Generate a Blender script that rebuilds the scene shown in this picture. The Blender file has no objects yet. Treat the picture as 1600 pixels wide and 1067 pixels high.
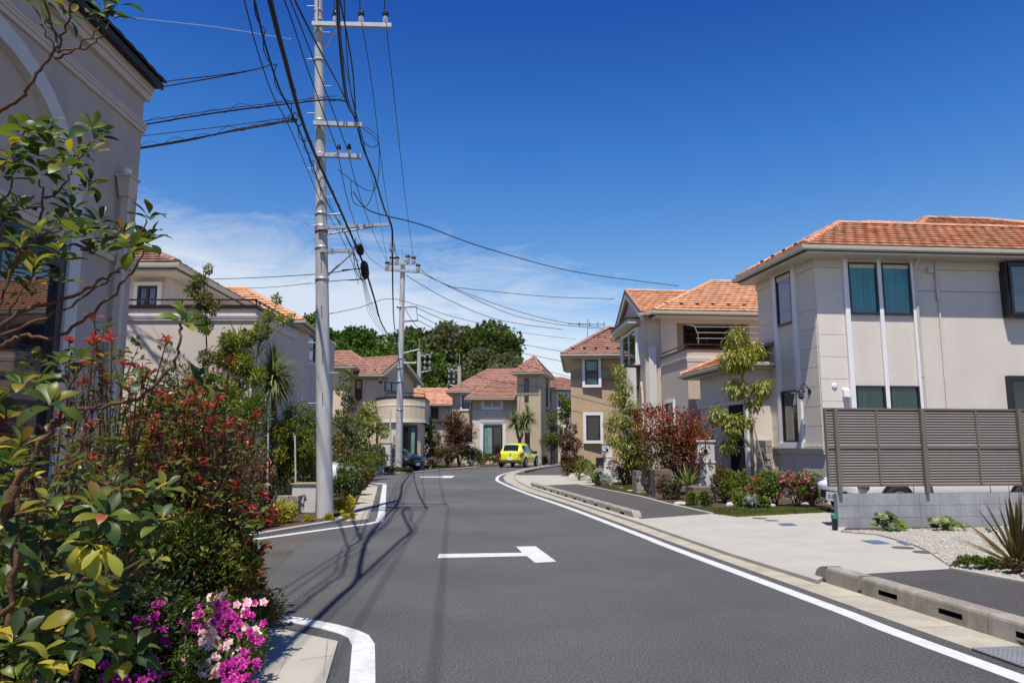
import bpy, math, random
import numpy as np
from mathutils import Vector, Matrix
from math import sin, cos, tan, atan, atan2, pi, radians, sqrt
random.seed(7); RNG = np.random.default_rng(7)
SC = bpy.context.scene
COL = SC.collection
# ---------------------------------------------------------------- camera
F = 1150.0; TH = atan(165 / F); H = 1.42
cd = bpy.data.cameras.new('camera'); cam = bpy.data.objects.new('camera', cd); COL.objects.link(cam)
cd.sensor_width = 36; cd.lens = F / 1600 * 36; cd.clip_start = .05; cd.clip_end = 3000
cam.location = (0, 0, H); cam.rotation_euler = (pi / 2 + TH, 0, 0)
SC.camera = cam
# ---------------------------------------------------------------- sky and sun
SUN_EL = radians(67); SUN_AZ = radians(13)     # azimuth: from straight behind the camera towards the left
sdir = Vector((-sin(SUN_AZ) * cos(SUN_EL), -cos(SUN_AZ) * cos(SUN_EL), sin(SUN_EL)))
sl = bpy.data.lights.new('sun', 'SUN'); so = bpy.data.objects.new('sun', sl); COL.objects.link(so)
sl.energy = 5.0; sl.angle = radians(.53); sl.color = (1, .935, .84)
so.rotation_euler = (-sdir).to_track_quat('-Z', 'Y').to_euler(); so.location = (0, -5, 30)
wd = bpy.data.worlds.new('World'); SC.world = wd; wd.use_nodes = True
wt = wd.node_tree; wt.nodes.clear()
def N(t, k, **kw):
    n = t.nodes.new(k)
    for a, b in kw.items():
        if a.startswith('i_'): n.inputs[a[2:].replace('_', ' ')].default_value = b
        else: setattr(n, a, b)
    return n
def ramp(t, stops, fac=None, interp='LINEAR'):
    n = t.nodes.new('ShaderNodeValToRGB'); n.color_ramp.interpolation = interp; e = n.color_ramp.elements
    while len(e) < len(stops): e.new(.5)
    for i, (p, c) in enumerate(stops):
        e[i].position = p; e[i].color = (c, c, c, 1) if isinstance(c, (int, float)) else (*c, 1)
    if fac is not None: t.links.new(fac, n.inputs[0])
    return n
def mth(t, op, a, b=None, clamp=False):
    n = t.nodes.new('ShaderNodeMath'); n.operation = op; n.use_clamp = clamp
    for i, q in enumerate((a, b)):
        if q is None: continue
        if isinstance(q, (int, float)): n.inputs[i].default_value = q
        else: t.links.new(q, n.inputs[i])
    return n.outputs[0]
sky = N(wt, 'ShaderNodeTexSky', sky_type='NISHITA', sun_disc=False, sun_elevation=SUN_EL, altitude=200, air_density=1.0, dust_density=.35, ozone_density=4.5)
sky.sun_rotation = pi + SUN_AZ
bg = N(wt, 'ShaderNodeBackground'); bg.inputs[1].default_value = .085
wo = N(wt, 'ShaderNodeOutputWorld')
tc = N(wt, 'ShaderNodeTexCoord'); sx = N(wt, 'ShaderNodeSeparateXYZ'); wt.links.new(tc.outputs['Generated'], sx.inputs[0])
den = mth(wt, 'ADD', mth(wt, 'MAXIMUM', sx.outputs[2], 0.0), .07)
cu = mth(wt, 'DIVIDE', sx.outputs[0], den); cv = mth(wt, 'DIVIDE', sx.outputs[1], den)
cb = N(wt, 'ShaderNodeCombineXYZ'); wt.links.new(mth(wt, 'MULTIPLY', cu, .8), cb.inputs[0]); wt.links.new(cv, cb.inputs[1])
n1 = N(wt, 'ShaderNodeTexNoise', i_Scale=.55, i_Detail=9.0, i_Roughness=.58, i_Distortion=.5); wt.links.new(cb.outputs[0], n1.inputs[0])
n2 = N(wt, 'ShaderNodeTexNoise', i_Scale=2.3, i_Detail=10.0, i_Roughness=.66, i_Distortion=1.4); wt.links.new(cb.outputs[0], n2.inputs[0])
elb = ramp(wt, [(0, .60), (.08, .55), (.17, .40), (.27, .17), (.36, .02), (.50, .0), (1, 0)], sx.outputs[2])   # cloud cover thins out upwards
leftw = mth(wt, 'MULTIPLY', mth(wt, 'SUBTRACT', .18, sx.outputs[0], True), .62)
hb = ramp(wt, [(0, 1), (.2, 1), (.40, 0)], sx.outputs[2])
cov = mth(wt, 'ADD', elb.outputs[0], mth(wt, 'MULTIPLY', leftw, hb.outputs[0]))
cn = mth(wt, 'ADD', mth(wt, 'MULTIPLY', n1.outputs[0], .50), mth(wt, 'MULTIPLY', n2.outputs[0], .50))
cl = mth(wt, 'MULTIPLY', mth(wt, 'SUBTRACT', mth(wt, 'ADD', cn, cov), .785), 3.2, True)
cl = mth(wt, 'MULTIPLY', cl, .72, True)
mx = N(wt, 'ShaderNodeMixRGB'); wt.links.new(cl, mx.inputs[0])
hs = N(wt, 'ShaderNodeHueSaturation'); hs.inputs['Saturation'].default_value = 1.08; hs.inputs['Value'].default_value = 1.0
tn = N(wt, 'ShaderNodeMixRGB', blend_type='MULTIPLY'); tn.inputs[0].default_value = 1; tn.inputs[2].default_value = (.62, .86, 1.16, 1); wt.links.new(sky.outputs[0], tn.inputs[1]); wt.links.new(tn.outputs[0], hs.inputs['Color']); gm = N(wt, 'ShaderNodeGamma'); gm.inputs[1].default_value = 1.22; wt.links.new(hs.outputs[0], gm.inputs[0]); cr_ = ramp(wt, [(0, (.78, .36, .20)), (.12, (.72, .35, .20)), (.25, (.60, .325, .2075)), (.38, (.35, .285, .235)), (.54, (.165, .18, .21)), (1, (.15, .17, .21))], sx.outputs[2])
cm_ = N(wt, 'ShaderNodeMixRGB', blend_type='MULTIPLY'); cm_.inputs[0].default_value = 1; wt.links.new(gm.outputs[0], cm_.inputs[1]); wt.links.new(cr_.outputs[0], cm_.inputs[2])
cm2 = N(wt, 'ShaderNodeMixRGB', blend_type='MULTIPLY'); cm2.inputs[0].default_value = 1; cm2.inputs[2].default_value = (4, 4, 4, 1); wt.links.new(cm_.outputs[0], cm2.inputs[1]); wt.links.new(cm2.outputs[0], mx.inputs[1])
mx.inputs[2].default_value = (8.0, 8.4, 8.9, 1)
wt.links.new(mx.outputs[0], bg.inputs[0]); wt.links.new(bg.outputs[0], wo.inputs[0])
vs = SC.view_settings; vs.view_transform = 'Standard'; vs.look = 'None'; vs.exposure = 0.30; vs.gamma = 1; vs.use_curve_mapping = False
SC.cycles.max_bounces = 6; SC.cycles.transparent_max_bounces = 8
# ---------------------------------------------------------------- geometry helpers
def ray(px, py):
    u = (px - 800) / F; v = (533.5 - py) / F
    return Vector((u, cos(TH) - v * sin(TH), sin(TH) + v * cos(TH)))
def W(px, py, z=0.):
    r = ray(px, py); t = (z - H) / r.z; return Vector((r.x * t, r.y * t, z))
def D(px, py, Y):
    r = ray(px, py); t = Y / r.y; return Vector((r.x * t, Y, H + r.z * t))
ORG = {}
def props(o, label=None, cat=None, group=None, kind=None):
    if label: o['label'] = label
    if cat: o['category'] = cat
    if group: o['group'] = group
    if kind: o['kind'] = kind
    return o
def thing(name, label, cat, loc, group=None, kind=None):
    o = bpy.data.objects.new(name, None); COL.objects.link(o); o.empty_display_size = .2
    o.location = loc; ORG[o.name] = Vector(loc)
    return props(o, label, cat, group, kind)
def mesh_obj(name, me, parent=None, org=None):
    o = bpy.data.objects.new(name, me); COL.objects.link(o)
    if parent is not None: o.parent = parent
    ORG[o.name] = Vector(org) if org is not None else (ORG[parent.name] if parent is not None else Vector((0, 0, 0)))
    return o
class MB:
    def __init__(s): s.v = []; s.f = []; s.m = []; s.cm = 0; s.sm = []
    def add(s, vs, fs, smooth=False):
        b = len(s.v); s.v += [tuple(q) for q in vs]
        for f in fs: s.f.append(tuple(b + i for i in f)); s.m.append(s.cm); s.sm.append(smooth)
        return s
    def mat(s, i): s.cm = i; return s
    def prism(s, poly, z0, z1, cap0=True):
        n = len(poly); a = sum(poly[i][0] * poly[(i + 1) % n][1] - poly[(i + 1) % n][0] * poly[i][1] for i in range(n))
        if a < 0: poly = poly[::-1]
        vs = [(p[0], p[1], z0) for p in poly] + [(p[0], p[1], z1) for p in poly]
        fs = [tuple(range(n, 2 * n))] + ([tuple(range(n - 1, -1, -1))] if cap0 else []) + [(i, (i + 1) % n, n + (i + 1) % n, n + i) for i in range(n)]
        return s.add(vs, fs)
    def box8(s, c): return s.add(c, [(0, 3, 2, 1), (4, 5, 6, 7), (0, 1, 5, 4), (1, 2, 6, 5), (2, 3, 7, 6), (3, 0, 4, 7)])
    def box(s, x0, x1, y0, y1, z0, z1):
        return s.box8([(x0, y0, z0), (x1, y0, z0), (x1, y1, z0), (x0, y1, z0), (x0, y0, z1), (x1, y0, z1), (x1, y1, z1), (x0, y1, z1)])
    def obox(s, c, ax, ay, az):            # centre and three half-axis vectors
        c, ax, ay, az = map(Vector, (c, ax, ay, az))
        return s.box8([c - ax - ay - az, c + ax - ay - az, c + ax + ay - az, c - ax + ay - az, c - ax - ay + az, c + ax - ay + az, c + ax + ay + az, c - ax + ay + az])
    def fbox(s, f, u0, u1, z0, z1, o0, o1):   # box on a wall face
        return s.box8([f.P(u0, z0, o1), f.P(u1, z0, o1), f.P(u1, z0, o0), f.P(u0, z0, o0), f.P(u0, z1, o1), f.P(u1, z1, o1), f.P(u1, z1, o0), f.P(u0, z1, o0)])
    def tube(s, pts, r, n=6, cap=True, smooth=True):
        pts = [Vector(p) for p in pts]; m = len(pts)
        rs = r if isinstance(r, (list, tuple)) else [r] * m
        vs = []; ref = None
        for i, p in enumerate(pts):
            t = (pts[min(i + 1, m - 1)] - pts[max(i - 1, 0)])
            t = t.normalized() if t.length > 1e-9 else Vector((0, 0, 1))
            if ref is None: ref = Vector((0, 0, 1)) if abs(t.z) < .9 else Vector((1, 0, 0))
            a = t.cross(ref).normalized(); b = t.cross(a).normalized(); ref = -b if False else ref
            if abs(t.dot(ref)) > .97: ref = Vector((1, 0, 0)) if abs(t.x) < .9 else Vector((0, 1, 0)); a = t.cross(ref).normalized(); b = t.cross(a)
            for k in range(n):
                w = 2 * pi * k / n; vs.append(p + a * cos(w) * rs[i] + b * sin(w) * rs[i])
        fs = [(i * n + k, i * n + (k + 1) % n, (i + 1) * n + (k + 1) % n, (i + 1) * n + k) for i in range(m - 1) for k in range(n)]
        s.add(vs, fs, smooth)
        if cap: s.add(vs[:n], [tuple(range(n - 1, -1, -1))]); s.add(vs[-n:], [tuple(range(n))])
        return s
    def lathe(s, c, prof, n=16, ax=Vector((0, 0, 1)), smooth=True):   # prof: (r, h)
        ax = Vector(ax).normalized(); a = ax.orthogonal().normalized(); b = ax.cross(a); c = Vector(c)
        vs = [c + ax * h + a * cos(2 * pi * k / n) * r + b * sin(2 * pi * k / n) * r for r, h in prof for k in range(n)]
        m = len(prof)
        fs = [(i * n + k, i * n + (k + 1) % n, (i + 1) * n + (k + 1) % n, (i + 1) * n + k) for i in range(m - 1) for k in range(n)]
        s.add(vs, fs, smooth); s.add(vs[:n], [tuple(range(n - 1, -1, -1))]); return s.add(vs[-n:], [tuple(range(n))])
    def build(s, name, mats, parent=None, org=None, kind=None, bevel=0, label=None):
        if parent is not None: o0 = ORG[parent.name]
        else: o0 = Vector(org) if org is not None else Vector((0, 0, 0))
        me = bpy.data.meshes.new(name); me.from_pydata([(q[0] - o0.x, q[1] - o0.y, q[2] - o0.z) for q in s.v], [], s.f)
        for m in (mats if isinstance(mats, (list, tuple)) else [mats]): me.materials.append(m)
        me.polygons.foreach_set('material_index', s.m); me.polygons.foreach_set('use_smooth', s.sm)
        o = mesh_obj(name, me, parent, o0)
        if parent is None: o.location = o0
        if bevel:
            b = o.modifiers.new('bevel', 'BEVEL'); b.width = bevel; b.segments = 2; b.limit_method = 'ANGLE'
        return props(o, label, None, None, kind)
class Face:
    def __init__(s, A, B=None, d=None):
        s.A = Vector((A[0], A[1], 0)); dd = (Vector((B[0], B[1], 0)) - s.A) if B is not None else Vector((d[0], d[1], 0))
        s.L = dd.length; s.d = dd.normalized(); s.n = Vector((s.d.y, -s.d.x, 0))
    def P(s, u, z, o=0.): q = s.A + s.d * u + s.n * o; q.z = z; return q
    def hit(s, px, py, o=0.):
        r = ray(px, py); c = Vector((0, 0, H)); p0 = s.A + s.n * o
        t = (p0 - c).dot(s.n) / r.dot(s.n); q = c + r * t
        return (q - p0).dot(s.d), q.z
    def rect(s, x0, y0, x1, y1):      # pixel rectangle -> u0,u1,z0,z1
        a = s.hit(x0, (y0 + y1) / 2)[0]; b = s.hit(x1, (y0 + y1) / 2)[0]; xm = (x0 + x1) / 2
        return (min(a, b), max(a, b), s.hit(xm, y1)[1], s.hit(xm, y0)[1])
# ---------------------------------------------------------------- materials
MATS = {}
def lin(c): return tuple((x / 255 / 12.92 if x / 255 <= .04045 else ((x / 255 + .055) / 1.055) ** 2.4) for x in c)
def mat(name, col, rough=.8, var=.12, vscale=1.5, bump=0., bscale=60., metal=0., spec=.3, island=0., streak=0., col2=None, c2scale=.7, c2amt=0., coat=0., grain=0., gscale=110.):
    m = bpy.data.materials.new(name); m.use_nodes = True; t = m.node_tree; p = t.nodes['Principled BSDF']
    g = N(t, 'ShaderNodeNewGeometry'); pos = g.outputs['Position']
    base = None
    nz = N(t, 'ShaderNodeTexNoise', i_Scale=vscale, i_Detail=6.0, i_Roughness=.6); t.links.new(pos, nz.inputs[0])
    r = ramp(t, [(.3, 1 - var), (.7, 1 + var * .5)], nz.outputs[0])
    mul = N(t, 'ShaderNodeMixRGB', blend_type='MULTIPLY'); mul.inputs[0].default_value = 1
    mul.inputs[1].default_value = (*col, 1); t.links.new(r.outputs[0], mul.inputs[2]); out = mul.outputs[0]
    if c2amt:
        n3 = N(t, 'ShaderNodeTexNoise', i_Scale=c2scale, i_Detail=5.0, i_Roughness=.65); t.links.new(pos, n3.inputs[0])
        r3 = ramp(t, [(.45, 0), (.7, c2amt)], n3.outputs[0]); mm = N(t, 'ShaderNodeMixRGB')
        t.links.new(r3.outputs[0], mm.inputs[0]); t.links.new(out, mm.inputs[1]); mm.inputs[2].default_value = (*col2, 1); out = mm.outputs[0]
    if streak:
        mp = N(t, 'ShaderNodeMapping'); mp.inputs['Scale'].default_value = (3, 3, .18); t.links.new(pos, mp.inputs[0])
        n4 = N(t, 'ShaderNodeTexNoise', i_Scale=1.0, i_Detail=6.0, i_Roughness=.7); t.links.new(mp.outputs[0], n4.inputs[0])
        r4 = ramp(t, [(.4, 1 - streak), (.62, 1)], n4.outputs[0]); mm = N(t, 'ShaderNodeMixRGB', blend_type='MULTIPLY'); mm.inputs[0].default_value = 1
        t.links.new(out, mm.inputs[1]); t.links.new(r4.outputs[0], mm.inputs[2]); out = mm.outputs[0]
    if grain:
        n6 = N(t, 'ShaderNodeTexNoise', i_Scale=gscale, i_Detail=3.0, i_Roughness=.8); t.links.new(pos, n6.inputs[0])
        r6 = ramp(t, [(.34, 1 - grain), (.5, 1), (.68, 1 + grain)], n6.outputs[0]); mm = N(t, 'ShaderNodeMixRGB', blend_type='MULTIPLY'); mm.inputs[0].default_value = 1
        t.links.new(out, mm.inputs[1]); t.links.new(r6.outputs[0], mm.inputs[2]); out = mm.outputs[0]
    if island:
        oi = N(t, 'ShaderNodeObjectInfo'); fr = mth(t, 'FRACT', mth(t, 'ADD', g.outputs['Random Per Island'], oi.outputs['Random']))
        r5 = ramp(t, [(0, 1 - island), (.12, 1 - island * .3), (.6, 1), (1, 1 + island * .35)], fr); mm = N(t, 'ShaderNodeMixRGB', blend_type='MULTIPLY'); mm.inputs[0].default_value = 1
        t.links.new(out, mm.inputs[1]); t.links.new(r5.outputs[0], mm.inputs[2]); out = mm.outputs[0]
    t.links.new(out, p.inputs['Base Color'])
    p.inputs['Roughness'].default_value = rough; p.inputs['Metallic'].default_value = metal; p.inputs['Specular IOR Level'].default_value = spec
    if coat: p.inputs['Coat Weight'].default_value = coat; p.inputs['Coat Roughness'].default_value = .05
    if bump:
        n2 = N(t, 'ShaderNodeTexNoise', i_Scale=bscale, i_Detail=4.0, i_Roughness=.7); t.links.new(pos, n2.inputs[0])
        b = N(t, 'ShaderNodeBump', i_Strength=bump, i_Distance=.01); t.links.new(n2.outputs[0], b.inputs['Height']); t.links.new(b.outputs[0], p.inputs['Normal'])
    MATS[name] = m; return m
def leafmat(name, cols, rough=.4, trans=.35, spec=.4):
    """cols: list of (weight, rgb); picked per leaf"""
    m = bpy.data.materials.new(name); m.use_nodes = True; t = m.node_tree; p = t.nodes['Principled BSDF']
    g = N(t, 'ShaderNodeNewGeometry'); oi = N(t, 'ShaderNodeObjectInfo')
    fr = mth(t, 'FRACT', mth(t, 'ADD', g.outputs['Random Per Island'], oi.outputs['Random']))
    tot = sum(w for w, c in cols); acc = 0; st = []
    for w, c in cols: st.append((acc / tot, c)); acc += w
    r = ramp(t, st, fr, 'LINEAR' if len(cols) > 3 else 'CONSTANT')
    nz = N(t, 'ShaderNodeTexNoise', i_Scale=2.2, i_Detail=3.0); t.links.new(g.outputs['Position'], nz.inputs[0])
    r2 = ramp(t, [(.3, .72), (.7, 1.25)], nz.outputs[0])
    mm = N(t, 'ShaderNodeMixRGB', blend_type='MULTIPLY'); mm.inputs[0].default_value = 1
    t.links.new(r.outputs[0], mm.inputs[1]); t.links.new(r2.outputs[0], mm.inputs[2])
    t.links.new(mm.outputs[0], p.inputs['Base Color']); p.inputs['Roughness'].default_value = rough; p.inputs['Specular IOR Level'].default_value = spec
    tr = N(t, 'ShaderNodeBsdfTranslucent'); tm = N(t, 'ShaderNodeMixRGB', blend_type='MULTIPLY'); tm.inputs[0].default_value = 1
    t.links.new(mm.outputs[0], tm.inputs[1]); tm.inputs[2].default_value = (1.45, 1.5, .8, 1); t.links.new(tm.outputs[0], tr.inputs[0])
    ms = N(t, 'ShaderNodeMixShader'); ms.inputs[0].default_value = trans
    t.links.new(p.outputs[0], ms.inputs[1]); t.links.new(tr.outputs[0], ms.inputs[2]); t.links.new(ms.outputs[0], t.nodes['Material Output'].inputs[0])
    MATS[name] = m; return m
def glass(name, col, rough=.04, spec=.5, streaks=0., coat=.5):
    m = mat(name, col, rough, var=.25, vscale=2.5, spec=spec)
    t = m.node_tree; p = t.nodes['Principled BSDF']
    if streaks:       # light and dark of curtain folds put into the pane colour
        g = N(t, 'ShaderNodeNewGeometry'); mp = N(t, 'ShaderNodeMapping'); mp.inputs['Scale'].default_value = (9, 9, .25); t.links.new(g.outputs['Position'], mp.inputs[0])
        n = N(t, 'ShaderNodeTexNoise', i_Scale=1.6, i_Detail=3.0); t.links.new(mp.outputs[0], n.inputs[0]); r = ramp(t, [(.35, 1 - streaks), (.65, 1 + streaks)], n.outputs[0])
        mm = N(t, 'ShaderNodeMixRGB', blend_type='MULTIPLY'); mm.inputs[0].default_value = 1
        src = p.inputs['Base Color'].links[0].from_socket; t.links.new(src, mm.inputs[1]); t.links.new(r.outputs[0], mm.inputs[2]); t.links.new(mm.outputs[0], p.inputs['Base Color'])
    p.inputs['Coat Weight'].default_value = coat; p.inputs['Coat Roughness'].default_value = .015; p.inputs['Coat IOR'].default_value = 1.5 if coat < .8 else 1.9
    return m
M = dict(
 asphalt=mat('asphalt', (.099, .099, .098), .85, .24, .35, .9, 220, spec=.25, grain=.75, gscale=60, col2=(.145, .14, .132), c2scale=.25, c2amt=.5),
 asphalt_path=mat('path_asphalt', (.088, .084, .08), .9, .15, grain=.45, gscale=85, vscale=1.2, bump=.9, bscale=260, spec=.2),
 side=mat('side_street_asphalt', (.10, .093, .082), .88, grain=.4, var=.25, vscale=.8, bump=.8, bscale=200, spec=.2, col2=(.13, .115, .095), c2scale=.6, c2amt=.7),
 paint=mat('road_paint', (.60, .60, .58), .6, .16, 7, .3, 180, col2=(.30, .30, .29), c2scale=22, c2amt=.32, grain=.12, gscale=70),
 concrete=mat('concrete', (.38, .36, .31), .85, .12, 1.4, .35, 90, grain=.12, col2=(.38, .36, .33), c2scale=1.1, c2amt=.5),
 gutter=mat('gutter_concrete', (.40, .365, .285), .88, grain=.15, var=.22, vscale=2.2, bump=.4, bscale=90, col2=(.27, .25, .20), c2scale=3, c2amt=.6),
 kerb=mat('kerb_concrete', (.37, .335, .28), .88, .28, grain=.2, vscale=4, bump=.5, bscale=110, streak=.3, col2=(.22, .21, .15), c2scale=2.5, c2amt=.6),
 dark=mat('dark_void', (.012, .012, .012), .9, .1),  # near black standing in for shade inside slots, pits and openings
 grav=mat('gravel_stone', (.50, .47, .41), .85, .3, 30, island=.45),
 gravb=mat('gravel_bed', (.36, .33, .27), .95, .35, 25, .8, 60),
 soil=mat('soil', (.075, .05, .032), .95, .4, 8, .8, 40),
 lawn=mat('lawn_ground', (.07, .10, .02), .95, .35, 6, .8, 60),
 terrain=mat('terrain', (.10, .10, .05), .95, .3, .4, .4, 10),
 iron=mat('iron_cover', (.13, .115, .10), .6, .25, 12, .6, 60, metal=.3),
 bluecover=mat('blue_meter_cover', (.085, .13, .20), .5, .12, 8, .3, 60),
 stI=mat('stucco_greige', (.64, .58, .495), .9, grain=.06, gscale=45, var=.05, vscale=1.1, bump=.45, bscale=90, streak=.05),
 stI2=mat('cladding_panel', (.66, .60, .515), .85, .05, 2.1, .3, 120, streak=.05),
 stH=mat('stucco_taupe', (.54, .455, .37), .9, .06, .9, .4, 80, streak=.06),
 stHp=mat('stucco_blush', (.52, .42, .36), .9, .06, .9, .4, 80),
 stG=mat('stucco_tan', (.49, .36, .22), .9, .07, .9, .4, 80, streak=.06),
 stG2=mat('stucco_olive_band', (.30, .24, .155), .9, .07, .9, .4, 80),
 stF=mat('stucco_sand', (.50, .40, .28), .9, .07, .8, .3, 60, streak=.08),
 stFp=mat('stucco_pale_sand', (.60, .51, .41), .9, .06, .8, .3, 60),
 stD=mat('stucco_cream', (.68, .56, .38), .9, .05, .8, .3, 60, streak=.05),
 stA=mat('stucco_warm_greige', (.50, .42, .365), .92, .07, 1.0, .8, 120, streak=.08),  # one even warm greige base colour
 stB=mat('stucco_beige', (.58, .51, .425), .92, .06, 1.0, .5, 80, streak=.05),
 trim=mat('white_trim', (.72, .71, .69), .6, .05, 3),
 trimA=mat('rough_white_trim', (.60, .59, .57), .85, .08, 3, .9, 70),
 cream=mat('cream_gutter', (.52, .485, .40), .5, .06, 3),
 fascia=mat('dark_fascia', (.022, .014, .013), .5, .1, 3),
 sash=mat('dark_sash', (.014, .014, .017), .35, .1, 3, spec=.5),
 brown=mat('bronze_metal', (.035, .022, .018), .4, .1, 3, metal=.4),
 tileI=mat('terracotta_tile', (.58, .29, .165), .7, .22, 3, .4, 60, island=.42, col2=(.2, .12, .1), c2scale=2.3, c2amt=.22),
 tileH=mat('apricot_tile', (.62, .33, .18), .72, .16, 3, .4, 60, island=.22, col2=(.45, .19, .09), c2scale=2.3, c2amt=.2),
 tileG=mat('rose_tile', (.34, .175, .125), .75, .25, 3, .4, 60, island=.3, col2=(.22, .11, .09), c2scale=2.0, c2amt=.3),
 darkroof=mat('slate_roof', (.03, .032, .04), .6, .2, 3),
 louv=mat('fence_louvre', (.25, .215, .175), .42, .05, 4, metal=.1, spec=.4),
 louvp=mat('fence_post_metal', (.16, .14, .115), .42, .05, 4, metal=.1, spec=.4),
 block=mat('concrete_block', (.37, .375, .38), .9, .16, 3.5, .6, 90, island=.14, streak=.16, col2=(.27, .28, .30), c2scale=5, c2amt=.5),
 joint=mat('mortar', (.20, .20, .21), .95, .1, 5),
 pole=mat('pole_concrete', (.47, .465, .45), .8, .14, 3, .3, 60, streak=.22),
 steel=mat('galvanised_steel', (.42, .43, .43), .45, .15, 8, metal=.5),
 black=mat('black_cable', (.012, .012, .014), .55, .1, 3),
 blackp=mat('black_plastic', (.014, .014, .016), .4, .1, 3),
 rubber=mat('tyre_rubber', (.015, .015, .015), .8, .1, 3),
 rim=mat('alloy_rim', (.55, .55, .56), .3, .05, 3, metal=.8),
 porcelain=mat('porcelain', (.75, .76, .78), .15, .04, 3, spec=.6),
 yellow=mat('yellow_car_paint', (.74, .76, .06), .3, .03, 3, coat=1),
 whitecar=mat('white_car_paint', (.78, .79, .80), .3, .02, 3, coat=1),
 darkcar=mat('black_car_paint', (.010, .012, .018), .25, .02, 3, coat=1),
 red=mat('red_lens', (.45, .02, .015), .15, .05, 3, spec=.7, coat=1),
 clear=mat('clear_lens', (.30, .31, .33), .08, .2, 9, metal=.7),
 plate=mat('plate_white', (.75, .76, .75), .5, .03, 3),
 green=mat('plate_green', (.02, .12, .05), .5, .03, 3),
 bark=mat('bark', (.13, .095, .065), .9, .3, 12, .9, 40),
 barkl=mat('pale_bark', (.22, .19, .15), .9, .3, 12, .9, 40),
 barkr=mat('red_bark', (.12, .062, .035), .75, .35, 14, .7, 50),
 wood=mat('timber', (.35, .26, .17), .8, .2, 10, .4, 60),
 stone=mat('stacked_stone', (.36, .31, .255), .9, .25, 9, .8, 30, island=.35),
 stoned=mat('brown_stone', (.18, .13, .10), .9, .25, 9, .8, 30, island=.35),
 rock=mat('pale_rock', (.52, .50, .46), .9, .2, 6, .8, 20),
 pillar=mat('white_plaster', (.60, .585, .55), .88, .08, 4, .7, 60, streak=.12),
 greenp=mat('green_plastic', (.02, .22, .14), .5, .05, 3),
 shot=mat('red_band', (.35, .06, .05), .6, .1, 5),
 g_teal=glass('teal_curtain_glass', (.02, .17, .18), .12, streaks=.3),
 g_tealdk=glass('deep_teal_glass', (.006, .04, .042), .12, streaks=.3),
 g_blue=glass('blue_glass', (.055, .06, .20), .1),  # even blue base colour of the panes
 g_dark=glass('dark_glass', (.010, .012, .016), .05),
 g_mir=glass('mirror_glass', (.02, .02, .03), .03, coat=.9),
 g_car=glass('car_glass', (.008, .010, .014), .04, coat=.8),
 curtain=glass('pale_green_curtain', (.16, .28, .24), .3, streaks=.35),
)
# ---------------------------------------------------------------- the ground
def Wl(pts, z=0.): return [W(x, y, z) for x, y in pts]
g_ = MB().prism([(-400, -60), (400, -60), (400, 900), (-400, 900)], -.5, -.10); g_.build('ground', M['terrain'], kind='structure')
kerb_px = [(1700, 1042), (1600, 1011), (1507, 980), (1278, 907), (1138, 863), (1000, 816), (988, 812), (905, 784.5), (826, 760)]
curve = [(810, 751.5), (803, 744.5), (806, 740.5), (818, 736.5), (840, 732.5), (871, 728), (930, 723), (1010, 719)]
KB = Wl(kerb_px) + Wl(curve)
d0 = (KB[0] - KB[1]).normalized(); KB = [KB[0] + d0 * 9 ] + KB
GU = Wl([(1700, 1076), (1600, 1044), (1426, 982), (1320, 944), (1040, 844), (890, 788), (815, 765), (790, 752.5), (786, 746), (792, 741), (806, 737), (840, 730.5), (871, 726.3), (930, 721.2), (1010, 717.5)])
GU = [GU[0] + d0 * 9] + GU
WH = Wl([(1600, 1062), (1320, 957), (1200, 912), (1040, 852), (1000, 836), (890, 794), (821, 770), (783, 754), (776.5, 748.5), (783, 742), (806, 736), (838, 729.4), (871, 725.2), (930, 720.5), (1010, 717)])
WH = [WH[0] + d0 * 9] + WH
def smooth(pts, n=6):
    P = [Vector(p) for p in pts]; out = []
    for i in range(len(P) - 1):
        p0, p1, p2, p3 = P[max(i - 1, 0)], P[i], P[i + 1], P[min(i + 2, len(P) - 1)]
        for k in range(n):
            t = k / n; out.append(.5 * ((2 * p1) + (p2 - p0) * t + (2 * p0 - 5 * p1 + 4 * p2 - p3) * t * t + (-p0 + 3 * p1 - 3 * p2 + p3) * t ** 3))
    return out + [P[-1]]
def ribbon(pts, w, z0, z1, name, m, parent=None, kind='structure', side=0):
    b = MB(); L = []; R = []
    for i, p in enumerate(pts):
        t = (pts[min(i + 1, len(pts) - 1)] - pts[max(i - 1, 0)]); t.z = 0; t.normalize(); n = Vector((-t.y, t.x, 0))
        L.append(p + n * w * (.5 + side)); R.append(p - n * w * (.5 - side))
    for i in range(len(pts) - 1):
        b.box8([(*R[i].xy, z0), (*R[i + 1].xy, z0), (*L[i + 1].xy, z0), (*L[i].xy, z0), (*R[i].xy, z1), (*R[i + 1].xy, z1), (*L[i + 1].xy, z1), (*L[i].xy, z1)])
    return b.build(name, m, parent, kind=kind)
def strip_between(A, B, z0, z1, name, m, n=80):
    def res(P):
        L = [0]
        for i in range(1, len(P)): L.append(L[-1] + (P[i] - P[i - 1]).length)
        out = []
        for k in range(n):
            s = L[-1] * k / (n - 1); j = max(i for i in range(len(L)) if L[i] <= s + 1e-9); j = min(j, len(P) - 2)
            out.append(P[j].lerp(P[j + 1], (s - L[j]) / max(L[j + 1] - L[j], 1e-9)))
        return out
    a, c = res(A), res(B); b = MB()
    top = [(*p.xy, z1) for p in a] + [(*p.xy, z1) for p in c]
    b.add(top, [(i, n + i, n + i + 1, i + 1) for i in range(n - 1)])
    bot = [(*p.xy, z0) for p in a]; b.add(top[:n] + bot, [(i, i + 1, n + i + 1, n + i) for i in range(n - 1)])
    return b.build(name, m, kind='structure')
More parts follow.
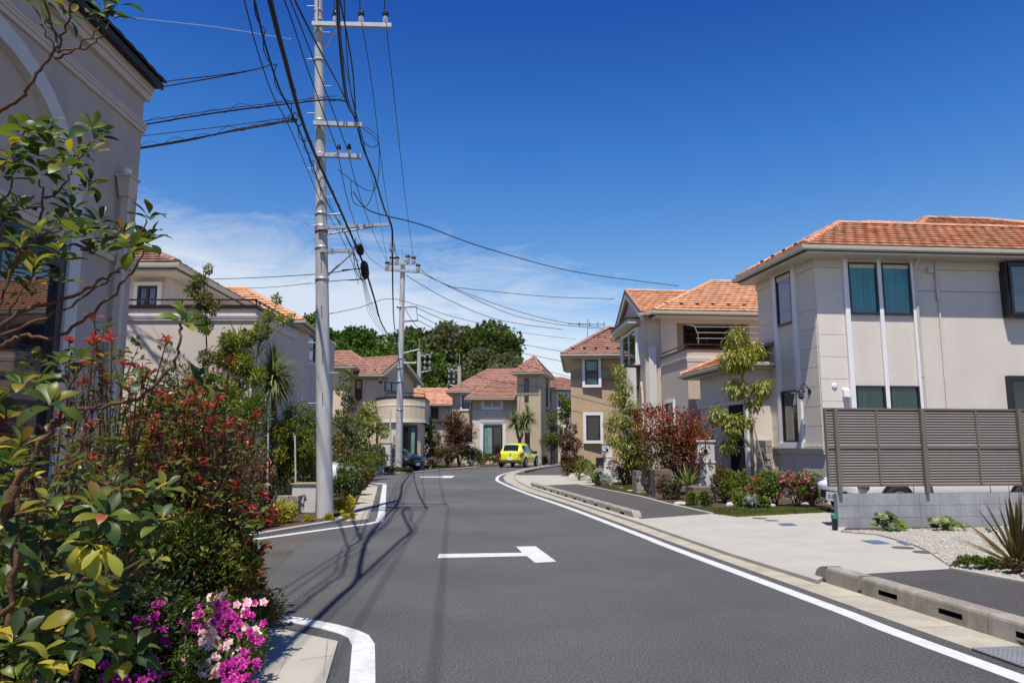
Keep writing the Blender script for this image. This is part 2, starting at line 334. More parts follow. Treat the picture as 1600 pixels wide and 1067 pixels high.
# road sheet
MB().prism([(-60, -12), (60, -12), (60, 75), (-60, 75)], -.08, 0).build('road', M['asphalt'], kind='structure')
sk = KB[:8] + smooth(KB[7:], 5)
# right plot: everything beyond the kerb line
right = [Vector((p.x, p.y, 0)) for p in KB] + [Vector((60, KB[-1].y, 0)), Vector((60, KB[0].y, 0))]
MB().prism(right, -.05, .035).build('garden_soil', M['soil'], kind='structure')
gk = strip_between(GU, KB, -.02, .008, 'gutter', M['gutter'], 120)
# gutter joints
b = MB()
for i in range(1, len(KB) - 1):
    pass
L = 0
a0, a1 = KB[1], KB[9]; g0 = GU[1]
for k in range(0, 46):
    q = 0.3 + k * .6; acc = 0
    for i in range(len(KB) - 1):
        sl_ = (KB[i + 1] - KB[i]).length
        if acc + sl_ > q + 8:
            p = KB[i].lerp(KB[i + 1], (q + 8 - acc) / sl_); t = (KB[i + 1] - KB[i]).normalized(); n = Vector((-t.y, t.x, 0))
            b.obox((p.x + n.x * .21, p.y + n.y * .21, .0085), t * .004, n * .205, (0, 0, .001)); break
        acc += sl_
b.build('gutter_joint', M['kerb'], kind='structure')
ribbon(smooth(WH, 5), .15, .001, .005, 'edge_line', M['paint'])
# concrete forecourt
fore = Wl([(1000, 816), (1138, 863), (1278, 906), (1296, 896), (1334, 897), (1488, 888), (1450, 862), (1425, 851), (1372, 836), (1312, 831), (1345, 808), (1420, 790), (1420, 776), (1290, 800), (1152, 807), (1112, 802), (1040, 806.5), (1000, 809)], .05)
fore2 = Wl([(826, 760), (1000, 816), (1000, 809), (849, 758), (901, 756), (925, 757), (1000, 748), (1000, 743.5), (880, 742), (812, 742), (806, 741), (803, 745), (810, 752)], .05)
MB().prism(fore, .0, .05).build('forecourt', M['concrete'], kind='structure')
MB().prism(fore2, .0, .05).build('driveway_apron', M['concrete'], kind='structure')
# asphalt footpaths
MB().prism(Wl([(1334, 897), (1488, 888), (1600, 909), (1700, 928), (1900, 965), (1900, 1060), (1600, 975)], .054), .0, .054).build('footpath', M['asphalt_path'], kind='structure')
MB().prism(Wl([(1002, 810), (1112, 802), (1040, 786), (999, 775), (926, 761), (901, 756), (849, 758)], .054), .0, .054).build('footpath', M['asphalt_path'], kind='structure')
MB().prism(Wl([(812, 742), (880, 742), (876, 736), (885, 731), (960, 726), (871, 728.5), (840, 734)], .054), .0, .054).build('footpath', M['asphalt_path'], kind='structure')
# concrete edging behind the paths
for pl in ([(1112, 802), (1040, 786), (999, 775), (926, 761), (901, 756)], [(1488, 888), (1600, 909), (1700, 928)]):
    ribbon(Wl(pl, .06), .10, 0, .075, 'path_edging', M['concrete'])
# lawns
lawns = [[(940, 764), (999, 775), (1012, 776), (1013, 765), (985, 758)], [(1112, 803), (1152, 808), (1290, 801), (1300, 795), (1210, 793), (1100, 795), (1060, 789), (1075, 794)]]
# gravel plot
gravp = Wl([(1372, 835), (1425, 850), (1450, 861), (1488, 887), (1600, 908), (1760, 935), (1760, 815), (1528, 824), (1312, 829.5)], .05)
MB().prism(gravp, .02, .056).build('gravel_bed', M['gravb'], kind='structure')
def in_poly(p, poly):
    c = False; n = len(poly); j = n - 1
    for i in range(n):
        a, b_ = poly[i], poly[j]
        if (a[1] > p[1]) != (b_[1] > p[1]) and p[0] < (b_[0] - a[0]) * (p[1] - a[1]) / (b_[1] - a[1] + 1e-12) + a[0]: c = not c
        j = i
    return c
def sample_poly(poly, n):
    xs = [p[0] for p in poly]; ys = [p[1] for p in poly]; out = []
    while len(out) < n:
        q = (RNG.uniform(min(xs), max(xs)), RNG.uniform(min(ys), max(ys)))
        if in_poly(q, poly): out.append(q)
    return out
def pebbles(name, poly, n, z, m, r0=.012, r1=.035, parent=None):
    b = MB()
    for x, y in sample_poly(poly, n):
        r = random.uniform(r0, r1); a = random.uniform(0, pi); vs = []
        for k, (h, q) in enumerate(((-.2, .9), (.45, .75))):
            for j in range(5): w = a + 2 * pi * j / 5 + k * .5; rr = r * q * random.uniform(.7, 1.15); vs.append((x + cos(w) * rr, y + sin(w) * rr * .8, z + h * r))
        vs.append((x, y, z + r * .7))
        b.add(vs, [(j, (j + 1) % 5, 5 + (j + 1) % 5, 5 + j) for j in range(5)] + [(5 + j, 5 + (j + 1) % 5, 10) for j in range(5)])
    return b.build(name, m, parent, kind='stuff')
pebbles('gravel', gravp, 5200, .056, M['grav'], .008, .026)
# left side: kerb plots
leftbed = Wl([(396, 838), (470, 824), (520, 816), (545, 806), (560, 780), (566, 765), (583, 749), (578, 743)], 0)
leftbed = [Vector((-30, 5.2, 0)), Vector((-9, 9.0, 0)), Vector((-5.4, 10.8, 0))] + leftbed + Wl([(600, 741.5), (640, 739), (700, 734), (752, 729.3), (790, 727)]) + [Vector((-2, 75, 0)), Vector((-60, 75, 0)), Vector((-60, 5, 0))]
MB().prism(leftbed, -.05, .04).build('garden_soil', M['soil'], kind='structure')
ribbon(Wl([(380, 843), (396, 839), (470, 826), (520, 817.5), (547, 806)], .0), .14, 0, .055, 'bed_edging', M['concrete'])
ribbon(Wl([(578, 742.5), (600, 741), (640, 739), (700, 734), (752, 729.3)], .0), .35, 0, .055, 'bed_edging', M['concrete'])
# pale slab between far corner line and bed
MB().prism(Wl([(540, 815), (576, 811), (588, 770), (590, 760), (577, 757), (566, 765), (560, 781), (552, 800)]), 0, .012).build('gutter_slab', M['gutter'], kind='structure')
# side street tint
MB().prism(Wl([(519, 826), (396, 844)]) + [Vector((-9, 6.4, 0)), Vector((-9, 11, 0))][:1] + Wl([(400, 956), (420, 900), (470, 850)]), 0, .003).build('side_street', M['side'], kind='structure')
# near left slab + soil bed
near = [W(528, 1005), W(400, 977)] + [Vector((-4.9, 9.3, 0)), Vector((-4.9, -6, 0)), Vector((-1.0, -6, 0))] + [W(505, 1085)]
MB().prism(near, -.03, .018).build('corner_slab', M['concrete'], kind='structure')
MB().prism([Vector((-2.05, 5.9, 0)), Vector((-4.85, 8.6, 0)), Vector((-4.85, -5, 0)), Vector((-1.15, -5, 0)), Vector((-1.55, 3.5, 0)), Vector((-1.75, 4.9, 0))], 0, .10).build('garden_soil', M['soil'], kind='structure')
jm = MB()
for a_, c_ in ((W(512, 1003), W(505, 1062)), (W(470, 1035), W(520, 1028)), (W(430, 1067), W(462, 1000))):
    d_ = (c_ - a_) / 2; s_ = Vector((-d_.y, d_.x, 0)).normalized() * .004; m_ = (a_ + c_) / 2; jm.obox((m_.x, m_.y, .0185), d_, s_, (0, 0, .001))
jm.build('slab_joint', M['kerb'], kind='structure')
# left corner lines
nl = smooth([Vector((-4.6, 7.9, 0)), W(330, 945), W(403, 961), W(470, 970.5)], 4) + Wl([(515, 979.5), (545, 988), (560, 995), (568, 1008), (567, 1035), (566, 1067)]) + [Vector((-.98, 2.5, 0)), Vector((-.9, -4, 0))]
ribbon(nl, .16, .001, .0075, 'corner_line', M['paint'])
fl = Wl([(396, 843), (460, 834), (520, 825.5), (575, 818.5)]) + Wl([(592, 815), (595.5, 808), (597, 795), (601, 757)])
ribbon(fl, .15, .001, .0065, 'corner_line', M['paint']); ribbon(Wl([(579, 755.5), (603, 755.5)]), .55, .001, .0055, 'corner_line', M['paint'])
# T marks
def px_poly(pl, z): return [(p.x, p.y) for p in Wl(pl, z)]
MB().prism(px_poly([(686, 865), (816, 863), (806.5, 853.5), (837, 853), (869, 876.5), (836, 878.5), (823, 868), (684, 871)], .005), .001, .005).build('road_marking', M['paint'], kind='structure')
MB().prism(px_poly([(656, 744.2), (692, 744), (694, 742.8), (711, 743), (706, 746.2), (692, 746.4), (691, 745.4), (656, 745.4)], .005), .001, .005).build('road_marking', M['paint'], kind='structure')
MB().prism(px_poly([(747, 724.0), (768, 724.0), (768, 725.6), (747, 725.6)], .005), .001, .005).build('road_marking', M['paint'], kind='structure')
# covers
def cover(cx, cy, rx, m, name, label, z=.052):
    c = W(cx, cy, z); r = rx / F * c.y
    o = MB().lathe((c.x, c.y, z - .02), [(r, 0), (r, .024), (r * .86, .026), (r * .86, .023), (r * .2, .024)], 24).build(name, m, org=(c.x, c.y, 0))
    return props(o, label, 'cover', 'iron covers and meter lids in the forecourt')
cover(1411, 855.5, 16, M['iron'], 'manhole_cover', 'round iron cover nearer the gravel edge, left of the nearest one')
cover(1446, 862.5, 17.5, M['iron'], 'manhole_cover', 'round iron cover nearest the camera beside the gravel')
cover(1187, 809.5, 11, M['iron'], 'manhole_cover', 'small dark round cover nearest the lawn corner')
cover(1206, 813, 10, M['iron'], 'manhole_cover', 'small dark round cover between lawn and blue lid')
cover(758, 750, 10.5, M['iron'], 'manhole_cover', 'dark round iron cover in the far road near the kerb bend', .003)
cover(674, 747, 9, M['iron'], 'manhole_cover', 'dark round iron cover in the road touching the far road mark', .0035)
cover(701, 776.7, 3, M['iron'], 'manhole_cover', 'tiny iron cap in the middle of the road', .003)
def lid(pl, label, m=M['bluecover'], name='meter_lid'):
    q = Wl(pl, .055); c = sum(q, Vector()) / len(q)
    return props(MB().prism(q, .03, .057).build(name, m, org=(c.x, c.y, 0)), label, 'lid', 'iron covers and meter lids in the forecourt')
lid([(1345, 844), (1372, 843.5), (1391, 849), (1366, 849.5)], 'large blue meter lid in the forecourt by the gravel')
lid([(1400, 846), (1412, 845.5), (1427, 850.5), (1416, 851.5)], 'small pale blue lid half in the gravel edge')
lid([(1215, 817.5), (1237, 817), (1246, 820.5), (1222, 821)], 'blue meter lid beside the two small covers')
# kerb stones with drain slots
kp = thing('kerb', 'grey concrete kerb with dark drain slots along the footpath', 'kerb', (3, 8, 0)); kp['kind'] = 'structure'
del kp['category']
def kerb_run(px0, px1, n, slot=.26, endA=False, endB=False, world=None):
    a, c = world if world else (W(*px0), W(*px1)); t = (c - a); Lt = t.length; t.normalize(); nn = Vector((t.y, -t.x, 0))
    if nn.x < 0: nn = -nn     # away from road
    wdt, hh = .18, .17; seg = Lt / n
    for i in range(n):
        b = MB(); s0 = i * seg + .004; s1 = (i + 1) * seg - .004
        def R(s, o, z): q = a + t * s + nn * o; return (q.x, q.y, z)
        mid = (s0 + s1) / 2; u0, u1 = mid - slot / 2, mid + slot / 2; za, zb = .055, .098
        us = [s0, u0, u1, s1]; zs = [0, za, zb, hh - .03]
        hA = hB = 0
        vs = [R(u, (0.012 * z / .2), z) for z in zs for u in us]
        fs = [(r * 4 + k, r * 4 + k + 1, r * 4 + k + 5, r * 4 + k + 4) for r in range(3) for k in range(3) if not (r == 1 and k == 1)]
        b.mat(0).add(vs, fs)
        b.mat(1).add([R(u0, .005, za), R(u1, .005, za), R(u1, .005, zb), R(u0, .005, zb), R(u0, .12, za), R(u1, .12, za), R(u1, .12, zb), R(u0, .12, zb)], [(4, 5, 6, 7), (0, 1, 5, 4), (3, 7, 6, 2), (0, 4, 7, 3), (1, 2, 6, 5)])
        prof = [(.010, hh - .03), (.018, hh - .01), (.038, hh), (wdt - .02, hh), (wdt, hh - .02), (wdt, 0)]
        vs = []; e0 = s0; e1 = s1
        for s_ in (s0, s1):
            for (o, z) in prof: vs.append(R(s_, o, z))
        k = len(prof); b.mat(0).add(vs, [(j, k + j, k + j + 1, j + 1) for j in range(k - 1)])
        for s_, idx in ((s0, 0), (s1, 1)):
            cp = [R(s_, 0, 0)] + [R(s_, o, z) for o, z in prof]; b.add(cp, [tuple(range(len(cp)))])
        if (i == 0 and endA) or (i == n - 1 and endB):   # sloping rounded end
            s_, sg = (s0, -1) if (i == 0 and endA) else (s1, 1)
            pr = [R(s_, 0, 0)] + [R(s_, o, z) for o, z in prof]; q2 = [R(s_ + sg * .16, .02 + o * .8, z * .72) for o, z in [(0, 0)] + prof]; q3 = [R(s_ + sg * .21, .03 + o * .7, z * .3) for o, z in [(0, 0)] + prof]
            m_ = len(pr); b.add(pr + q2 + q3, [(r * m_ + j, r * m_ + (j + 1) % m_, (r + 1) * m_ + (j + 1) % m_, (r + 1) * m_ + j) for r in range(2) for j in range(m_)] + [tuple(range(2 * m_, 3 * m_))])
        b.build('kerb_stone', [M['kerb'], M['dark']], kp)
A1 = W(1290, 911); B1 = W(1600, 1011)
kerb_run(None, None, 1, .0001, endA=False, world=(A1 + (A1 - A1), A1.lerp(B1, .22)))
kerb_run(None, None, 2, .30, endA=True, world=(A1, A1.lerp(B1, .98))) if False else None
dd = (B1 - A1).normalized()
kerb_run(None, None, 3, .27, world=(A1 + dd * .62, A1 + dd * 3.0))
kerb_run(None, None, 4, .27, world=(A1 + dd * 3.0, A1 + dd * 9.0))
C1 = W(984, 811); E1 = W(829, 761)
kerb_run(None, None, 11, .30, world=(C1, E1))
cc = Wl([(814, 740), (840, 734.4), (871, 730), (920, 725.5)])
for i in range(3): kerb_run(None, None, 3, .35, world=(cc[i], cc[i + 1]))
# end blocks
for p0, sg in ((A1, -1), (C1, -1)):
    tdir = dd if p0 is A1 else (E1 - C1).normalized(); nn = Vector((tdir.y, -tdir.x, 0)); nn = nn if nn.x > 0 else -nn; b = MB(); ns = 8; rows = []
    for k in range(ns + 1):
        a_ = k / ns * pi / 2; s_ = .22 * (1 - cos(a_)) * 1.0; zz = .17 * (sin(a_)) ** .8
        q = p0 - tdir * (.22 - s_ ); rows.append([(q + nn * .01), (q + nn * .18), zz])
    vs = []
    for a_, b_, zz in rows: vs += [(a_.x, a_.y, 0), (a_.x, a_.y, zz + .002), (b_.x, b_.y, zz + .002), (b_.x, b_.y, 0)]
    fs = [(4 * k + j, 4 * k + (j + 1) % 4, 4 * k + 4 + (j + 1) % 4, 4 * k + 4 + j) for k in range(ns) for j in range(4)]
    b.add(vs, fs); b.build('kerb_stone', M['kerb'], kp)
# drain grate at the near kerb
gr = thing('drain_grate', 'galvanised grid drain grate set in the gutter by the near kerb', 'grate', (3.2, 5.4, 0))
q0 = A1 + dd * 2.55; nn = Vector((dd.y, -dd.x, 0)); nn = nn if nn.x > 0 else -nn
MB().obox((q0.x - nn.x * .23 + dd.x * .5, q0.y - nn.y * .23 + dd.y * .5, .0075), dd * .5, nn * .2, (0, 0, .002)).build('drain_shade_sheet', M['dark'], gr)  # flat black sheet standing in for the shade below the grating
b = MB()
for k in range(25): b.obox(q0 - nn * .23 + dd * (.02 + k * .04) + Vector((0, 0, .014)), dd * .007, nn * .2, (0, 0, .006))
for k in range(11): b.obox(q0 - nn * (.04 + k * .038) + dd * .5 + Vector((0, 0, .014)), dd * .5, nn * .007, (0, 0, .0055))
b.build('grating', M['steel'], gr)
# ---------------------------------------------------------------- building parts
def window(par, f, u0, u1, z0, z1, sur=.0, sash=.05, gm='g_dark', mull=0, rail=0, trim='trim', sm='sash', o=.0, dep=.05, name='window', sill=0, topsur=True):
    b = MB(); t = sash; mi = 0; mats = [M[sm], M[trim]]
    b.mat(0)
    b.fbox(f, u0, u1, z0, z0 + t, o - .01, o + dep); b.fbox(f, u0, u1, z1 - t, z1, o - .01, o + dep)
    b.fbox(f, u0, u0 + t, z0 + t, z1 - t, o - .01, o + dep); b.fbox(f, u1 - t, u1, z0 + t, z1 - t, o - .01, o + dep)
    for k in range(mull): uc = u0 + (u1 - u0) * (k + 1) / (mull + 1); b.fbox(f, uc - t * .6, uc + t * .6, z0 + t, z1 - t, o - .01, o + dep * .92)
    for k in range(rail): zc = z0 + (z1 - z0) * (k + 1) / (rail + 1); b.fbox(f, u0 + t, u1 - t, zc - t * .4, zc + t * .4, o - .01, o + dep * .85)
    w = b.build(name, mats, par)
    if sur:
        s = sur; b = MB()
        b.fbox(f, u0 - s, u1 + s, z1 + .002, z1 + s, o - .012, o + dep + .025) if topsur else None
        b.fbox(f, u0 - s, u1 + s, z0 - s, z0 - .002, o - .012, o + dep + .025)
        b.fbox(f, u0 - s, u0 - .002, z0, z1, o - .012, o + dep + .022); b.fbox(f, u1 + .002, u1 + s, z0, z1, o - .012, o + dep + .022)
        b.build('surround', M[trim], w, bevel=.006)
    n = mull + 1
    for k in range(n):
        a = u0 + (u1 - u0) * k / n; c = u0 + (u1 - u0) * (k + 1) / n
        MB().fbox(f, a + t * .7, c - t * .7, z0 + t * .8, z1 - t * .8, o - .012, o + .012 + (.006 if k % 2 else 0)).build('pane', M[gm] if not isinstance(gm, (list, tuple)) else M[gm[k]], w)
    return w
def win_px(par, f, x0, y0, x1, y1, **kw):
    return window(par, f, *f.rect(x0, y0, x1, y1), **kw)
def walls(par, poly, z0, z1, m, name='wall'): return MB().prism(poly, z0, z1).build(name, M[m], par)
def roof_plane(par, deck, poly, m, row=.30, tw=.30, objs=0, lift=.048):
    """tiles over a planar polygon whose first edge is the eave"""
    P = [Vector(p) for p in poly]; a = (P[1] - P[0]).normalized(); nrm = a.cross(P[2] - P[1] if len(P) > 3 else P[2] - P[0]).normalized()
    if nrm.z < 0: nrm = -nrm
    bb = nrm.cross(a).normalized()
    if bb.z < 0: bb = -bb
    Q = [((p - P[0]).dot(a), (p - P[0]).dot(bb)) for p in P]; ymax = max(q[1] for q in Q)
    def iv(y):
        xs = []
        for i in range(len(Q)):
            (x0, y0), (x1, y1) = Q[i], Q[(i + 1) % len(Q)]
            if abs(y1 - y0) < 1e-6:
                if abs(y - y0) < 1e-4: xs += [x0, x1]
            elif min(y0, y1) - 1e-6 <= y <= max(y0, y1) + 1e-6: xs.append(x0 + (x1 - x0) * (y - y0) / (y1 - y0))
        return (min(xs), max(xs)) if xs else None
    st = MB(); nr = max(1, int(round(ymax / row))); rh = ymax / nr; cnt = 0; base = None
    g = .006
    def pt(x, y, h): return P[0] + a * x + bb * y + nrm * h
    for r in range(nr):
        y0, y1 = r * rh - (.03 if r == 0 else .012), (r + 1) * rh
        i0 = iv(max(r * rh, 1e-5)); i1 = iv(min(y1, ymax - 1e-5))
        if not i0 or not i1: continue
        lo, hi = min(i0[0], i1[0]), max(i0[1], i1[1]); off = (tw / 2 if r % 2 else 0)
        k0 = int(math.floor((lo - off) / tw)); k1 = int(math.ceil((hi - off) / tw))
        for k in range(k0, k1):
            xa, xb = off + k * tw + g / 2, off + (k + 1) * tw - g / 2
            ba, bc = max(xa, i0[0]), min(xb, i0[1]); ta, tcc = max(xa, i1[0]), min(xb, i1[1])
            if bc - ba < .02 and tcc - ta < .02: continue
            if bc < ba: ba = bc = (ba + bc) / 2
            if tcc < ta: ta = tcc = min(max((ta + tcc) / 2, i1[0]), i1[1])
            full = abs(ba - xa) + abs(bc - xb) + abs(ta - xa) + abs(tcc - xb) < 1e-6
            jl = lift * random.uniform(.85, 1.2)
            if full and cnt < objs:
                if base is None or r == 0 and cnt == 0:
                    w_ = tw - g; yy = rh + .012
                    me = bpy.data.meshes.new('tile'); me.from_pydata([(0, .004, lift * .55), (w_, .004, lift * .55), (w_, yy, .002), (0, yy, .002), (0, 0, lift + .004), (w_ * .5, 0, lift + .016), (w_, 0, lift + .004), (w_, yy, .008), (w_ * .5, yy, .014), (0, yy, .008)], [],
                        [(0, 1, 6, 5, 4), (4, 5, 8, 9), (5, 6, 7, 8), (1, 2, 7, 6), (0, 4, 9, 3)]); me.materials.append(M[m]); base = me
                o = bpy.data.objects.new('tile', base); COL.objects.link(o); o.parent = deck
                mtx = Matrix((a, bb, nrm)).transposed().to_4x4(); mtx.translation = pt(xa, y0, random.uniform(0, .004)) - ORG[deck.name]; o.matrix_local = mtx; cnt += 1
            else:
                xm = (ba + bc) / 2; xn = (ta + tcc) / 2; cr = .012 * min(1, (bc - ba) / tw)
                vs = [pt(ba, y0 + .004, jl * .55), pt(bc, y0 + .004, jl * .55), pt(ba, y0, jl), pt(xm, y0, jl + cr), pt(bc, y0, jl), pt(tcc, y1, .008), pt(xn, y1, .012), pt(ta, y1, .008), pt(tcc, y1, .001), pt(ta, y1, .001)]
                st.add(vs, [(0, 1, 4, 3, 2), (2, 3, 6, 7), (3, 4, 5, 6), (1, 8, 5, 4), (0, 2, 7, 9)])
    if st.f: st.build('tiles', M[m], deck, kind='stuff')
    return a, bb, nrm, Q
def ridge(deck, p0, p1, m, r=.10, seg=.32):
    p0, p1 = Vector(p0), Vector(p1); L = (p1 - p0).length; t = (p1 - p0).normalized(); s = t.cross(Vector((0, 0, 1))).normalized(); u = s.cross(t); n = max(1, int(L / seg)); b = MB()
    for i in range(n):
        for_ = []
        for (q, k) in ((i / n, 1.12), ((i + 1) / n + .01, .95)):
            c = p0 + t * L * q
            for j in range(7): w = pi * (j / 6) ; for_.append(c + s * cos(w) * r * k * 1.15 + u * (sin(w) * r * k * .85 + .0))
        b.add(for_, [(j, j + 1, 8 + j, 7 + j) for j in range(6)] + [tuple(range(7))])
    b.build('ridge_cap', M[m], deck)
def eaves(par, pts, z, closed=True, m='cream', soffit=True, gh=.11):
    n = len(pts); b = MB()
    P = [Vector((p[0], p[1], 0)) for p in pts]; c = sum(P, Vector()) / n
    e = MB()
    for i in range(n if closed else n - 1):
        p, q = P[i], P[(i + 1) % n]; d = (q - p).normalized(); nn = Vector((d.y, -d.x, 0)); nn = nn if nn.dot((p + q) / 2 - c) > 0 else -nn
        prof = [(.0, -.015), (.035, .0), (.10, .0), (.115, -.01), (.105, -gh * .8), (.06, -gh), (0, -gh)]
        vs = [];
        for s_, ex in ((p, -1), (q, 1)):
            for o, h in prof: vs.append((*(s_ + nn * o + d * ex * o).xy, z + h))
        k = len(prof); b.add(vs, [(j, j + 1, k + j + 1, k + j) for j in range(k - 1)] + [tuple(range(k)), tuple(range(k, 2 * k))])
        mid = (p + q) / 2 - nn * .05; e.obox((mid.x, mid.y, z - .06), d * ((q - p).length / 2 - .02), nn * .05, (0, 0, .07))
    b.build('eaves_gutter', M[m], par); e.build('fascia', M['fascia'], par)
    if soffit:
        sh = [(p + (c - p).normalized() * .07) for p in P]; MB().prism(sh, z - .19, z - .10).build('soffit', M[m], par)
def hip(par, c, r0, r1, m, z, objs=0, caps=True, row=.30, tw=.30, guards=True, gt=None):
    """c: eave corners (front-left, front-right, back-right, back-left); r0/r1 ridge ends"""
    C = [Vector((p[0], p[1], z)) for p in c]; r0 = Vector(r0); r1 = Vector(r1)
    planes = [[C[0], C[1], r1, r0], [C[1], C[2], r1], [C[2], C[3], r0, r1], [C[3], C[0], r0]]
    if (r0 - r1).length < .05: planes = [[C[0], C[1], r0], [C[1], C[2], r0], [C[2], C[3], r0], [C[3], C[0], r0]]
    d = MB(); vs = C + [r0, r1]; low = [v - Vector((0, 0, .05)) for v in vs]
    d.add(low, [(0, 1, 5, 4), (1, 2, 5), (2, 3, 4, 5), (3, 0, 4), (3, 2, 1, 0)]); deck = d.build('roof', M['fascia'], par)
    for i, pl in enumerate(planes): roof_plane(par, deck, pl, m, row, tw, objs if i == 0 else 0)
    if caps:
        for a_, b_ in ((C[0], r0), (C[3], r0), (C[1], r1), (C[2], r1), (r0, r1)):
            if (a_ - b_).length > .1: ridge(deck, a_, b_, gt or m)
    if guards:
        for (a_, b_, tip) in ((C[0], C[1], r0), (C[3], C[0], r0)):
            e = (b_ - a_); L = e.length; e.normalize(); n = e.cross(tip - a_).normalized(); n = n if n.z > 0 else -n; up = n.cross(e); up = up if up.z > 0 else -up
            k = int(L / .6); g = MB()
            for j in range(1, k):
                p = a_ + e * (L * j / k) + up * .62 + n * .06; g.obox(p, e * .07, up * .015, n * .05)
            g.build('snow_guards', M['fascia'], deck, kind='stuff') if k > 1 else None
    return deck
def downpipe(par, f, u, z0, z1, m='cream', o=.07, r=.04, off=.35):
    pts = [f.P(u, z1, off), f.P(u, z1 - .10, off), f.P(u, z1 - .32, o + .02), f.P(u, z1 - .42, o), f.P(u, z0, o)]
    b = MB().tube(pts, r, 8)
    for k in range(3): zc = z0 + (z1 - z0 - .6) * (k + .6) / 3; b.lathe(f.P(u, zc, o), [(r * 1.25, 0), (r * 1.25, .05)], 8)
    return b.build('downpipe', M[m], par)
def band(par, f, u0, u1, z0, z1, o1=.05, m='trim', name='cornice'):
    b = MB(); h = z1 - z0
    b.fbox(f, u0, u1, z0, z0 + h * .45, -.005, o1 * .6); b.fbox(f, u0, u1, z0 + h * .45, z0 + h * .75, -.005, o1 * .85); b.fbox(f, u0, u1, z0 + h * .75, z1, -.005, o1)
    return b.build(name, M[m], par)
def groove(par, f, u0, u1, zs, m='joint'):
    b = MB()
    for z in zs: b.fbox(f, u0, u1, z - .008, z + .008, -.004, .004)
    return b.build('wall_joint', M[m], par)
def lamp(par, f, u, z, name='wall_lamp'):
    b = MB(); p = f.P(u, z, 0); q = f.P(u, z, .26)
    b.lathe(f.P(u, z, 0), [(.07, 0), (.07, .03)], 12, f.n); b.tube([f.P(u, z, .03), f.P(u, z + .12, .08), f.P(u, z + .2, .16), f.P(u, z + .16, .24), f.P(u, z + .05, .26)], .013, 6)
    b.lathe(q - Vector((0, 0, .02)), [(.12, 0), (.12, .012), (.04, .07)], 14)
    w = b.build(name, M['blackp'], par)
    MB().lathe(q - Vector((0, 0, .19)), [(.04, 0), (.065, .05), (.065, .16)], 12).build('lamp_glass', M['clear'], w)
    MB().lathe(q - Vector((0, 0, .20)), [(.03, 0), (.05, .012), (.07, .05), (.07, .056)], 12).build('lamp_cage', M['blackp'], w)
# ================================================================ house I: right foreground
K = D(1288, 690, 18.5); eF = Vector((1, .085, 0)).normalized(); eL = Vector((-.155, 1, 0)).normalized()
HI = thing('house', 'large greige two storey house with orange tiled roof behind the louvred fence', 'house', (K.x, K.y, 0), 'houses along the street')
LL = 3.05; Lk = K + eL * LL; Rk = K + eF * 13
foot = [K, Rk, Rk + eL * 9, Lk + Vector((3.0, .3, 0)) + eL * 5.6, Lk + Vector((3.0, .3, 0)), Lk]
walls(HI, [K, Rk, Rk + eL * LL, Lk], 0, 6.38, 'stI')
fF = Face(K, Rk); fL = Face(Lk, K)
ov = .54
c0 = K - eF * ov - eL * ov; c1 = Rk + eF * ov - eL * ov; c3 = Lk - eF * ov + eL * (.2 + 5.5); c2 = Rk + eL * 9
zI = 6.45
r0 = Vector((*(c0 + eF * 2.55 + eL * 2.6).xy, zI + 1.40)); r1 = Vector((*(c0 + eF * 11 + eL * 2.6).xy, zI + 1.4))
# front hip
c3a = c0 + eL * 3.75; c2a = c1 + eL * 3.75
dk = hip(HI, [c0, c1, c2a, c3a], r0, r1, 'tileI', zI, objs=300)
# two higher roofs rising behind it
q0 = c0 + eF * 2.2 + eL * 2.2
hip(HI, [q0 + eF * 0, q0 + eF * 9.5, q0 + eF * 9.5 + eL * 2.4, q0 + eL * 2.4], (*(q0 + eF * 2.2 + eL * 1.9).xy, zI + 1.92), (*(q0 + eF * 7 + eL * 1.9).xy, zI + 1.92), 'tileI', zI + 1.0, guards=False)
q1 = c0 + eF * 5.0 + eL * 2.6
hip(HI, [q1, q1 + eF * 6.3, q1 + eF * 6.3 + eL * 3.4, q1 + eL * 3.4], (*(q1 + eF * 1.8 + eL * 2.0).xy, zI + 2.30), (*(q1 + eF * 4.0 + eL * 2.0).xy, zI + 2.30), 'tileI', zI + 1.35, guards=False)
eaves(HI, [c0, c1, c2a, c3a], zI - .03)
MB().fbox(fF, -.03, 13, 6.0, 6.3, 0, .05).build('frieze', M['cream'], HI); MB().fbox(fL, 0, LL + .03, 6.0, 6.3, 0, .05).build('frieze', M['cream'], HI)
# snow guards on the near eave, big enough to be told apart
for sg in [o for o in dk.children if o.name.startswith('snow_guards')][:1]: bpy.data.objects.remove(sg)
for j in range(21):
    a_ = Vector((*c0.xy, zI)); e = eF; n = e.cross(r0 - a_).normalized(); n = n if n.z > 0 else -n; up = n.cross(e); up = up if up.z > 0 else -up
    p = a_ + e * (.75 + j * .57) + up * .75 + n * .05; MB().obox(p, e * .075, up * .02, n * .045).build('snow_guard', M['tileI'], dk)
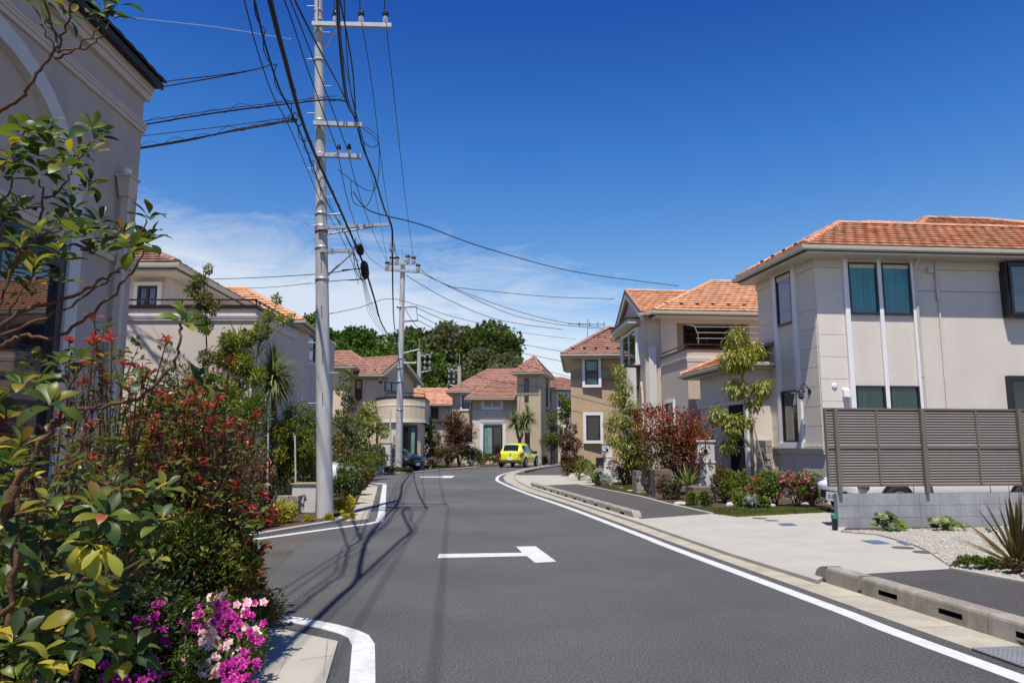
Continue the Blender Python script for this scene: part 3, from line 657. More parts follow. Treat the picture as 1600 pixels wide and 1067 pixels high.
# front windows: upper pair and lower pair in tall white trim
for (x0, x1, top) in ((1324, 1372, 409), (1376, 1424, 409)):
    pass
U = [fF.hit(1316, 450)[0], fF.hit(1371, 450)[0], fF.hit(1377, 450)[0], fF.hit(1426, 450)[0]]
zt = fF.hit(1370, 402)[1]; ub = fF.hit(1350, 492)[1]; ut = fF.hit(1350, 411)[1]; lt = fF.hit(1390, 603)[1]
uL = fF.rect(1324.5, 411, 1370, 492); uR = fF.rect(1376.5, 411, 1422, 492)
window(HI, fF, uL[0], uL[1], ub, ut, gm='g_teal', sash=.05, o=.02); window(HI, fF, uR[0], uR[1], ub, ut, gm='g_teal', sash=.05, o=.02)
window(HI, fF, uL[0], uL[1], lt - 1.2, lt, gm='g_tealdk', sash=.05, o=.02); window(HI, fF, uR[0], uR[1], lt - 1.2, lt, gm='g_tealdk', sash=.05, o=.02)
b = MB(); s = .13
b.fbox(fF, uL[0] - s, uL[0] - .003, .1, zt, -.01, .075); b.fbox(fF, uL[1] + .003, uR[0] - .003, .1, zt, -.01, .075); b.fbox(fF, uR[1] + .003, uR[1] + s, .1, zt, -.01, .075)
b.fbox(fF, uL[0] - s + .0, uR[1] + s, zt + .001, zt + .11, -.01, .08)
b.build('window_trim', M['trim'], HI, bevel=.006)
def panels(f, u0, u1, z0, z1, rows, cols=1):
    for r in range(rows):
        for c in range(cols):
            a_, b_ = u0 + (u1 - u0) * c / cols, u0 + (u1 - u0) * (c + 1) / cols; za, zb = z0 + (z1 - z0) * r / rows, z0 + (z1 - z0) * (r + 1) / rows
            MB().fbox(f, a_ + .004, b_ - .004, za + .006, zb - .006, -.01, .016).build('panel', M['stI2'], HI)
panels(fF, .0, uL[0] - s - .01, .3, fF.hit(1300, 455)[1], 9)
win_px(HI, fF, 1566, 416, 1640, 495, sash=.07, gm='g_mir', dep=.06, o=.24)
ba = fF.rect(1564, 416, 1640, 495); MB().fbox(fF, ba[0] - .02, ba[1], ba[2] - .04, ba[3] + .05, 0, .25).build('bay_box', M['sash'], HI)
win_px(HI, fF, 1578, 588, 1700, 760, sash=.12, gm='g_dark', dep=.12)
downpipe(HI, fF, fF.hit(1437, 560)[0], .2, 6.4)
b = MB(); u = fF.hit(1467, 500)[0]; z = fF.hit(1467, 408)[1]
b.tube([fF.P(u + .12, z, .04), fF.P(u + .03, z + .02, .05), fF.P(u - .02, z - .05, .05), fF.P(u, fF.hit(1467, 450)[1], .05)], .035, 8); b.tube([fF.P(u, fF.hit(1467, 446)[1], .05), fF.P(u + .02, fF.hit(1467, 470)[1], .06)], .055, 8); b.tube([fF.P(u + .02, fF.hit(1467, 465)[1], .03), fF.P(u, .3, .03)], .022, 8)
b.build('vent_pipe', M['stI'], HI)
def hood(f, px, py, w=.2, h=.2, m='trim'):
    u, z = f.hit(px, py); b = MB(); b.add([f.P(u - w / 2, z + h / 2, 0), f.P(u + w / 2, z + h / 2, 0), f.P(u + w / 2, z + h * .2, .12), f.P(u - w / 2, z + h * .2, .12), f.P(u - w / 2, z - h / 2, .13), f.P(u + w / 2, z - h / 2, .13), f.P(u - w / 2, z - h / 2, 0), f.P(u + w / 2, z - h / 2, 0)],
        [(0, 1, 2, 3), (3, 2, 5, 4), (4, 5, 7, 6), (0, 3, 4, 6), (1, 7, 5, 2)]); return b
hood(fF, 1450, 422, .16, .18).build('vent_hood', M['cream'], HI); hood(fF, 1320, 613, .17, .24).build('vent_hood', M['trim'], HI)
u, z = fF.hit(1303, 603); MB().lathe(fF.P(u, z, .01), [(.07, 0), (.07, .03), (.04, .035)], 14, fF.n).build('vent_cap', M['trim'], HI)
groove(HI, fF, uR[1] + s, 13, [fF.hit(1500, 456)[1]])
# left face
wl = fL.rect(1215, 427, 1239.5, 508); wl2 = fL.rect(1226, 610, 1251, 691)
u0 = (wl[0] + wl2[0]) / 2; u1 = (wl[1] + wl2[1]) / 2
window(HI, fL, u0, u1, wl[2], wl[3], gm='g_blue', sash=.05, o=.02); window(HI, fL, u0, u1, wl2[2], wl2[3], gm='g_mir', sash=.05, o=.02)
b = MB(); zt = wl[3]; zb = wl2[2]
b.fbox(fL, u0 - .19, u0 - .003, zb - .16, zt + .002, -.01, .075); b.fbox(fL, u1 + .003, u1 + .19, zb - .16, zt + .002, -.01, .075)
b.fbox(fL, u0 - .19, u1 + .19, zt + .004, zt + .2, -.01, .085); b.fbox(fL, u0 - .19, u1 + .19, zb - .16, zb - .003, -.01, .10)
b.build('window_trim', M['trim'], HI, bevel=.006)
zp0, zp1 = 1.45, fL.hit(1260, 457)[1]
panels(fL, .01, u0 - .2, zp0, zp1, 8, 1); panels(fL, u1 + .2, LL - .03, zp0, zp1, 8, 1)
band(HI, fL, 0, LL + .05, 1.25, 1.43, .08, 'stI2'); band(HI, fF, -.05, uL[0] - .2, 1.25, 1.43, .08, 'stI2')
uu, zz = fL.hit(1262, 612); lamp(HI, fL, LL - .5, zz)
# porch wing of the same house
w0 = D(1097, 690, 24.2); w0.z = 0; w1 = w0 - eL * 3.3; fP = Face(w0, w1)
walls(HI, [w0, w1, w1 + eF * 1.5, w0 + eF * 3.5], 0, 3.66, 'stI', 'porch_wall')
op = fP.rect(1141, 618, 1160, 760); MB().fbox(fP, op[0], op[1] + .25, .1, op[3], -.03, .01).build('porch_shade_panel', M['dark'], HI)  # dark panel on the wall standing in for the shade of the open porch
MB().fbox(fP, op[1] + .26, op[1] + .42, .1, op[3], -.03, .06).build('door_jamb', M['trim'], HI)
band(HI, fP, -.12, fP.L, fP.hit(1130, 634)[1] - .02, fP.hit(1130, 622)[1] + .05, .12, 'stI2')
pz = 3.82; uL_ = -eF * .45
C = [w0 + uL_ + eL * .4, w1 + uL_ - eL * .35]; C = [Vector((p.x, p.y, pz)) for p in C]
T1 = C[1] + eF * 1.55; T1.z = pz + .72; T1b = C[1] + eF * 1.55 + eL * .1; T0 = C[0] + eF * 1.9 - eL * 1.6; T0.z = pz + .88; B0 = C[0] + eF * 4; 
d = MB(); d.add([v - Vector((0, 0, .05)) for v in (C[0], C[1], T1, T0, B0)], [(0, 1, 2, 3), (4, 0, 3)]); dp = d.build('porch_roof', M['fascia'], HI)
roof_plane(HI, dp, [C[0], C[1], T1, T0], 'tileI'); roof_plane(HI, dp, [B0, C[0], T0], 'tileI'); ridge(dp, C[0], T0, 'tileI')
eaves(HI, [B0, C[0], C[1], C[1] + eF * 1.2], pz - .03, closed=False, soffit=False)
MB().prism([C[0] + eF * .06, C[1] + eF * .06, C[1] + eF * 1.5, C[0] + eF * 3.5], pz - .19, pz - .1).build('soffit', M['cream'], HI)
# stone pier of the porch
def stones(par, x0, x1, y0, y1, z0, z1, m='stone', rows=7, name='stone', colw=.32):
    ch = (z1 - z0) / rows; MB().box(x0 + .03, x1 - .03, y0 + .03, y1 - .03, z0, z1 - .01).build('mortar', M['joint'], par)
    for r in range(rows):
        x = x0
        while x < x1 - .01:
            w = min(colw * random.uniform(.5, 1.3), x1 - x); w = w if x1 - x - w > .08 else x1 - x
            pr = random.uniform(-.012, .018)
            MB().box(x + .006, x + w - .006, y0 - pr, y1 + pr, z0 + r * ch + .006, z0 + (r + 1) * ch - .006).build(name, M[m], par, bevel=.008); x += w
p = D(1200, 690, 20.9); pf = D(1200, 690, 20.6)
st_ = thing('stone_pier', 'stacked stone pier at the corner of the greige house porch', 'pier', (p.x, 20.9, 0))
stones(st_, p.x - .35, p.x + .05, 20.7, 21.2, 0, 1.62, rows=9, colw=.22)
# ================================================================ house H: gabled taupe house
HH = thing('house', 'taupe two storey house with apricot tiles, street gable and recessed balcony', 'house', (5.5, 27, 0), 'houses along the street')
g0 = D(1009, 600, 28.0); g1 = D(970, 600, 32.9)     # gable wall near and far corner (street side)
fg = Face((g1.x, g1.y), (g0.x, g0.y))
fx = Vector((1, .085, 0)).normalized(); ZH = 6.5
s0 = D(1018, 600, 27.8); s1 = D(1034, 600, 27.8)
walls(HH, [g1, g0, Vector((g0.x + .72, g0.y + .06, 0)), Vector((g1.x + .9, g1.y + .06, 0))], 0, ZH, 'stH')
fs_ = Face((g0.x - .0, g0.y), d=(1, .085))
# gable triangle
pk = D(976, 455, 30.2); pkz = ZH + 1.32; mid = (g0 + g1) / 2
b = MB(); n_ = fg.n
tri = [Vector((*g1.xy, ZH)), Vector((*g0.xy, ZH)), Vector((*mid.xy, pkz - .06))]; b.add([*tri, *[q - n_ * .3 for q in tri]], [(0, 1, 2), (3, 5, 4), (0, 3, 4, 1), (1, 4, 5, 2), (2, 5, 3, 0)]); b.build('gable_wall', M['stH'], HH)
oh = n_ * .18; dl = fg.d
pl_f = [g0 + dl * .55 + oh, g0 + dl * .55 + oh + Vector((1, .085, 0)) * .9]     # near slope eave
zE = ZH - .02
e0 = Vector((*(g0 + dl * .5 + oh).xy, zE)); e1 = Vector((*(g0 + dl * .5 + Vector((6.2, .53, 0))).xy, zE)); pk0 = Vector((*(mid + oh).xy, pkz + .12)); pk1 = Vector((*(mid + Vector((6.2, .53, 0))).xy, pkz + .12))
f0 = Vector((*(g1 - dl * .5 + oh).xy, zE)); f1 = Vector((*(g1 - dl * .5 + Vector((6.2, .53, 0))).xy, zE))
d = MB(); d.add([v - Vector((0, 0, .05)) for v in (e0, e1, pk1, pk0, f1, f0)] + [v - Vector((0, 0, .16)) for v in (e0, e1, pk1, pk0, f1, f0)], [(0, 1, 2, 3), (3, 2, 4, 5), (7, 6, 9, 8), (8, 9, 11, 10), (0, 3, 9, 6), (3, 5, 11, 9)]); d.m = [0, 0, 1, 1, 0, 0]; dg = d.build('gable_roof', [M['fascia'], M['stH']], HH)
roof_plane(HH, dg, [e0, e1, pk1, pk0], 'tileH', objs=150); roof_plane(HH, dg, [f1, f0, pk0, pk1], 'tileH'); ridge(dg, pk0, pk1, 'tileH')
b = MB()      # barge boards and verge
for a_, c_ in ((e0, pk0), (f0, pk0)):
    v = c_ - a_; b.obox((a_ + c_) / 2 - Vector((0, 0, .20)), v / 2, n_ * .04, Vector((0, 0, .11)))
b.build('barge_board', M['cream'], HH)
b = MB()
for a_, c_ in ((e0, pk0), (f0, pk0)): b.tube([a_ + Vector((0, 0, .02)) , c_ + Vector((0, 0, .03))], .07, 6)
b.build('verge_tile', M['tileG'], HH)
# main hip block with recessed balcony
m0 = D(1035, 600, 27.7); m1 = Vector((m0.x + 9, m0.y + .8, 0)); bk = Vector((-.6, 6.0, 0))
zb_ = 3.9
fM = Face(m0, m1)
walls(HH, [m0, m1, m1 + bk, m0 + bk], 0, zb_, 'stH')
inner = [m0 + Vector((.05, 1.5, 0)), m1 + Vector((0, 1.5, 0)), m1 + bk, m0 + bk]; walls(HH, inner, zb_, ZH, 'stHp')
MB().prism([m0, m0 + Vector((.62, .05, 0)), m0 + Vector((.57, .30, 0)), m0 + Vector((-.02, .25, 0))], zb_, ZH - .35).build('balcony_post', M['stH'], HH)
MB().prism([m0 + Vector((-.02, .25, 0)), m0 + Vector((.1, .26, 0)), m0 + Vector((.0, 1.6, 0)), m0 + Vector((-.12, 1.6, 0))], zb_, ZH - .35).build('balcony_side_wall', M['stH'], HH)
MB().fbox(fM, 0, 9, ZH - .35, ZH, -.3, 0).build('balcony_lintel', M['stH'], HH)
u2 = fM.hit(1171, 520)[0]; MB().fbox(fM, u2, 9, zb_, ZH - .34, -.32, -.002).build('balcony_post', M['stHp'], HH)
fI = Face(m0 + Vector((.05, 1.5, 0)), m1 + Vector((0, 1.5, 0)))
win_px(HH, fI, 1068, 508, 1139, 545, sash=.07, gm='g_dark', mull=1)
# projecting balcony block
n0 = D(1075, 600, 25.0); n1 = Vector((n0.x + 7, n0.y + .6, 0)); zB = D(1075, 545, 25.0).z
n0b = Vector((m0.x - .02, m0.y - .02, 0)); fN = Face(n0, n1); fNs = Face(n0b, n0)
walls(HH, [n0, n1, Vector((n1.x, m0.y + .5, 0)), n0b], 0, zB - .02, 'stH')
b = MB(); b.fbox(fN, -.05, 7, zB - .02, zB + .03, -.16, .04); b.fbox(fNs, 0, fNs.L + .05, zB - .021, zB + .029, -.16, .04)
for zz in (.16,): b.fbox(fN, -.02, 7, zB + zz, zB + zz + .04, -.08, -.04); b.fbox(fNs, 0, fNs.L, zB + zz, zB + zz + .04, -.08, -.04)
for k in range(6): b.fbox(fN, k * 1.1, k * 1.1 + .04, zB + .03, zB + .16, -.075, -.045)
b.build('balcony_rail', M['brown'], HH)
band(HH, fN, -.03, 7, zB - .42, zB - .28, .05, 'trim'); band(HH, fNs, 0, fNs.L + .03, zB - .42, zB - .28, .05, 'stH')
MB().fbox(fN, 0.0, 7, zB - .85, zB - .43, -.01, .012).build('wall_band', M['stHp'], HH)
# clothes rail bracket
b = MB(); q = fN.P(fN.hit(1093, 540)[0], zB + .15, -.1)
b.tube([q, q + Vector((0, 0, .35)), q + Vector((-.18, -.25, .62)), q + Vector((-.45, -.3, .66))], .02, 6)
for k in range(3): b.tube([q + Vector((-.1, -.1, .62 - k * .2)), q + Vector((2.9, .05, .62 - k * .2))], .012, 6)
q2 = q + Vector((2.95, .15, 0)); b.tube([q2, q2 + Vector((0, 0, .35)), q2 + Vector((-.15, -.25, .6))], .02, 6)
b.build('clothes_rail', M['steel'], HH)
# tiny window low left and street side details
win_px(HH, fNs, 1042, 630, 1054, 662, sash=.05, sur=.09, gm='g_dark')
MB().fbox(fg, fg.L + .12, fg.L + .13, 0, 1, 0, .01)
fr_ = Face((g0.x, g0.y), (m0.x, m0.y + .15)); 
MB().fbox(fr_, .0, fr_.L, 0, ZH, -.4, 0).build('wall', M['stH'], HH)
ut_ = fr_.hit(1021, 600)[0]; MB().fbox(fr_, max(.05, ut_ - .14), ut_ + .14, .2, D(1018, 541, 27.7).z, 0, .10).build('pilaster', M['pillar'], HH)
groove(HH, fr_, 0, fr_.L, [D(1018, 536, 27.7).z + .05]); groove(HH, fg, 0, fg.L, [fg.hit(1000, 545)[1]])
# oriel window in the gable wall with little canopy
ww = fg.rect(977, 519, 999, 576)
window(HH, fg, ww[0], ww[1], ww[2], ww[3], sash=.09, gm='g_dark', mull=1, sm='trim', o=.10)
MB().fbox(fg, ww[0] - .1, ww[1] + .1, ww[2] - .12, ww[2] - .02, 0, .42).build('oriel_shelf', M['brown'], HH)
MB().fbox(fg, ww[0] - .1, ww[1] + .1, ww[2], ww[3], 0, .095).build('oriel_box', M['trim'], HH)
MB().fbox(fg, ww[0] - .45, ww[1] + .30, ww[3] + .12, ww[3] + .30, 0, .5).build('canopy', M['cream'], HH); MB().fbox(fg, ww[0] - .5, ww[1] + .35, ww[3] + .302, ww[3] + .36, 0, .55).build('canopy_roof', M['fascia'], HH)
# entry: bay, lamp, door opening
fe = Face((g1.x - .0, g1.y - 2.6), (g0.x - .02, g0.y + .4))
dd_ = fg.rect(990, 640, 1002, 730); MB().fbox(fg, dd_[0], dd_[1], .1, dd_[3], -.02, .012).build('entry_shade_panel', M['dark'], HH)  # dark panel on the wall in place of the shade inside the entry
eb = D(985, 625, 29.5)
MB().box(eb.x - .25, eb.x + .12, 28.7, 29.5, 2.9, 4.5).build('entry_pilaster', M['pillar'], HH)
uu, zz = fg.hit(997, 606); lamp(HH, fg, min(uu, fg.L - .15), zz)
b = MB().tube([fg.P(fg.L - .3, 3.9, .1), fg.P(fg.L - .05, 3.3, .12), fg.P(fg.L - .05, .2, .12)], .045, 8); b.build('downpipe', M['cream'], HH)
# main roof
ov = .55; hc0 = m0 + Vector((-.35, -.55, 0)); hc1 = m1 + Vector((.5, -.5, 0)); hc2 = m1 + bk + Vector((.5, .5, 0)); hc3 = m0 + bk + Vector((-.35, .5, 0))
zr = ZH + .0; rA = Vector((*(D(1112, 440, 31.0)).xy, D(1112, 440, 31.0).z)); rB = Vector((rA.x + 4.2, rA.y + .35, rA.z))
hip(HH, [hc0, hc1, hc2, hc3], rA, rB, 'tileH', zr, objs=150); eaves(HH, [hc0, hc1, hc2, hc3], zr - .03)
eaves(HH, [e0 , Vector((hc0.x, hc0.y, 0)), Vector((hc0.x, hc0.y + .5, 0))], zE - .03, closed=False, soffit=False)
# ================================================================ house G: tan house
HG = thing('house', 'tan two storey house with rose tiled hip roof and white framed windows', 'house', (3.2, 39.5, 0), 'houses along the street')
a_ = D(893, 690, 39.5); c_ = D(975, 690, 39.2); fG = Face(a_, c_); gb = Vector((.75, 7, 0)); ZG = 6.35
walls(HG, [a_, c_ + Vector((3, .3, 0)), c_ + gb + Vector((3, .3, 0)), a_ + gb], 0, ZG, 'stG')
MB().fbox(fG, -.01, fG.L + 3, fG.hit(930, 592)[1], fG.hit(930, 578)[1], -.01, .012).build('wall_band', M['stG2'], HG)
groove(HG, fG, 0, fG.L + 2, [fG.hit(930, y)[1] for y in (618, 641, 694)])
win_px(HG, fG, 914, 562, 935, 601, sash=.08, sur=.15, gm='g_teal', mull=0, rail=1); win_px(HG, fG, 916, 649, 938, 688, sash=.07, sur=.16, gm='g_dark')
MB().fbox(fG, .0, fG.L + 3, .0, fG.hit(900, 726)[1], -.01, .04).build('plinth', M['concrete'], HG)
gc = [a_ + Vector((-.5, -.55, 0)), c_ + Vector((3.5, -.5, 0)), c_ + gb + Vector((3.5, .6, 0)), a_ + gb + Vector((-.5, .6, 0))]
gp = D(950, 522, 43); hip(HG, gc, (gp.x, 42.8, gp.z + .35), (gp.x + 2.2, 42.9, gp.z + .35), 'tileG', ZG, row=.34, tw=.34); eaves(HG, gc, ZG - .03)
fGs = Face(a_ + gb, a_)
b = MB().tube([fG.P(1.55, ZG + .3, .8), fG.P(1.55, ZG + 3.0, .8)], .02, 5)
# ================================================================ house F: tower house at the bend
HF = thing('house', 'sand coloured house with square stair tower and rose hip roofs behind the yellow car', 'house', (0, 62, 0), 'houses along the street')
def Dx(px, Y, py=690): return D(px, py, Y)
# tower
t0 = Dx(808, 60.5); t1 = Dx(846, 60.2); t2 = Dx(860, 64.5); t3 = t0 + (t2 - t1); zT = D(830, 582, 60).z
walls(HF, [t0, t1, t2, t3], 0, zT, 'stF', 'tower_wall'); fT = Face(t0, t1); fTr = Face(t1, t2)
tc_ = (t0 + t1 + t2 + t3) / 4
tce = [tc_ + (q - tc_) * 1.27 for q in (t0, t1, t2, t3)]; ap = Vector((tc_.x + .0, tc_.y, D(833, 556, 62).z))
hip(HF, tce, ap, ap, 'tileG', zT + .02, row=.4, tw=.4); eaves(HF, tce, zT - .03)
win_px(HF, fT, 819.5, 591, 826, 627, sash=.06, gm='g_dark', rail=1); 
sl2 = fT.rect(820, 675, 828, 700); MB().fbox(fT, sl2[0], sl2[1], .4, sl2[3], -.01, .02).build('tower_shade_panel', M['fascia'], HF)  # dark panel on the tower face, shade of a recess given as colour
win_px(HF, fTr, 853, 590, 855.5, 672, sash=.03, gm='g_dark')
band(HF, fT, 0, fT.L, fT.hit(830, 617)[1], fT.hit(830, 615)[1] + .05, .06, 'stF'); groove(HF, fT, 0, fT.L, [fT.hit(830, 602)[1]], 'stG2')
MB().tube([fT.P(fT.L - .1, zT - .1, .1), fT.P(fT.L - .1, .1, .1)], .06, 6).build('downpipe', M['cream'], HF)
# front pale block
p0 = Dx(738, 62); p1 = Dx(810, 62); p2 = Vector((p1.x, 69, 0)); p3 = Vector((p0.x, 69, 0)); zP = D(760, 621, 62).z
walls(HF, [p0, p1, p2, p3], 0, zP, 'stFp'); fPf = Face(p0, p1)
MB().fbox(fPf, -.005, fPf.L, fPf.hit(760, 641)[1], zP - .05, 0, .02).build('wall_band', M['stF'], HF)
win_px(HF, fPf, 755, 624, 783, 637, sash=.08, sur=.16, gm='g_dark', mull=1, sm='trim')
dr = win_px(HF, fPf, 755, 665, 785, 710, sash=.10, gm=('curtain', 'g_dark'), mull=1, rail=0)
band(HF, fPf, fPf.hit(750, 680)[0], fPf.hit(790, 680)[0], fPf.hit(770, 662)[1], fPf.hit(770, 657)[1], .12, 'trim')
for px in (752.5, 788): uu = fPf.hit(px, 690)[0]; MB().fbox(fPf, uu - .14, uu + .14, .1, fPf.hit(770, 662.2)[1], 0, .1).build('door_pilaster', M['trim'], HF)
# left set-back block
l0 = Dx(706, 65.5); l1 = Dx(738, 65.5); walls(HF, [l0, l1, Vector((l1.x, 72, 0)), Vector((l0.x - .2, 72, 0))], 0, D(710, 612, 65.5).z, 'stF'); fLf = Face(l0, l1)
win_px(HF, fLf, 722, 617, 733, 639, sash=.1, sur=.16, gm='g_teal'); q = fLf.rect(727, 668, 737, 712); MB().fbox(fLf, q[0], q[1], .1, q[3], -.01, .03).build('side_door', M['dark'], HF)
# right wing
r0_ = Dx(862, 66); r1_ = Dx(930, 66); walls(HF, [r0_, r1_, Vector((r1_.x, 73, 0)), Vector((r0_.x, 73, 0))], 0, D(880, 608, 66).z, 'stFp'); fRw = Face(r0_, r1_)
win_px(HF, fRw, 871, 614, 887, 637, sash=.08, sur=.12, gm='g_blue', mull=2, sm='trim'); win_px(HF, fRw, 873, 668, 888, 690, sash=.08, sur=.12, gm='g_dark', mull=1, sm='trim')
# roofs
zm = D(710, 611, 65).z
mainc = [Vector((l0.x - .5, 65.0, 0)), Vector((p1.x + .5, 65.0, 0)), Vector((p1.x + .5, 73, 0)), Vector((l0.x - .5, 73, 0))]
rk = D(763, 577, 69); hip(HF, mainc, (rk.x, 69, rk.z), (rk.x + 3.0, 69, rk.z), 'tileG', zm, row=.4, tw=.4); eaves(HF, mainc, zm - .03)
zq = D(770, 622, 61.5).z; fc = [Vector((p0.x - .55, 61.4, 0)), Vector((p1.x + .15, 61.4, 0))]; top = [Vector((p1.x + .1, 66.5, zq + 2.0)), Vector((p0.x + 1.9, 66.5, zq + 2.0))]
A_, B_ = Vector((*fc[0].xy, zq)), Vector((*fc[1].xy, zq)); L_ = Vector((fc[0].x, 66.5, zq))
d = MB(); d.add([v - Vector((0, 0, .06)) for v in (A_, B_, *top, L_)], [(0, 1, 2, 3), (4, 0, 3)]); dd2 = d.build('roof', M['fascia'], HF)
roof_plane(HF, dd2, [A_, B_, *top], 'tileG', .4, .4); roof_plane(HF, dd2, [L_, A_, top[1]], 'tileG', .4, .4); ridge(dd2, A_, top[1], 'tileG', .12); eaves(HF, [A_, B_, Vector((B_.x, 64, 0)), Vector((A_.x, 64, 0))], zq - .03)
rwz = D(880, 607, 66).z; rc = [Vector((r0_.x - 1, 65.4, 0)), Vector((r1_.x + .5, 65.4, 0)), Vector((r1_.x + .5, 73, 0)), Vector((r0_.x - 1, 73, 0))]
hip(HF, rc, (r0_.x - .5 + .6, 69, rwz + 1.25), (r0_.x + 1.2, 69, rwz + 1.25), 'tileG', rwz, row=.4, tw=.4); eaves(HF, rc, rwz - .03)
# ================================================================ house E: low red house
HE = thing('house', 'small pinkish house with red tiled roof seen between cream house and tower house', 'house', (-7, 74, 0), 'houses along the street')
a_ = Dx(648, 74); c_ = Dx(703, 74); fE = Face(a_ + Vector((-3, 0, 0)), c_); zE2 = D(690, 632, 74).z
walls(HE, [a_ + Vector((-3, 0, 0)), c_, Vector((c_.x, 82, 0)), Vector((a_.x - 3, 82, 0))], 0, zE2, 'stHp')
win_px(HE, fE, 673, 634, 685, 655, sash=.1, gm='g_dark', mull=1); MB().fbox(fE, 2, fE.L + .1, fE.hit(690, 661)[1], fE.hit(690, 659)[1], 0, .3).build('awning', M['brown'], HE)
ecr = [Vector((a_.x - 3.5, 73.4, 0)), Vector((c_.x + .5, 73.4, 0)), Vector((c_.x + .5, 82.5, 0)), Vector((a_.x - 3.5, 82.5, 0))]
rz = D(670, 607, 78).z; hip(HE, ecr, (a_.x - .5, 78, rz), (D(698, 607, 78).x, 78, rz), 'tileI', zE2, row=.4, tw=.4, guards=False); eaves(HE, ecr, zE2 - .03)
# ================================================================ house D: cream house with rounded balcony
HD = thing('house', 'cream two storey house with reddish roof, small gable and rounded balcony', 'house', (-9, 49, 0), 'houses along the street')
ZD = D(590, 584, 49).z
a_ = Dx(519, 50); c_ = Dx(587, 50); fD = Face(a_ + Vector((-3, 0, 0)), c_)
walls(HD, [a_ + Vector((-3, 0, 0)), c_, Vector((c_.x, 57, 0)), Vector((a_.x - 3, 57, 0))], 0, ZD, 'stD')
win_px(HD, fD, 555, 593, 566, 624, sash=.08, gm='g_mir', rail=1)
MB().fbox(fD, fD.hit(519, 650)[0], fD.hit(562, 650)[0], fD.hit(540, 626)[1], fD.hit(540, 623)[1], 0, .4).build('awning', M['brown'], HD)
q = fD.rect(533, 660, 545, 710); MB().fbox(fD, q[0], q[1], .1, q[3], -.01, .03).build('front_door', M['wood'], HD)
gD0 = Dx(587, 50.2); gD1 = Dx(645, 54.5); fGD = Face(gD0, gD1)
walls(HD, [gD0, gD1, Vector((gD1.x - 1, 60, 0)), Vector((gD0.x, 60, 0))], 0, ZD, 'stD')
md = (gD0 + gD1) / 2; pkD = D(617, 557, 52).z
tri = [Vector((*gD0.xy, ZD)), Vector((*gD1.xy, ZD)), Vector((*md.xy, pkD - .15))]; n_ = fGD.n; bkk = -n_ * 5
MB().add([*tri, *[q + bkk for q in tri]], [(0, 1, 2), (3, 5, 4), (0, 3, 4, 1), (1, 4, 5, 2), (2, 5, 3, 0)]).build('gable_wall', M['stD'], HD)
oh = n_ * .5
E0 = Vector((*(gD0 - fGD.d * .5 + oh).xy, ZD - .1)); E1 = E0 + bkk - oh; E1.z = E0.z; G0 = Vector((*(gD1 + fGD.d * .5 + oh).xy, ZD - .1)); G1 = G0 + bkk - oh; G1.z = G0.z; K0 = Vector((*(md + oh).xy, pkD + .05)); K1 = K0 + bkk - oh; K1.z = K0.z
d = MB(); d.add([v - Vector((0, 0, .05)) for v in (E0, E1, K1, K0, G1, G0)] + [v - Vector((0, 0, .18)) for v in (E0, E1, K1, K0, G1, G0)], [(0, 1, 2, 3), (3, 2, 4, 5), (7, 6, 9, 8), (8, 9, 11, 10), (0, 3, 9, 6), (3, 5, 11, 9)]); d.m = [0, 0, 1, 1, 0, 0]; dgd = d.build('gable_roof', [M['fascia'], M['cream']], HD)
roof_plane(HD, dgd, [E1, E0, K0, K1], 'tileG', .36, .36); roof_plane(HD, dgd, [G0, G1, K1, K0], 'tileG', .36, .36); ridge(dgd, K0, K1, 'tileG')
b = MB()
for a2, c2 in ((E0, K0), (G0, K0)): b.obox((a2 + c2) / 2 - Vector((0, 0, .2)), (c2 - a2) / 2, n_ * .04, Vector((0, 0, .11)))
b.build('barge_board', M['cream'], HD)
win_px(HD, fGD, 601, 597, 622, 612, sash=.08, gm='g_blue', mull=1, sur=.0)
u, z = fGD.hit(594, 597); MB().fbox(fGD, u - .12, u + .12, z - .06, z + .06, 0, .15).build('vent_hood', M['blackp'], HD)
dc = [Vector((a_.x - 3.5, 49.4, 0)), Vector((c_.x + .45, 49.4, 0)), Vector((c_.x + .45, 58, 0)), Vector((a_.x - 3.5, 58, 0))]
rD = D(535, 549, 53.5); hip(HD, dc, (rD.x - 1.5, 53.5, rD.z), (rD.x + .6, 53.5, rD.z), 'tileG', ZD, row=.36, tw=.36); eaves(HD, dc, ZD - .03)
# lower roof at left
lc = [Vector((a_.x - 3.5, 48.2, 0)), Vector((Dx(548, 48.2).x, 48.2, 0)), Vector((Dx(548, 48.2).x, 53, 0)), Vector((a_.x - 3.5, 53, 0))]
lz = D(535, 572, 48.2).z; hip(HD, lc, (a_.x - 1.5, 50.5, lz + .8), (lc[1].x - 2.2, 50.5, lz + .8), 'tileG', lz, row=.36, tw=.36, guards=False); eaves(HD, lc, lz - .03)
walls(HD, [Vector((a_.x - 3, 48.7, 0)), Vector((lc[1].x - .4, 48.7, 0)), Vector((lc[1].x - .4, 52, 0)), Vector((a_.x - 3, 52, 0))], 3.4, lz - .05, 'stD')
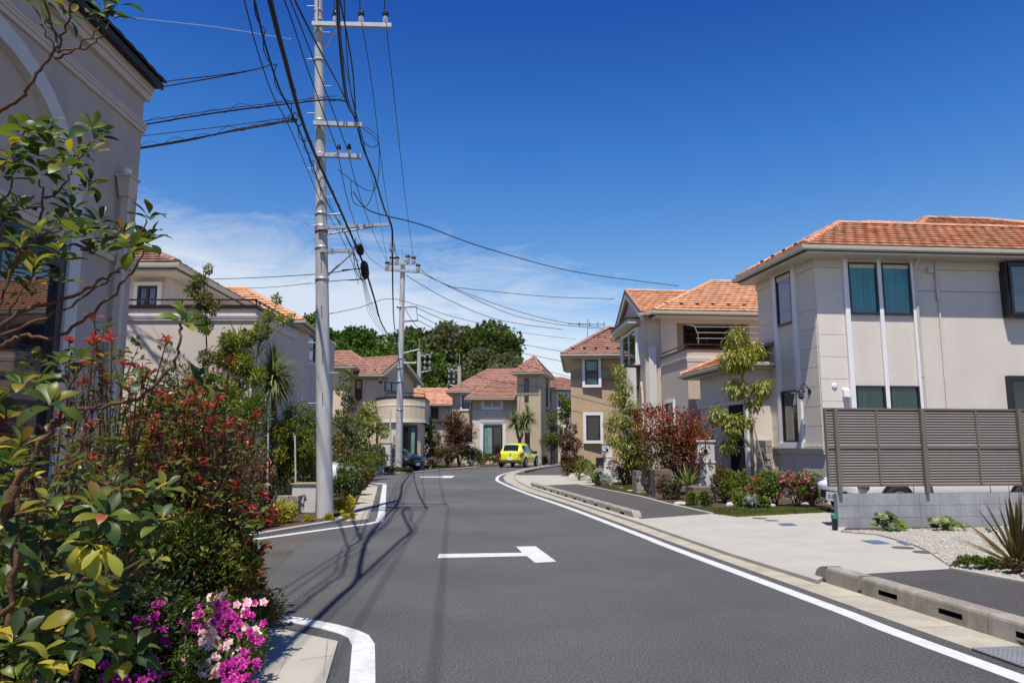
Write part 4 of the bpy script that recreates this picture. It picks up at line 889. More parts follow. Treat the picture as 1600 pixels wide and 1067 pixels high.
# rounded balcony block
cx = Dx(590, 47).x; ctr = Vector((Dx(622, 50).x, 50.2, 0)); arc = []
P0 = Dx(586, 48.6); P1 = Dx(663, 47.6); P2 = Dx(670, 52)
for k in range(13):
    t = k / 12; q = P0 * (1 - t) ** 2 + Vector(((P0.x + P1.x) / 2, 45.2, 0)) * 2 * t * (1 - t) + P1 * t * t; arc.append(Vector((q.x, q.y, 0)))
ring = arc + [P2, Vector((P0.x, 53, 0))]
zb0 = D(630, 660, 47).z; zb1 = D(630, 622, 47).z
walls(HD, ring, zb0, zb1, 'stD', 'balcony_wall')
c4 = sum(ring, Vector()) / len(ring)
lowring = [c4 + (q - c4) * .86 for q in ring]; walls(HD, lowring, 0, zb0, 'stD')
for zz, hh, k in ((zb0, .16, 1.02), (zb0 + .5 * (zb1 - zb0) + .28, .12, 1.015), (zb1 - .02, .12, 1.02)): MB().prism([c4 + (q - c4) * k for q in ring], zz, zz + hh).build('cornice', M['trim'] if zz != zb1 - .02 else M['brown'], HD)
fEn = Face(D(633, 690, 46.75), D(653, 690, 46.7)); q = fEn.rect(628, 664, 652, 716)
window(HD, fEn, q[0], q[1], .35, q[3], sash=.14, gm=('g_dark', 'curtain'), mull=1, name='entry_door', dep=.15)
MB().tube([D(610, 640, 46.2), D(610, 690, 46.2), D(610, 705, 46.2)], .05, 6).build('downpipe', M['cream'], HD)
MB().prism([Dx(628, 46), Dx(662, 46), Dx(662, 47.5), Dx(628, 47.5)], 0, .45).build('entry_step', M['concrete'], HD)
b = MB(); rl = [Vector((*(c4 + (q - c4) * .98).xy, zb1 + .32)) for q in arc[3:]]; b.tube(rl, .03, 5)
for q in rl[::3]: b.tube([q, q - Vector((0, 0, .3))], .025, 5)
b.build('balcony_rail', M['brown'], HD)
# ================================================================ house C: orange hip roof, left
HC = thing('house', 'beige two storey house with bright orange hip roof right behind the utility pole', 'house', (-9, 29, 0), 'houses along the street')
ZC = 6.45; a_ = D(455, 600, 29.6); b2 = D(521, 600, 35.5); fCs = Face(a_, b2); fCf = Face(Vector((a_.x - 9, 29.6, 0)), a_)
walls(HC, [Vector((a_.x - 9, 29.6, 0)), a_, b2, Vector((a_.x - 9, 36, 0))], 0, ZC, 'stB')
cc_ = [Vector((a_.x - 9.6, 29.0, 0)), D(474, 499, 29.0), D(523, 530, 36.2), Vector((a_.x - 9.6, 36.8, 0))]
rC = D(384, 451, 32.6); hip(HC, cc_, (rC.x - 4.5, 32.6, rC.z), (rC.x, 32.6, rC.z), 'tileH', ZC, objs=150, row=.33, tw=.33, guards=False); eaves(HC, cc_, ZC - .03)
b = MB(); e_ = (Vector(cc_[1]) - Vector(cc_[0])).normalized()
w_ = fCs.rect(480, 525, 491, 566); window(HC, fCs, w_[0], w_[1], w_[2], w_[3], sash=.08, sur=.1, gm='g_blue', mull=0, rail=1)
w_ = fCs.rect(495, 530, 503, 566); window(HC, fCs, w_[0], w_[1], w_[2], w_[3], sash=.08, sur=.1, gm='g_blue', mull=0, rail=1)
win_px(HC, fCf, 415, 625, 430, 645, sash=.06, gm='g_blue', mull=1, sm='trim')
u, z = fCf.hit(459, 556); MB().fbox(fCf, u - .12, u + .12, z - .12, z + .12, 0, .12).build('wall_lamp', M['trim'], HC)
MB().tube([fCf.P(fCf.L - .25, ZC - .2, .1), fCf.P(fCf.L - .25, .2, .1)], .05, 6).build('downpipe', M['cream'], HC)
# ================================================================ house B: terrace house, left
HB = thing('house', 'beige house with flat walled terrace and thin dark handrail behind the left shrubs', 'house', (-7, 17.5, 0), 'houses along the street')
a_ = D(400, 480, 17.5); zT_ = a_.z; a_ = Vector((a_.x, 17.5, 0)); b2 = D(460, 527, 20.6); b2 = Vector((b2.x, 20.6, 0)); lf = Vector((-14, 17.5, 0))
fB = Face(lf, a_); fBs = Face(a_, b2)
walls(HB, [lf, a_, b2, Vector((b2.x - .5, 24, 0)), Vector((-14, 24, 0))], 0, zT_ - .03, 'stB')
for f_, u1_ in ((fB, fB.L), (fBs, fBs.L)):
    band(HB, f_, -.04, u1_ + .05, zT_ - .33, zT_ - .20, .07, 'stI2'); MB().fbox(f_, -.04, u1_ + .06, zT_ - .03, zT_ + .05, -.14, .05).build('coping', M['brown'], HB)
    b = MB(); b.fbox(f_, 0, u1_, zT_ + .17, zT_ + .21, -.07, -.03)
    k = 0
    while k < u1_: b.fbox(f_, u1_ - k - .03, u1_ - k, zT_ + .05, zT_ + .17, -.065, -.035); k += .9
    b.build('handrail', M['brown'], HB)
# upper storey of B
uw = D(268, 460, 19.2); zU = D(301, 432, 18.7).z
walls(HB, [Vector((-14, 18.9, 0)), Vector((uw.x, 18.9, 0)), Vector((uw.x - .1, 23.5, 0)), Vector((-14, 23.5, 0))], zT_ - .1, zU + .25, 'stB')
fBu = Face(Vector((-14, 18.9, 0)), Vector((uw.x, 18.9, 0))); win_px(HB, fBu, 216, 447, 247, 480, sash=.06, sur=.10, gm='g_blue', mull=1)
uc = [Vector((-14.5, 18.2, 0)), Vector((uw.x + .55, 18.2, 0)), Vector((uw.x + .5, 24, 0)), Vector((-14.5, 24, 0))]
hip(HB, uc, (-12, 21, zU + 1.6), (uw.x - 2.2, 21, zU + 1.6), 'tileG', zU + .25, guards=False); eaves(HB, uc, zU + .22)
w_ = fBs.rect(418, 622, 432, 646)
# ================================================================ house A: shaded wall at far left
HA = thing('house', 'shaded greige house wall at the left edge with white arched window trim', 'house', (-5.2, 10.1, 0), 'houses along the street')
cA = D(192, 600, 10.1); cA = Vector((cA.x, 10.1, 0)); fA = Face(Vector((cA.x + .12, -5, 0)), cA); zA = 6.62
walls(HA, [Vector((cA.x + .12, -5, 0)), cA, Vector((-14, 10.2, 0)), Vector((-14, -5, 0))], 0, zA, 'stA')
fAb = Face(cA, Vector((-14, 10.2, 0)))
band(HA, fA, 0, fA.L + .05, zA - .22, zA, .11, 'stB'); band(HA, fA, 0, fA.L + .03, zA - .72, zA - .58, .06, 'stB')
MB().fbox(fA, 0, fA.L + .08, zA + .002, zA + .10, -.3, .17).build('fascia', M['darkroof'], HA)
rp = [Vector((cA.x + .34, -5.3, zA + .08)), Vector((cA.x + .22, 10.2, zA + .08)), Vector((-9, 10.2, zA + 2.2)), Vector((-9, -5.3, zA + 2.2))]
d = MB(); d.add(rp + [q - Vector((0, 0, .1)) for q in rp], [(0, 1, 2, 3), (7, 6, 5, 4), (0, 4, 5, 1), (1, 5, 6, 2)]); dA = d.build('roof', M['darkroof'], HA)
roof_plane(HA, dA, [rp[1], rp[0], rp[3], rp[2]], 'darkroof', .3, .3)
q = [fA.hit(*p) for p in ((150, 380), (197, 425), (197, 402), (150, 350))]
zc = fA.hit(170, 392)[1]; band(HA, fA, 7.4, fA.L + .05, zc - .13, zc + .05, .08, 'stB')
# downpipe with hopper head
uh = fA.L - .5; zh = fA.hit(195, 305)[1]
b = MB(); c_ = fA.P(uh, zh, .12)
b.box8([(c_.x - .06, c_.y - .075, zh - .10), (c_.x + .06, c_.y - .075, zh - .10), (c_.x + .06, c_.y + .075, zh - .10), (c_.x - .06, c_.y + .075, zh - .10), (c_.x - .09, c_.y - .12, zh + .16), (c_.x + .09, c_.y - .12, zh + .16), (c_.x + .09, c_.y + .12, zh + .16), (c_.x - .09, c_.y + .12, zh + .16)])
b.box(c_.x - .105, c_.x + .105, c_.y - .14, c_.y + .14, zh + .161, zh + .19); b.box(c_.x - .045, c_.x + .045, c_.y - .045, c_.y + .045, .2, zh - .101)
b.build('downpipe', M['stB'], HA)
MB().lathe(c_ + Vector((0, -.02, .201)), [(.03, 0), (.05, .03), (.055, .08), (.03, .11)], 10).build('sensor', M['plate'], HA)
# arched window: glass doors + white trim
ua = fA.hit(75, 650)[0]; wT = .28; rad = 1.75; uc_ = ua - rad; zs = fA.hit(80, 330)[1] - .2
b = MB(); b.fbox(fA, ua - .0, ua + wT * .8, 0, zs, -.01, .10)
n = 20; vs = []
for k in range(n + 1):
    w = pi * k / n
    for rr_, oo in ((rad, .10), (rad + wT * .8, .10), (rad + wT * .8, -.01), (rad, -.01)): vs.append(fA.P(uc_ + cos(w) * rr_, zs + sin(w) * rr_ * .95, oo))
b.add(vs, [(4 * k + j, 4 * k + (j + 1) % 4, 4 * k + 4 + (j + 1) % 4, 4 * k + 4 + j) for k in range(n) for j in range(4)])
b.fbox(fA, uc_ - rad - wT * .8, uc_ - rad, 0, zs, -.01, .10)
b.build('arched_trim', M['trimA'], HA)
window(HA, fA, uc_ - rad + .02, ua - .02, .15, fA.hit(40, 400)[1] + .12, sash=.12, gm='g_mir', mull=2, rail=1, dep=.07)
MB().fbox(fA, uc_ - rad, ua, fA.hit(40, 400)[1] + .14, fA.hit(40, 400)[1] + .3, 0, .05).build('transom', M['sash'], HA)
# ================================================================ louvred fence on block wall
wa = W(1311, 828); wb = W(1528, 825); fd = (wb - wa).normalized(); wb = wa + fd * 6.2; fW = Face(wa, wb)
BW = thing('block_wall', 'low grey concrete block wall carrying the louvred fence', 'wall', (wa.x, wa.y, 0))
MB().fbox(fW, 0, 6.2, -.05, .615, -.115, -.006).build('mortar', M['joint'], BW)
bw_, bh_ = .385, .205
bme = {}
for r in range(3):
    u = 0; first = True
    while u < 6.2:
        w_ = bw_ if not (first and r % 2 == 9) else bw_ / 2; first = False; e = min(u + w_, 6.2)
        if e - u > .05: MB().fbox(fW, u + .003, e - .003, .004 + r * bh_, .004 + (r + 1) * bh_ - .006, -.119, random.uniform(-.001, .003)).build('block', M['block'], BW)
        u = e
zt_ = .625
FN = thing('louvre_fence', 'tall brown metal louvre screen standing on the grey block wall', 'fence', (wa.x, wa.y, zt_))
fz0, fz1 = zt_ + .11, fW.hit(1445, 638)[1]; posts = [fW.hit(x, 700)[0] for x in (1307, 1442, 1594)]; posts.append(posts[-1] * 2 - posts[-2]); posts.append(posts[-1] + 1.5)
ex0 = fW.hit(1294, 700)[0]
for k, u in enumerate(posts):
    MB().fbox(fW, u - .032, u + .032, zt_, fz1 - .002, .0, .065).build('post', M['louvp'], FN, bevel=.003)
zm_ = (fz0 + fz1) / 2
b = MB();
edges = [ex0] + posts[1:]
ues = edges[-1] - .001
MB().fbox(fW, ex0, ues, fz1 - .035, fz1, -.07, -.002).build('top_rail', M['louvp'], FN); MB().fbox(fW, ex0, ues, zm_ - .03, zm_ + .03, -.07, -.002).build('middle_rail', M['louvp'], FN); MB().fbox(fW, ex0, ues, fz0, fz0 + .035, -.07, -.002).build('bottom_rail', M['louvp'], FN)
MB().fbox(fW, ex0 - .02, ex0, fz0, fz1, -.07, .0).build('end_frame', M['louvp'], FN)
ns = 13
for (za, zb) in ((fz0 + .04, zm_ - .035), (zm_ + .035, fz1 - .04)):
    for bay in range(len(posts) - 1):
        u0_, u1_ = (ex0 if bay == 0 else posts[bay] + .002), posts[bay + 1] - .002
        md_ = fW.hit((1373, 1529, 1690, 1850)[bay], 700)[0]; MB().fbox(fW, md_ - .018, md_ + .018, za, zb, -.012, .012).build('divider', M['louvp'], FN)
        if bay: MB().fbox(fW, u0_ + .05, u0_ + .085, za, zb, -.012, .012).build('divider', M['louvp'], FN)
        me = None
        for k in range(ns):
            z0_ = za + (zb - za) * k / ns; h_ = (zb - za) / ns
            if me is None:
                o_ = MB(); v = []
                for u in (u0_, u1_): v += [fW.P(u, z0_ + .002, -.008), fW.P(u, z0_ + h_ * .55, -.02), fW.P(u, z0_ + h_ * 1.12, -.052), fW.P(u, z0_ + h_ * 1.12 - .004, -.056), fW.P(u, z0_ + h_ * .45, -.03), fW.P(u, z0_ - .002, -.016)]
                o_.add(v, [(j, (j + 1) % 6, 6 + (j + 1) % 6, 6 + j) for j in range(6)] + [(0, 1, 2, 3, 4, 5), (11, 10, 9, 8, 7, 6)]); ob = o_.build('slat', M['louv'], FN); me = ob.data; zf = z0_
            else:
                ob = bpy.data.objects.new('slat', me); COL.objects.link(ob); ob.parent = FN; ob.location = (0, 0, z0_ - zf)
# green capped stake at the wall end
p = W(1305, 833); sk_ = thing('tap_post', 'short dark post with green cap at the end of the block wall', 'post', p)
MB().box(p.x - .035, p.x + .035, p.y - .035, p.y + .035, 0, .24).build('stem', M['blackp'], sk_); MB().box(p.x - .04, p.x + .04, p.y - .04, p.y + .04, .24, .31).build('cap', M['greenp'], sk_)
# ================================================================ utility poles
def insul(par, p, h=.16, r=.06, name='insulator'):
    MB().lathe(p, [(r * .5, 0), (r, .02), (r * .8, h * .35), (r * 1.05, h * .42), (r * .8, h * .7), (r * .95, h * .75), (r * .5, h)], 10).build(name, M['porcelain'], par)
    MB().lathe(p + Vector((0, 0, h)), [(r * 1.1, -.01), (r * 1.15, .06), (r * .6, .12)], 10).build('insulator_cap', M['blackp'], par)
pb_ = W(508, 812); ptop = D(497.5, 12, 14.9)
ax_ = (ptop - pb_).normalized(); PT = pb_ + ax_ * 13.2
UP = thing('utility_pole', 'tall grey concrete utility pole leaning slightly, nearest of the poles, with crossarms', 'utility pole', pb_, 'utility poles along the street')
def pr(h): return .165 - .0072 * h
MB().tube([pb_ + ax_ * h for h in (0, 3, 6, 9, 12, 13.2)], [pr(h) for h in (0, 3, 6, 9, 12, 13.2)], 24).build('shaft', M['pole'], UP)
def ph(py): return (D(500, py, 14.9).z) / ax_.z
def at_h(h): return pb_ + ax_ * h
for py, m_ in ((18, 'steel'), (33, 'steel'), (52, 'steel'), (95, 'pole'), (190, 'steel'), (243, 'steel'), (335, 'steel'), (355, 'steel'), (362, 'shot'), (388, 'steel'), (437, 'steel')):
    h = ph(py); MB().lathe(at_h(h), [(pr(h) + .004, -.03), (pr(h) + .014, -.028), (pr(h) + .014, .028), (pr(h) + .004, .03)], 20, ax_).build('clamp_band', M[m_], UP)
b = MB()
for k in range(16): h = 2.3 + k * .62; s_ = 1 if k % 2 else -1; b.tube([at_h(h) + Vector((s_ * pr(h) * .8, 0, 0)), at_h(h) + Vector((s_ * (pr(h) + .16), 0, 0))], .008, 5)
b.build('climbing_steps', M['steel'], UP, kind='stuff')
b = MB()      # inspection slots cast into the shaft
for py in (300, 420, 490, 560, 625): h = ph(py); b.obox(at_h(h) + Vector((.02, -pr(h) + .001, 0)), (.006, 0, 0), (0, .003, 0), ax_ * .13)
b.build('cast_slot', M['dark'], UP)
def arm(par, a, c, w_=.045, name='crossarm'):
    a, c = Vector(a), Vector(c); d = (c - a); L = d.length; d.normalize(); s_ = d.cross(Vector((0, 0, 1))).normalized(); u = s_.cross(d)
    return MB().obox((a + c) / 2, d * L / 2, s_ * w_, u * w_).build(name, M['steel'], par)
def PP(px, py, Y=14.9): return D(px, py, Y)
arm(UP, PP(488, 38, 14.72), PP(612, 41, 14.72)); arm(UP, PP(490, 193, 14.72), PP(566, 196, 14.72)); arm(UP, PP(492, 242, 14.72), PP(565, 245, 14.72)); arm(UP, PP(496, 357, 14.72), PP(608, 351, 14.72), .03); arm(UP, PP(500, 392, 14.74), PP(553, 392, 14.72), .035)
b = MB(); b.tube([PP(508, 76), PP(530, 41, 14.72)], .018, 6); b.tube([PP(505, 437), PP(553, 393)], .022, 6); b.tube([PP(512, 366), PP(550, 360), PP(592, 353)], .02, 6); b.tube([PP(510, 336), PP(535, 334)], .02, 6); b.build('brace', M['steel'], UP, kind='stuff')
for px in (524, 564, 602): insul(UP, PP(px, 36, 14.72))
for px in (529, 545): insul(UP, PP(px, 241, 14.72), .1, .04)
b = MB().tube([at_h(ph(52)) + Vector((0, -.15, 0)), at_h(ph(-60)) + Vector((0, -.12, 0))], .03, 6); b.build('top_rod', M['pole'], UP)
# pole 2
p2 = W(622.5, 739); t2_ = D(629.5, 407, p2.y); a2 = (t2_ - p2).normalized(); Y2 = p2.y
UP2 = thing('utility_pole', 'second concrete utility pole farther down the left side, standing before the cream house', 'utility pole', p2, 'utility poles along the street')
MB().tube([p2, t2_], [.21, .13], 16).build('shaft', M['pole'], UP2)
for py in (480, 560, 575, 596, 640): q = D(625, py, Y2); MB().lathe(q, [(.18, -.04), (.21, -.035), (.21, .035), (.18, .04)], 12, a2).build('clamp_band', M['steel'], UP2)
arm(UP2, D(601, 421, Y2 - .2), D(655, 425, Y2 - .2), .07); arm(UP2, D(608, 413, Y2 - .2), D(648, 412, Y2 - .2), .05)
b = MB(); b.tube([D(629, 407, Y2), D(627, 376, Y2)], .03, 5); b.build('top_rod', M['steel'], UP2)
for px, py in ((605, 420), (612, 412), (620, 412), (637, 410), (646, 412), (653, 424)): insul(UP2, D(px, py, Y2 - .2), .3, .13)
b = MB(); b.tube([D(627, 480, Y2), D(651, 479, Y2), D(652, 501, Y2), D(627, 502, Y2)], .06, 6); b.tube([D(626, 553, Y2), D(655, 546, Y2)], .05, 6); b.tube([D(626, 567, Y2), D(650, 567, Y2)], .04, 6); b.build('arm_frame', M['steel'], UP2, kind='stuff')
# far poles
for (px, py, yb, Y, lab) in ((655, 549, 700, 88, 'slim far utility pole with a green tag before the wooded hill'), (718, 572, 700, 92, 'farthest small utility pole with white cut-outs above the tower house roof')):
    q = D(px, yb, Y); q.z = 0; u_ = thing('utility_pole', lab, 'utility pole', q, 'utility poles along the street')
    tp = D(px, py, Y); MB().tube([q, tp], [.3, .24], 10).build('shaft', M['pole'], u_)
    b = MB(); b.tube([tp, tp + Vector((0, 0, 1.6))], .04, 4)
    for k, dz in enumerate((-.6, -2.6)): b.tube([tp + Vector((.0, 0, dz)), tp + Vector((1.5 if px < 700 else -1.5, 0, dz + .3))], .07, 5)
    b.build('crossarm', M['steel'], u_)
    for k in range(3): sg = 1 if px < 700 else -1; insul(u_, tp + Vector((sg * (.7 + .0 * k), 0, -.8 - .7 * k)), .4, .16); insul(u_, tp + Vector((sg * 1.3, 0, -.8 - .7 * k)), .4, .16)
# ================================================================ cables
def spl(pts, n=8): return smooth(pts, n)
def cable(pts, r, label, m='black', name='cable', wrap=0, group='overhead cables', n=8):
    pts = [Vector(p) for p in pts]
    if pts[0].y < -5: a_, b_ = pts[0], pts[1]; pts[1:1] = [a_.lerp(b_, f) for f in (.35, .65, .82, .93)]
    P = spl(pts, n); b = MB(); b.tube(P, r, 6)
    if wrap:       # spiral hanger wound round the cable
        L = [0]
        for i in range(1, len(P)): L.append(L[-1] + (P[i] - P[i - 1]).length)
        Q = []; k = 0; s = 0; j = 0
        while s < L[-1]:
            while j < len(L) - 2 and L[j + 1] < s: j += 1
            c = P[j].lerp(P[j + 1], (s - L[j]) / max(1e-6, L[j + 1] - L[j])); w = s * 2 * pi / .75 ; ir = wrap * (1 + .3 * sin(s * 3))
            t = (P[j + 1] - P[j]).normalized(); sd = t.cross(Vector((0, 0, 1))).normalized(); Q.append(c + sd * cos(w) * ir * .4 + Vector((0, 0, 1)) * (sin(w) * ir * .7 + ir * .4)); s += .12
        b.tube(Q, .006, 4)
    o = b.build(name, M[m], None, org=P[0]); return props(o, label, 'cable', group)
zA_ = 5.6
bA = [Vector((-1.9, -9, 6.2)), W(405, -60, zA_), W(444, 87, zA_), W(481, 214, zA_), W(535, 336, zA_ + .1), D(569, 416, 16.6), D(586, 470, 21), D(598, 509, 28), D(622, 548, Y2)]
cable(bA, .023, 'thickest black cable bundle sweeping left of the near pole to the second pole', wrap=.04)
cable([p + Vector((-.05, .0, .10)) for p in bA], .010, 'thin messenger wire just above the thickest cable bundle')
bA2 = [Vector((-2.3, -9, 6.4)), W(380, -60, 5.9), W(413, 65, 5.9), W(437, 140, 5.85), W(466, 200, 5.8), D(508, 310, 14.6), D(531, 350, 14.8), D(553, 395, 15.5), D(566, 440, 18)]
cable(bA2, .012, 'looser spiral wrapped cable left of the thickest bundle', wrap=.10)
cable([p + Vector((-.1, .05, -.05)) for p in bA2], .007, 'slack thin wire beside the spiral wrapped cable')
bB = [Vector((-2.3, -9, 8.7)), W(520, -60, 8.2), W(529, 51, 8.2), W(536, 124, 8.2), W(543, 163, 8.2), D(554, 184, 14.6), D(561, 208, 14.85), D(568, 233, 14.9), D(585, 276, 15), D(600, 325, 15), D(612, 355, 15), D(613, 390, 15.8), D(614, 465, 21), D(616, 507, 29), D(621, 545, Y2)]
cable(bB, .021, 'black cable bundle right of the near pole dropping past two crossarms')
cable([p + Vector((.03, 0, .03)) for p in bB[:-7]], .010, 'second strand of the bundle right of the near pole')
cable([p + Vector((.10, .05, .05)) for p in bB[:5]] + [D(566, 215, 14.9)], .010, 'thin strand falling beside the right hand bundle to the lower crossarm')
cable([W(531, 0, 8.6), W(543, 60, 8.5), W(552, 120, 8.4), D(556, 185, 14.7)], .014, 'wire from the top edge to the second crossarm')
zC = D(564, 28, 14.9).z
def hv(a, mids, e, lab, r=.014): cable([a] + mids + [e], r, lab)
cable([Vector((-1.6, -9, zC + .3)), W(561, -40, zC), D(564, 25, 14.72), D(582, 140, 18.8), D(602, 298, 28), D(621, 408, Y2 - .2)], .011, 'high wire on the middle insulator of the top crossarm running to the far pole')
cable([Vector((-.8, -9, zC + .3)), W(600, -40, zC), D(602, 25, 14.72), D(613, 126, 18), D(632, 298, 28), D(646, 405, Y2 - .2)], .011, 'high wire on the outermost insulator of the top crossarm running to the far pole')
cable([Vector((-2.4, -9, zC + .3)), W(522, -40, zC), D(524, 25, 14.72), D(550, 150, 18.8), D(585, 298, 28), D(606, 415, Y2 - .2)], .010, 'high wire on the insulator next to the shaft running to the far pole')
cable([Vector((-3.0, -9, 7.6)), W(444, 0, 7.3), W(484, 118, 7.4), D(529, 240, 14.72)], .010, 'fine wire from the top edge to the inner insulator of the third crossarm')
cable([Vector((-2.7, -9, 7.6)), W(453, 0, 7.3), W(500, 120, 7.4), D(545, 240, 14.72)], .010, 'fine wire from the top edge to the outer insulator of the third crossarm')
cable([W(460, 0, 7.6), W(495, 70, 7.7), D(534, 143, 14.3), D(545, 168, 14.8)], .016, 'medium wire crossing in front of the near pole near its top')
cable([D(529, 245, 14.8), D(548, 330, 19), D(575, 400, 29), D(603, 421, Y2)], .010, 'fine wire from the inner low insulator to the far pole')
cable([D(545, 245, 14.8), D(570, 330, 20), D(595, 390, 30), D(612, 421, Y2)], .010, 'fine wire from the outer low insulator to the far pole')
cable([D(552, 300, 15), D(568, 322, 15), D(590, 334, 15), D(660, 352, 17), D(760, 388, 20), D(900, 425, 24), D(1060, 447, 28.5)], .013, 'service wire crossing the open sky to the gabled taupe house')
cable([D(548, 280, 15), D(552, 315, 15), D(572, 322, 15), D(583, 300, 15), D(587, 276, 15)], .008, 'loose looped jumper wire hanging right of the near pole')
cable([D(566, 200, 14.9), D(585, 215, 14.9), D(591, 226, 14.9), D(580, 230, 14.9), D(568, 222, 14.9)], .010, 'looped slack wire right of the second crossarm')
cable([D(568, 198, 14.9), D(580, 204, 14.9), D(592, 222, 14.9), D(590, 285, 15), D(578, 298, 15), D(560, 290, 15), D(528, 265, 15)], .008, 'long hanging wire loop below the second crossarm')
# service drops to the left houses
S1 = W(463, 188, 5.75); S2 = W(424, 100, 5.9)
cable([D(545, 160, 14.8), D(520, 156, 14.3), D(470, 160, 14), D(370, 172, 14), D(290, 184, 14.5), D(215, 197, 15), D(120, 212, 16)], .017, 'spiral wrapped service cable leading left across the near pole', wrap=.09)
cable([D(527, 150, 14.5), D(440, 160, 14), D(340, 172, 14.3), D(215, 191, 15), D(120, 205, 16)], .008, 'thin support wire over the upper left service cable')
cable([S1, D(440, 192, 14), D(370, 204, 14.4), D(290, 219, 15), D(213, 232, 15.5), D(120, 248, 16)], .017, 'lower spiral wrapped service cable leading left behind the shaded house', wrap=.09)
cable([S1, D(440, 186, 14), D(340, 199, 14.5), D(213, 214, 15.5), D(120, 226, 16)], .008, 'thin wire between the two spiral wrapped service cables')
cable([S1, D(440, 190, 14.2), D(370, 202, 14.6), D(300, 219, 15), D(212, 234, 15.7), D(120, 250, 16)], .012, 'plain wire lying along the lower left service cable')
cable([S2, D(410, 106, 12), D(360, 117, 12.5), D(300, 128, 13), D(220, 142, 14), D(120, 157, 15)], .012, 'lower of the paired wires ending near the top of the shaded wall')
cable([S2, D(405, 108, 12), D(340, 118, 12.5), D(280, 125, 13), D(220, 133, 14), D(120, 147, 15)], .010, 'upper of the paired wires ending near the top of the shaded wall')
cable([W(455, 62, 5.9), D(420, 56, 12), D(330, 42, 13), D(205, 28, 14), D(120, 18, 15)], .006, 'faint highest wire running left to the roof edge of the shaded house', m='steel')
cable([D(556, 420, 16), D(500, 428, 19), D(400, 434, 24), D(310, 437, 28), D(250, 440, 32)], .012, 'upper far wire above the orange roof')
cable([D(565, 436, 17), D(500, 441, 19), D(420, 449, 26), D(330, 452, 33)], .010, 'lower far wire just above the orange roof')
cable([D(500, 493, 38), D(560, 481, 38), D(606, 467, 38), D(650, 476, 42), D(720, 498, 50), D(820, 520, 60), D(900, 530, 68)], .016, 'peaked far wire over the wooded hill')
# from pole 2 to the right
k = 0
for pts, lab in (([(646, 405, Y2), (662, 425, Y2 + 1), (700, 447, 44), (790, 488, 45), (860, 505, 44), (945, 514, 43)], 'thick wire from the second pole passing over the tower house roof'),
                 ([(653, 424, Y2), (700, 446, 44), (780, 477, 46), (860, 500, 46), (945, 512, 46)], 'uppermost wire from the second pole to the right'),
                 ([(634, 430, Y2), (700, 468, 44), (780, 500, 48), (880, 515, 52)], 'wire from below the crossarm of the second pole to the right'),
                 ([(652, 481, Y2), (700, 502, 46), (790, 532, 52), (895, 552, 58)], 'top wire of the three leaving the frame arm of the second pole'),
                 ([(652, 491, Y2), (700, 514, 46), (790, 545, 52), (895, 568, 58)], 'middle wire of the three leaving the frame arm of the second pole'),
                 ([(652, 500, Y2), (700, 524, 46), (790, 562, 52), (895, 590, 58)], 'bottom wire of the three leaving the frame arm of the second pole'),
                 ([(627, 470, Y2), (660, 520, 46), (740, 585, 54), (840, 605, 58), (895, 612, 60)], 'low wire crossing in front of the tower house roof'),
                 ([(700, 448, 44), (850, 463, 46), (960, 467, 48)], 'faint wire low in the sky left of the gabled taupe house')):
    cable([D(*p) for p in pts], .018, lab)
# splice closures hanging in the bundles
def closure(p, ax, L, r, m, label):
    ax = Vector(ax).normalized(); o = MB().lathe(p - ax * L / 2, [(r * .25, 0), (r * .8, L * .12), (r, L * .3), (r, L * .7), (r * .8, L * .88), (r * .25, L)], 14, ax).build('cable_closure', M[m], None, org=p)
    props(o, label, 'cable closure', 'splice closures on the cables')
closure(D(562, 390, 15.4), D(569, 416, 16) - D(558, 372, 15.2), .32, .085, 'black', 'upper black splice closure right of the near pole')
closure(D(570, 422, 15.6), D(572, 440, 15.8) - D(568, 405, 15.5), .42, .09, 'black', 'lower and longer black splice closure right of the near pole')
closure(D(613, 386, 15.6), (0, .1, 1), .26, .06, 'steel', 'pale grey splice closure hanging below the long steel arm')
cable([D(556, 372, 15.3), D(553, 405, 15.5), D(560, 432, 15.6), D(569, 436, 15.6)], .009, 'drooping tail wire left of the splice closures')
cable([D(566, 420, 15.5), D(548, 421, 15.3), D(534, 422, 15.2)], .012, 'short stub wire pointing left from the lower closure')
cable([D(572, 436, 15.6), D(560, 437, 15.4), D(546, 438, 15.2)], .012, 'second short stub wire pointing left from the lower closure')
for k in range(5):
    o = cable([D(566 + k, 436, 15.7), D(572 + 2 * k, 470 , 19), D(582 + 3 * k, 500, 24), D(612 + k, 540, Y2 - 1)], .005, 'fine loose wires fanning out below the splice closures', group='fine wires below the closures')
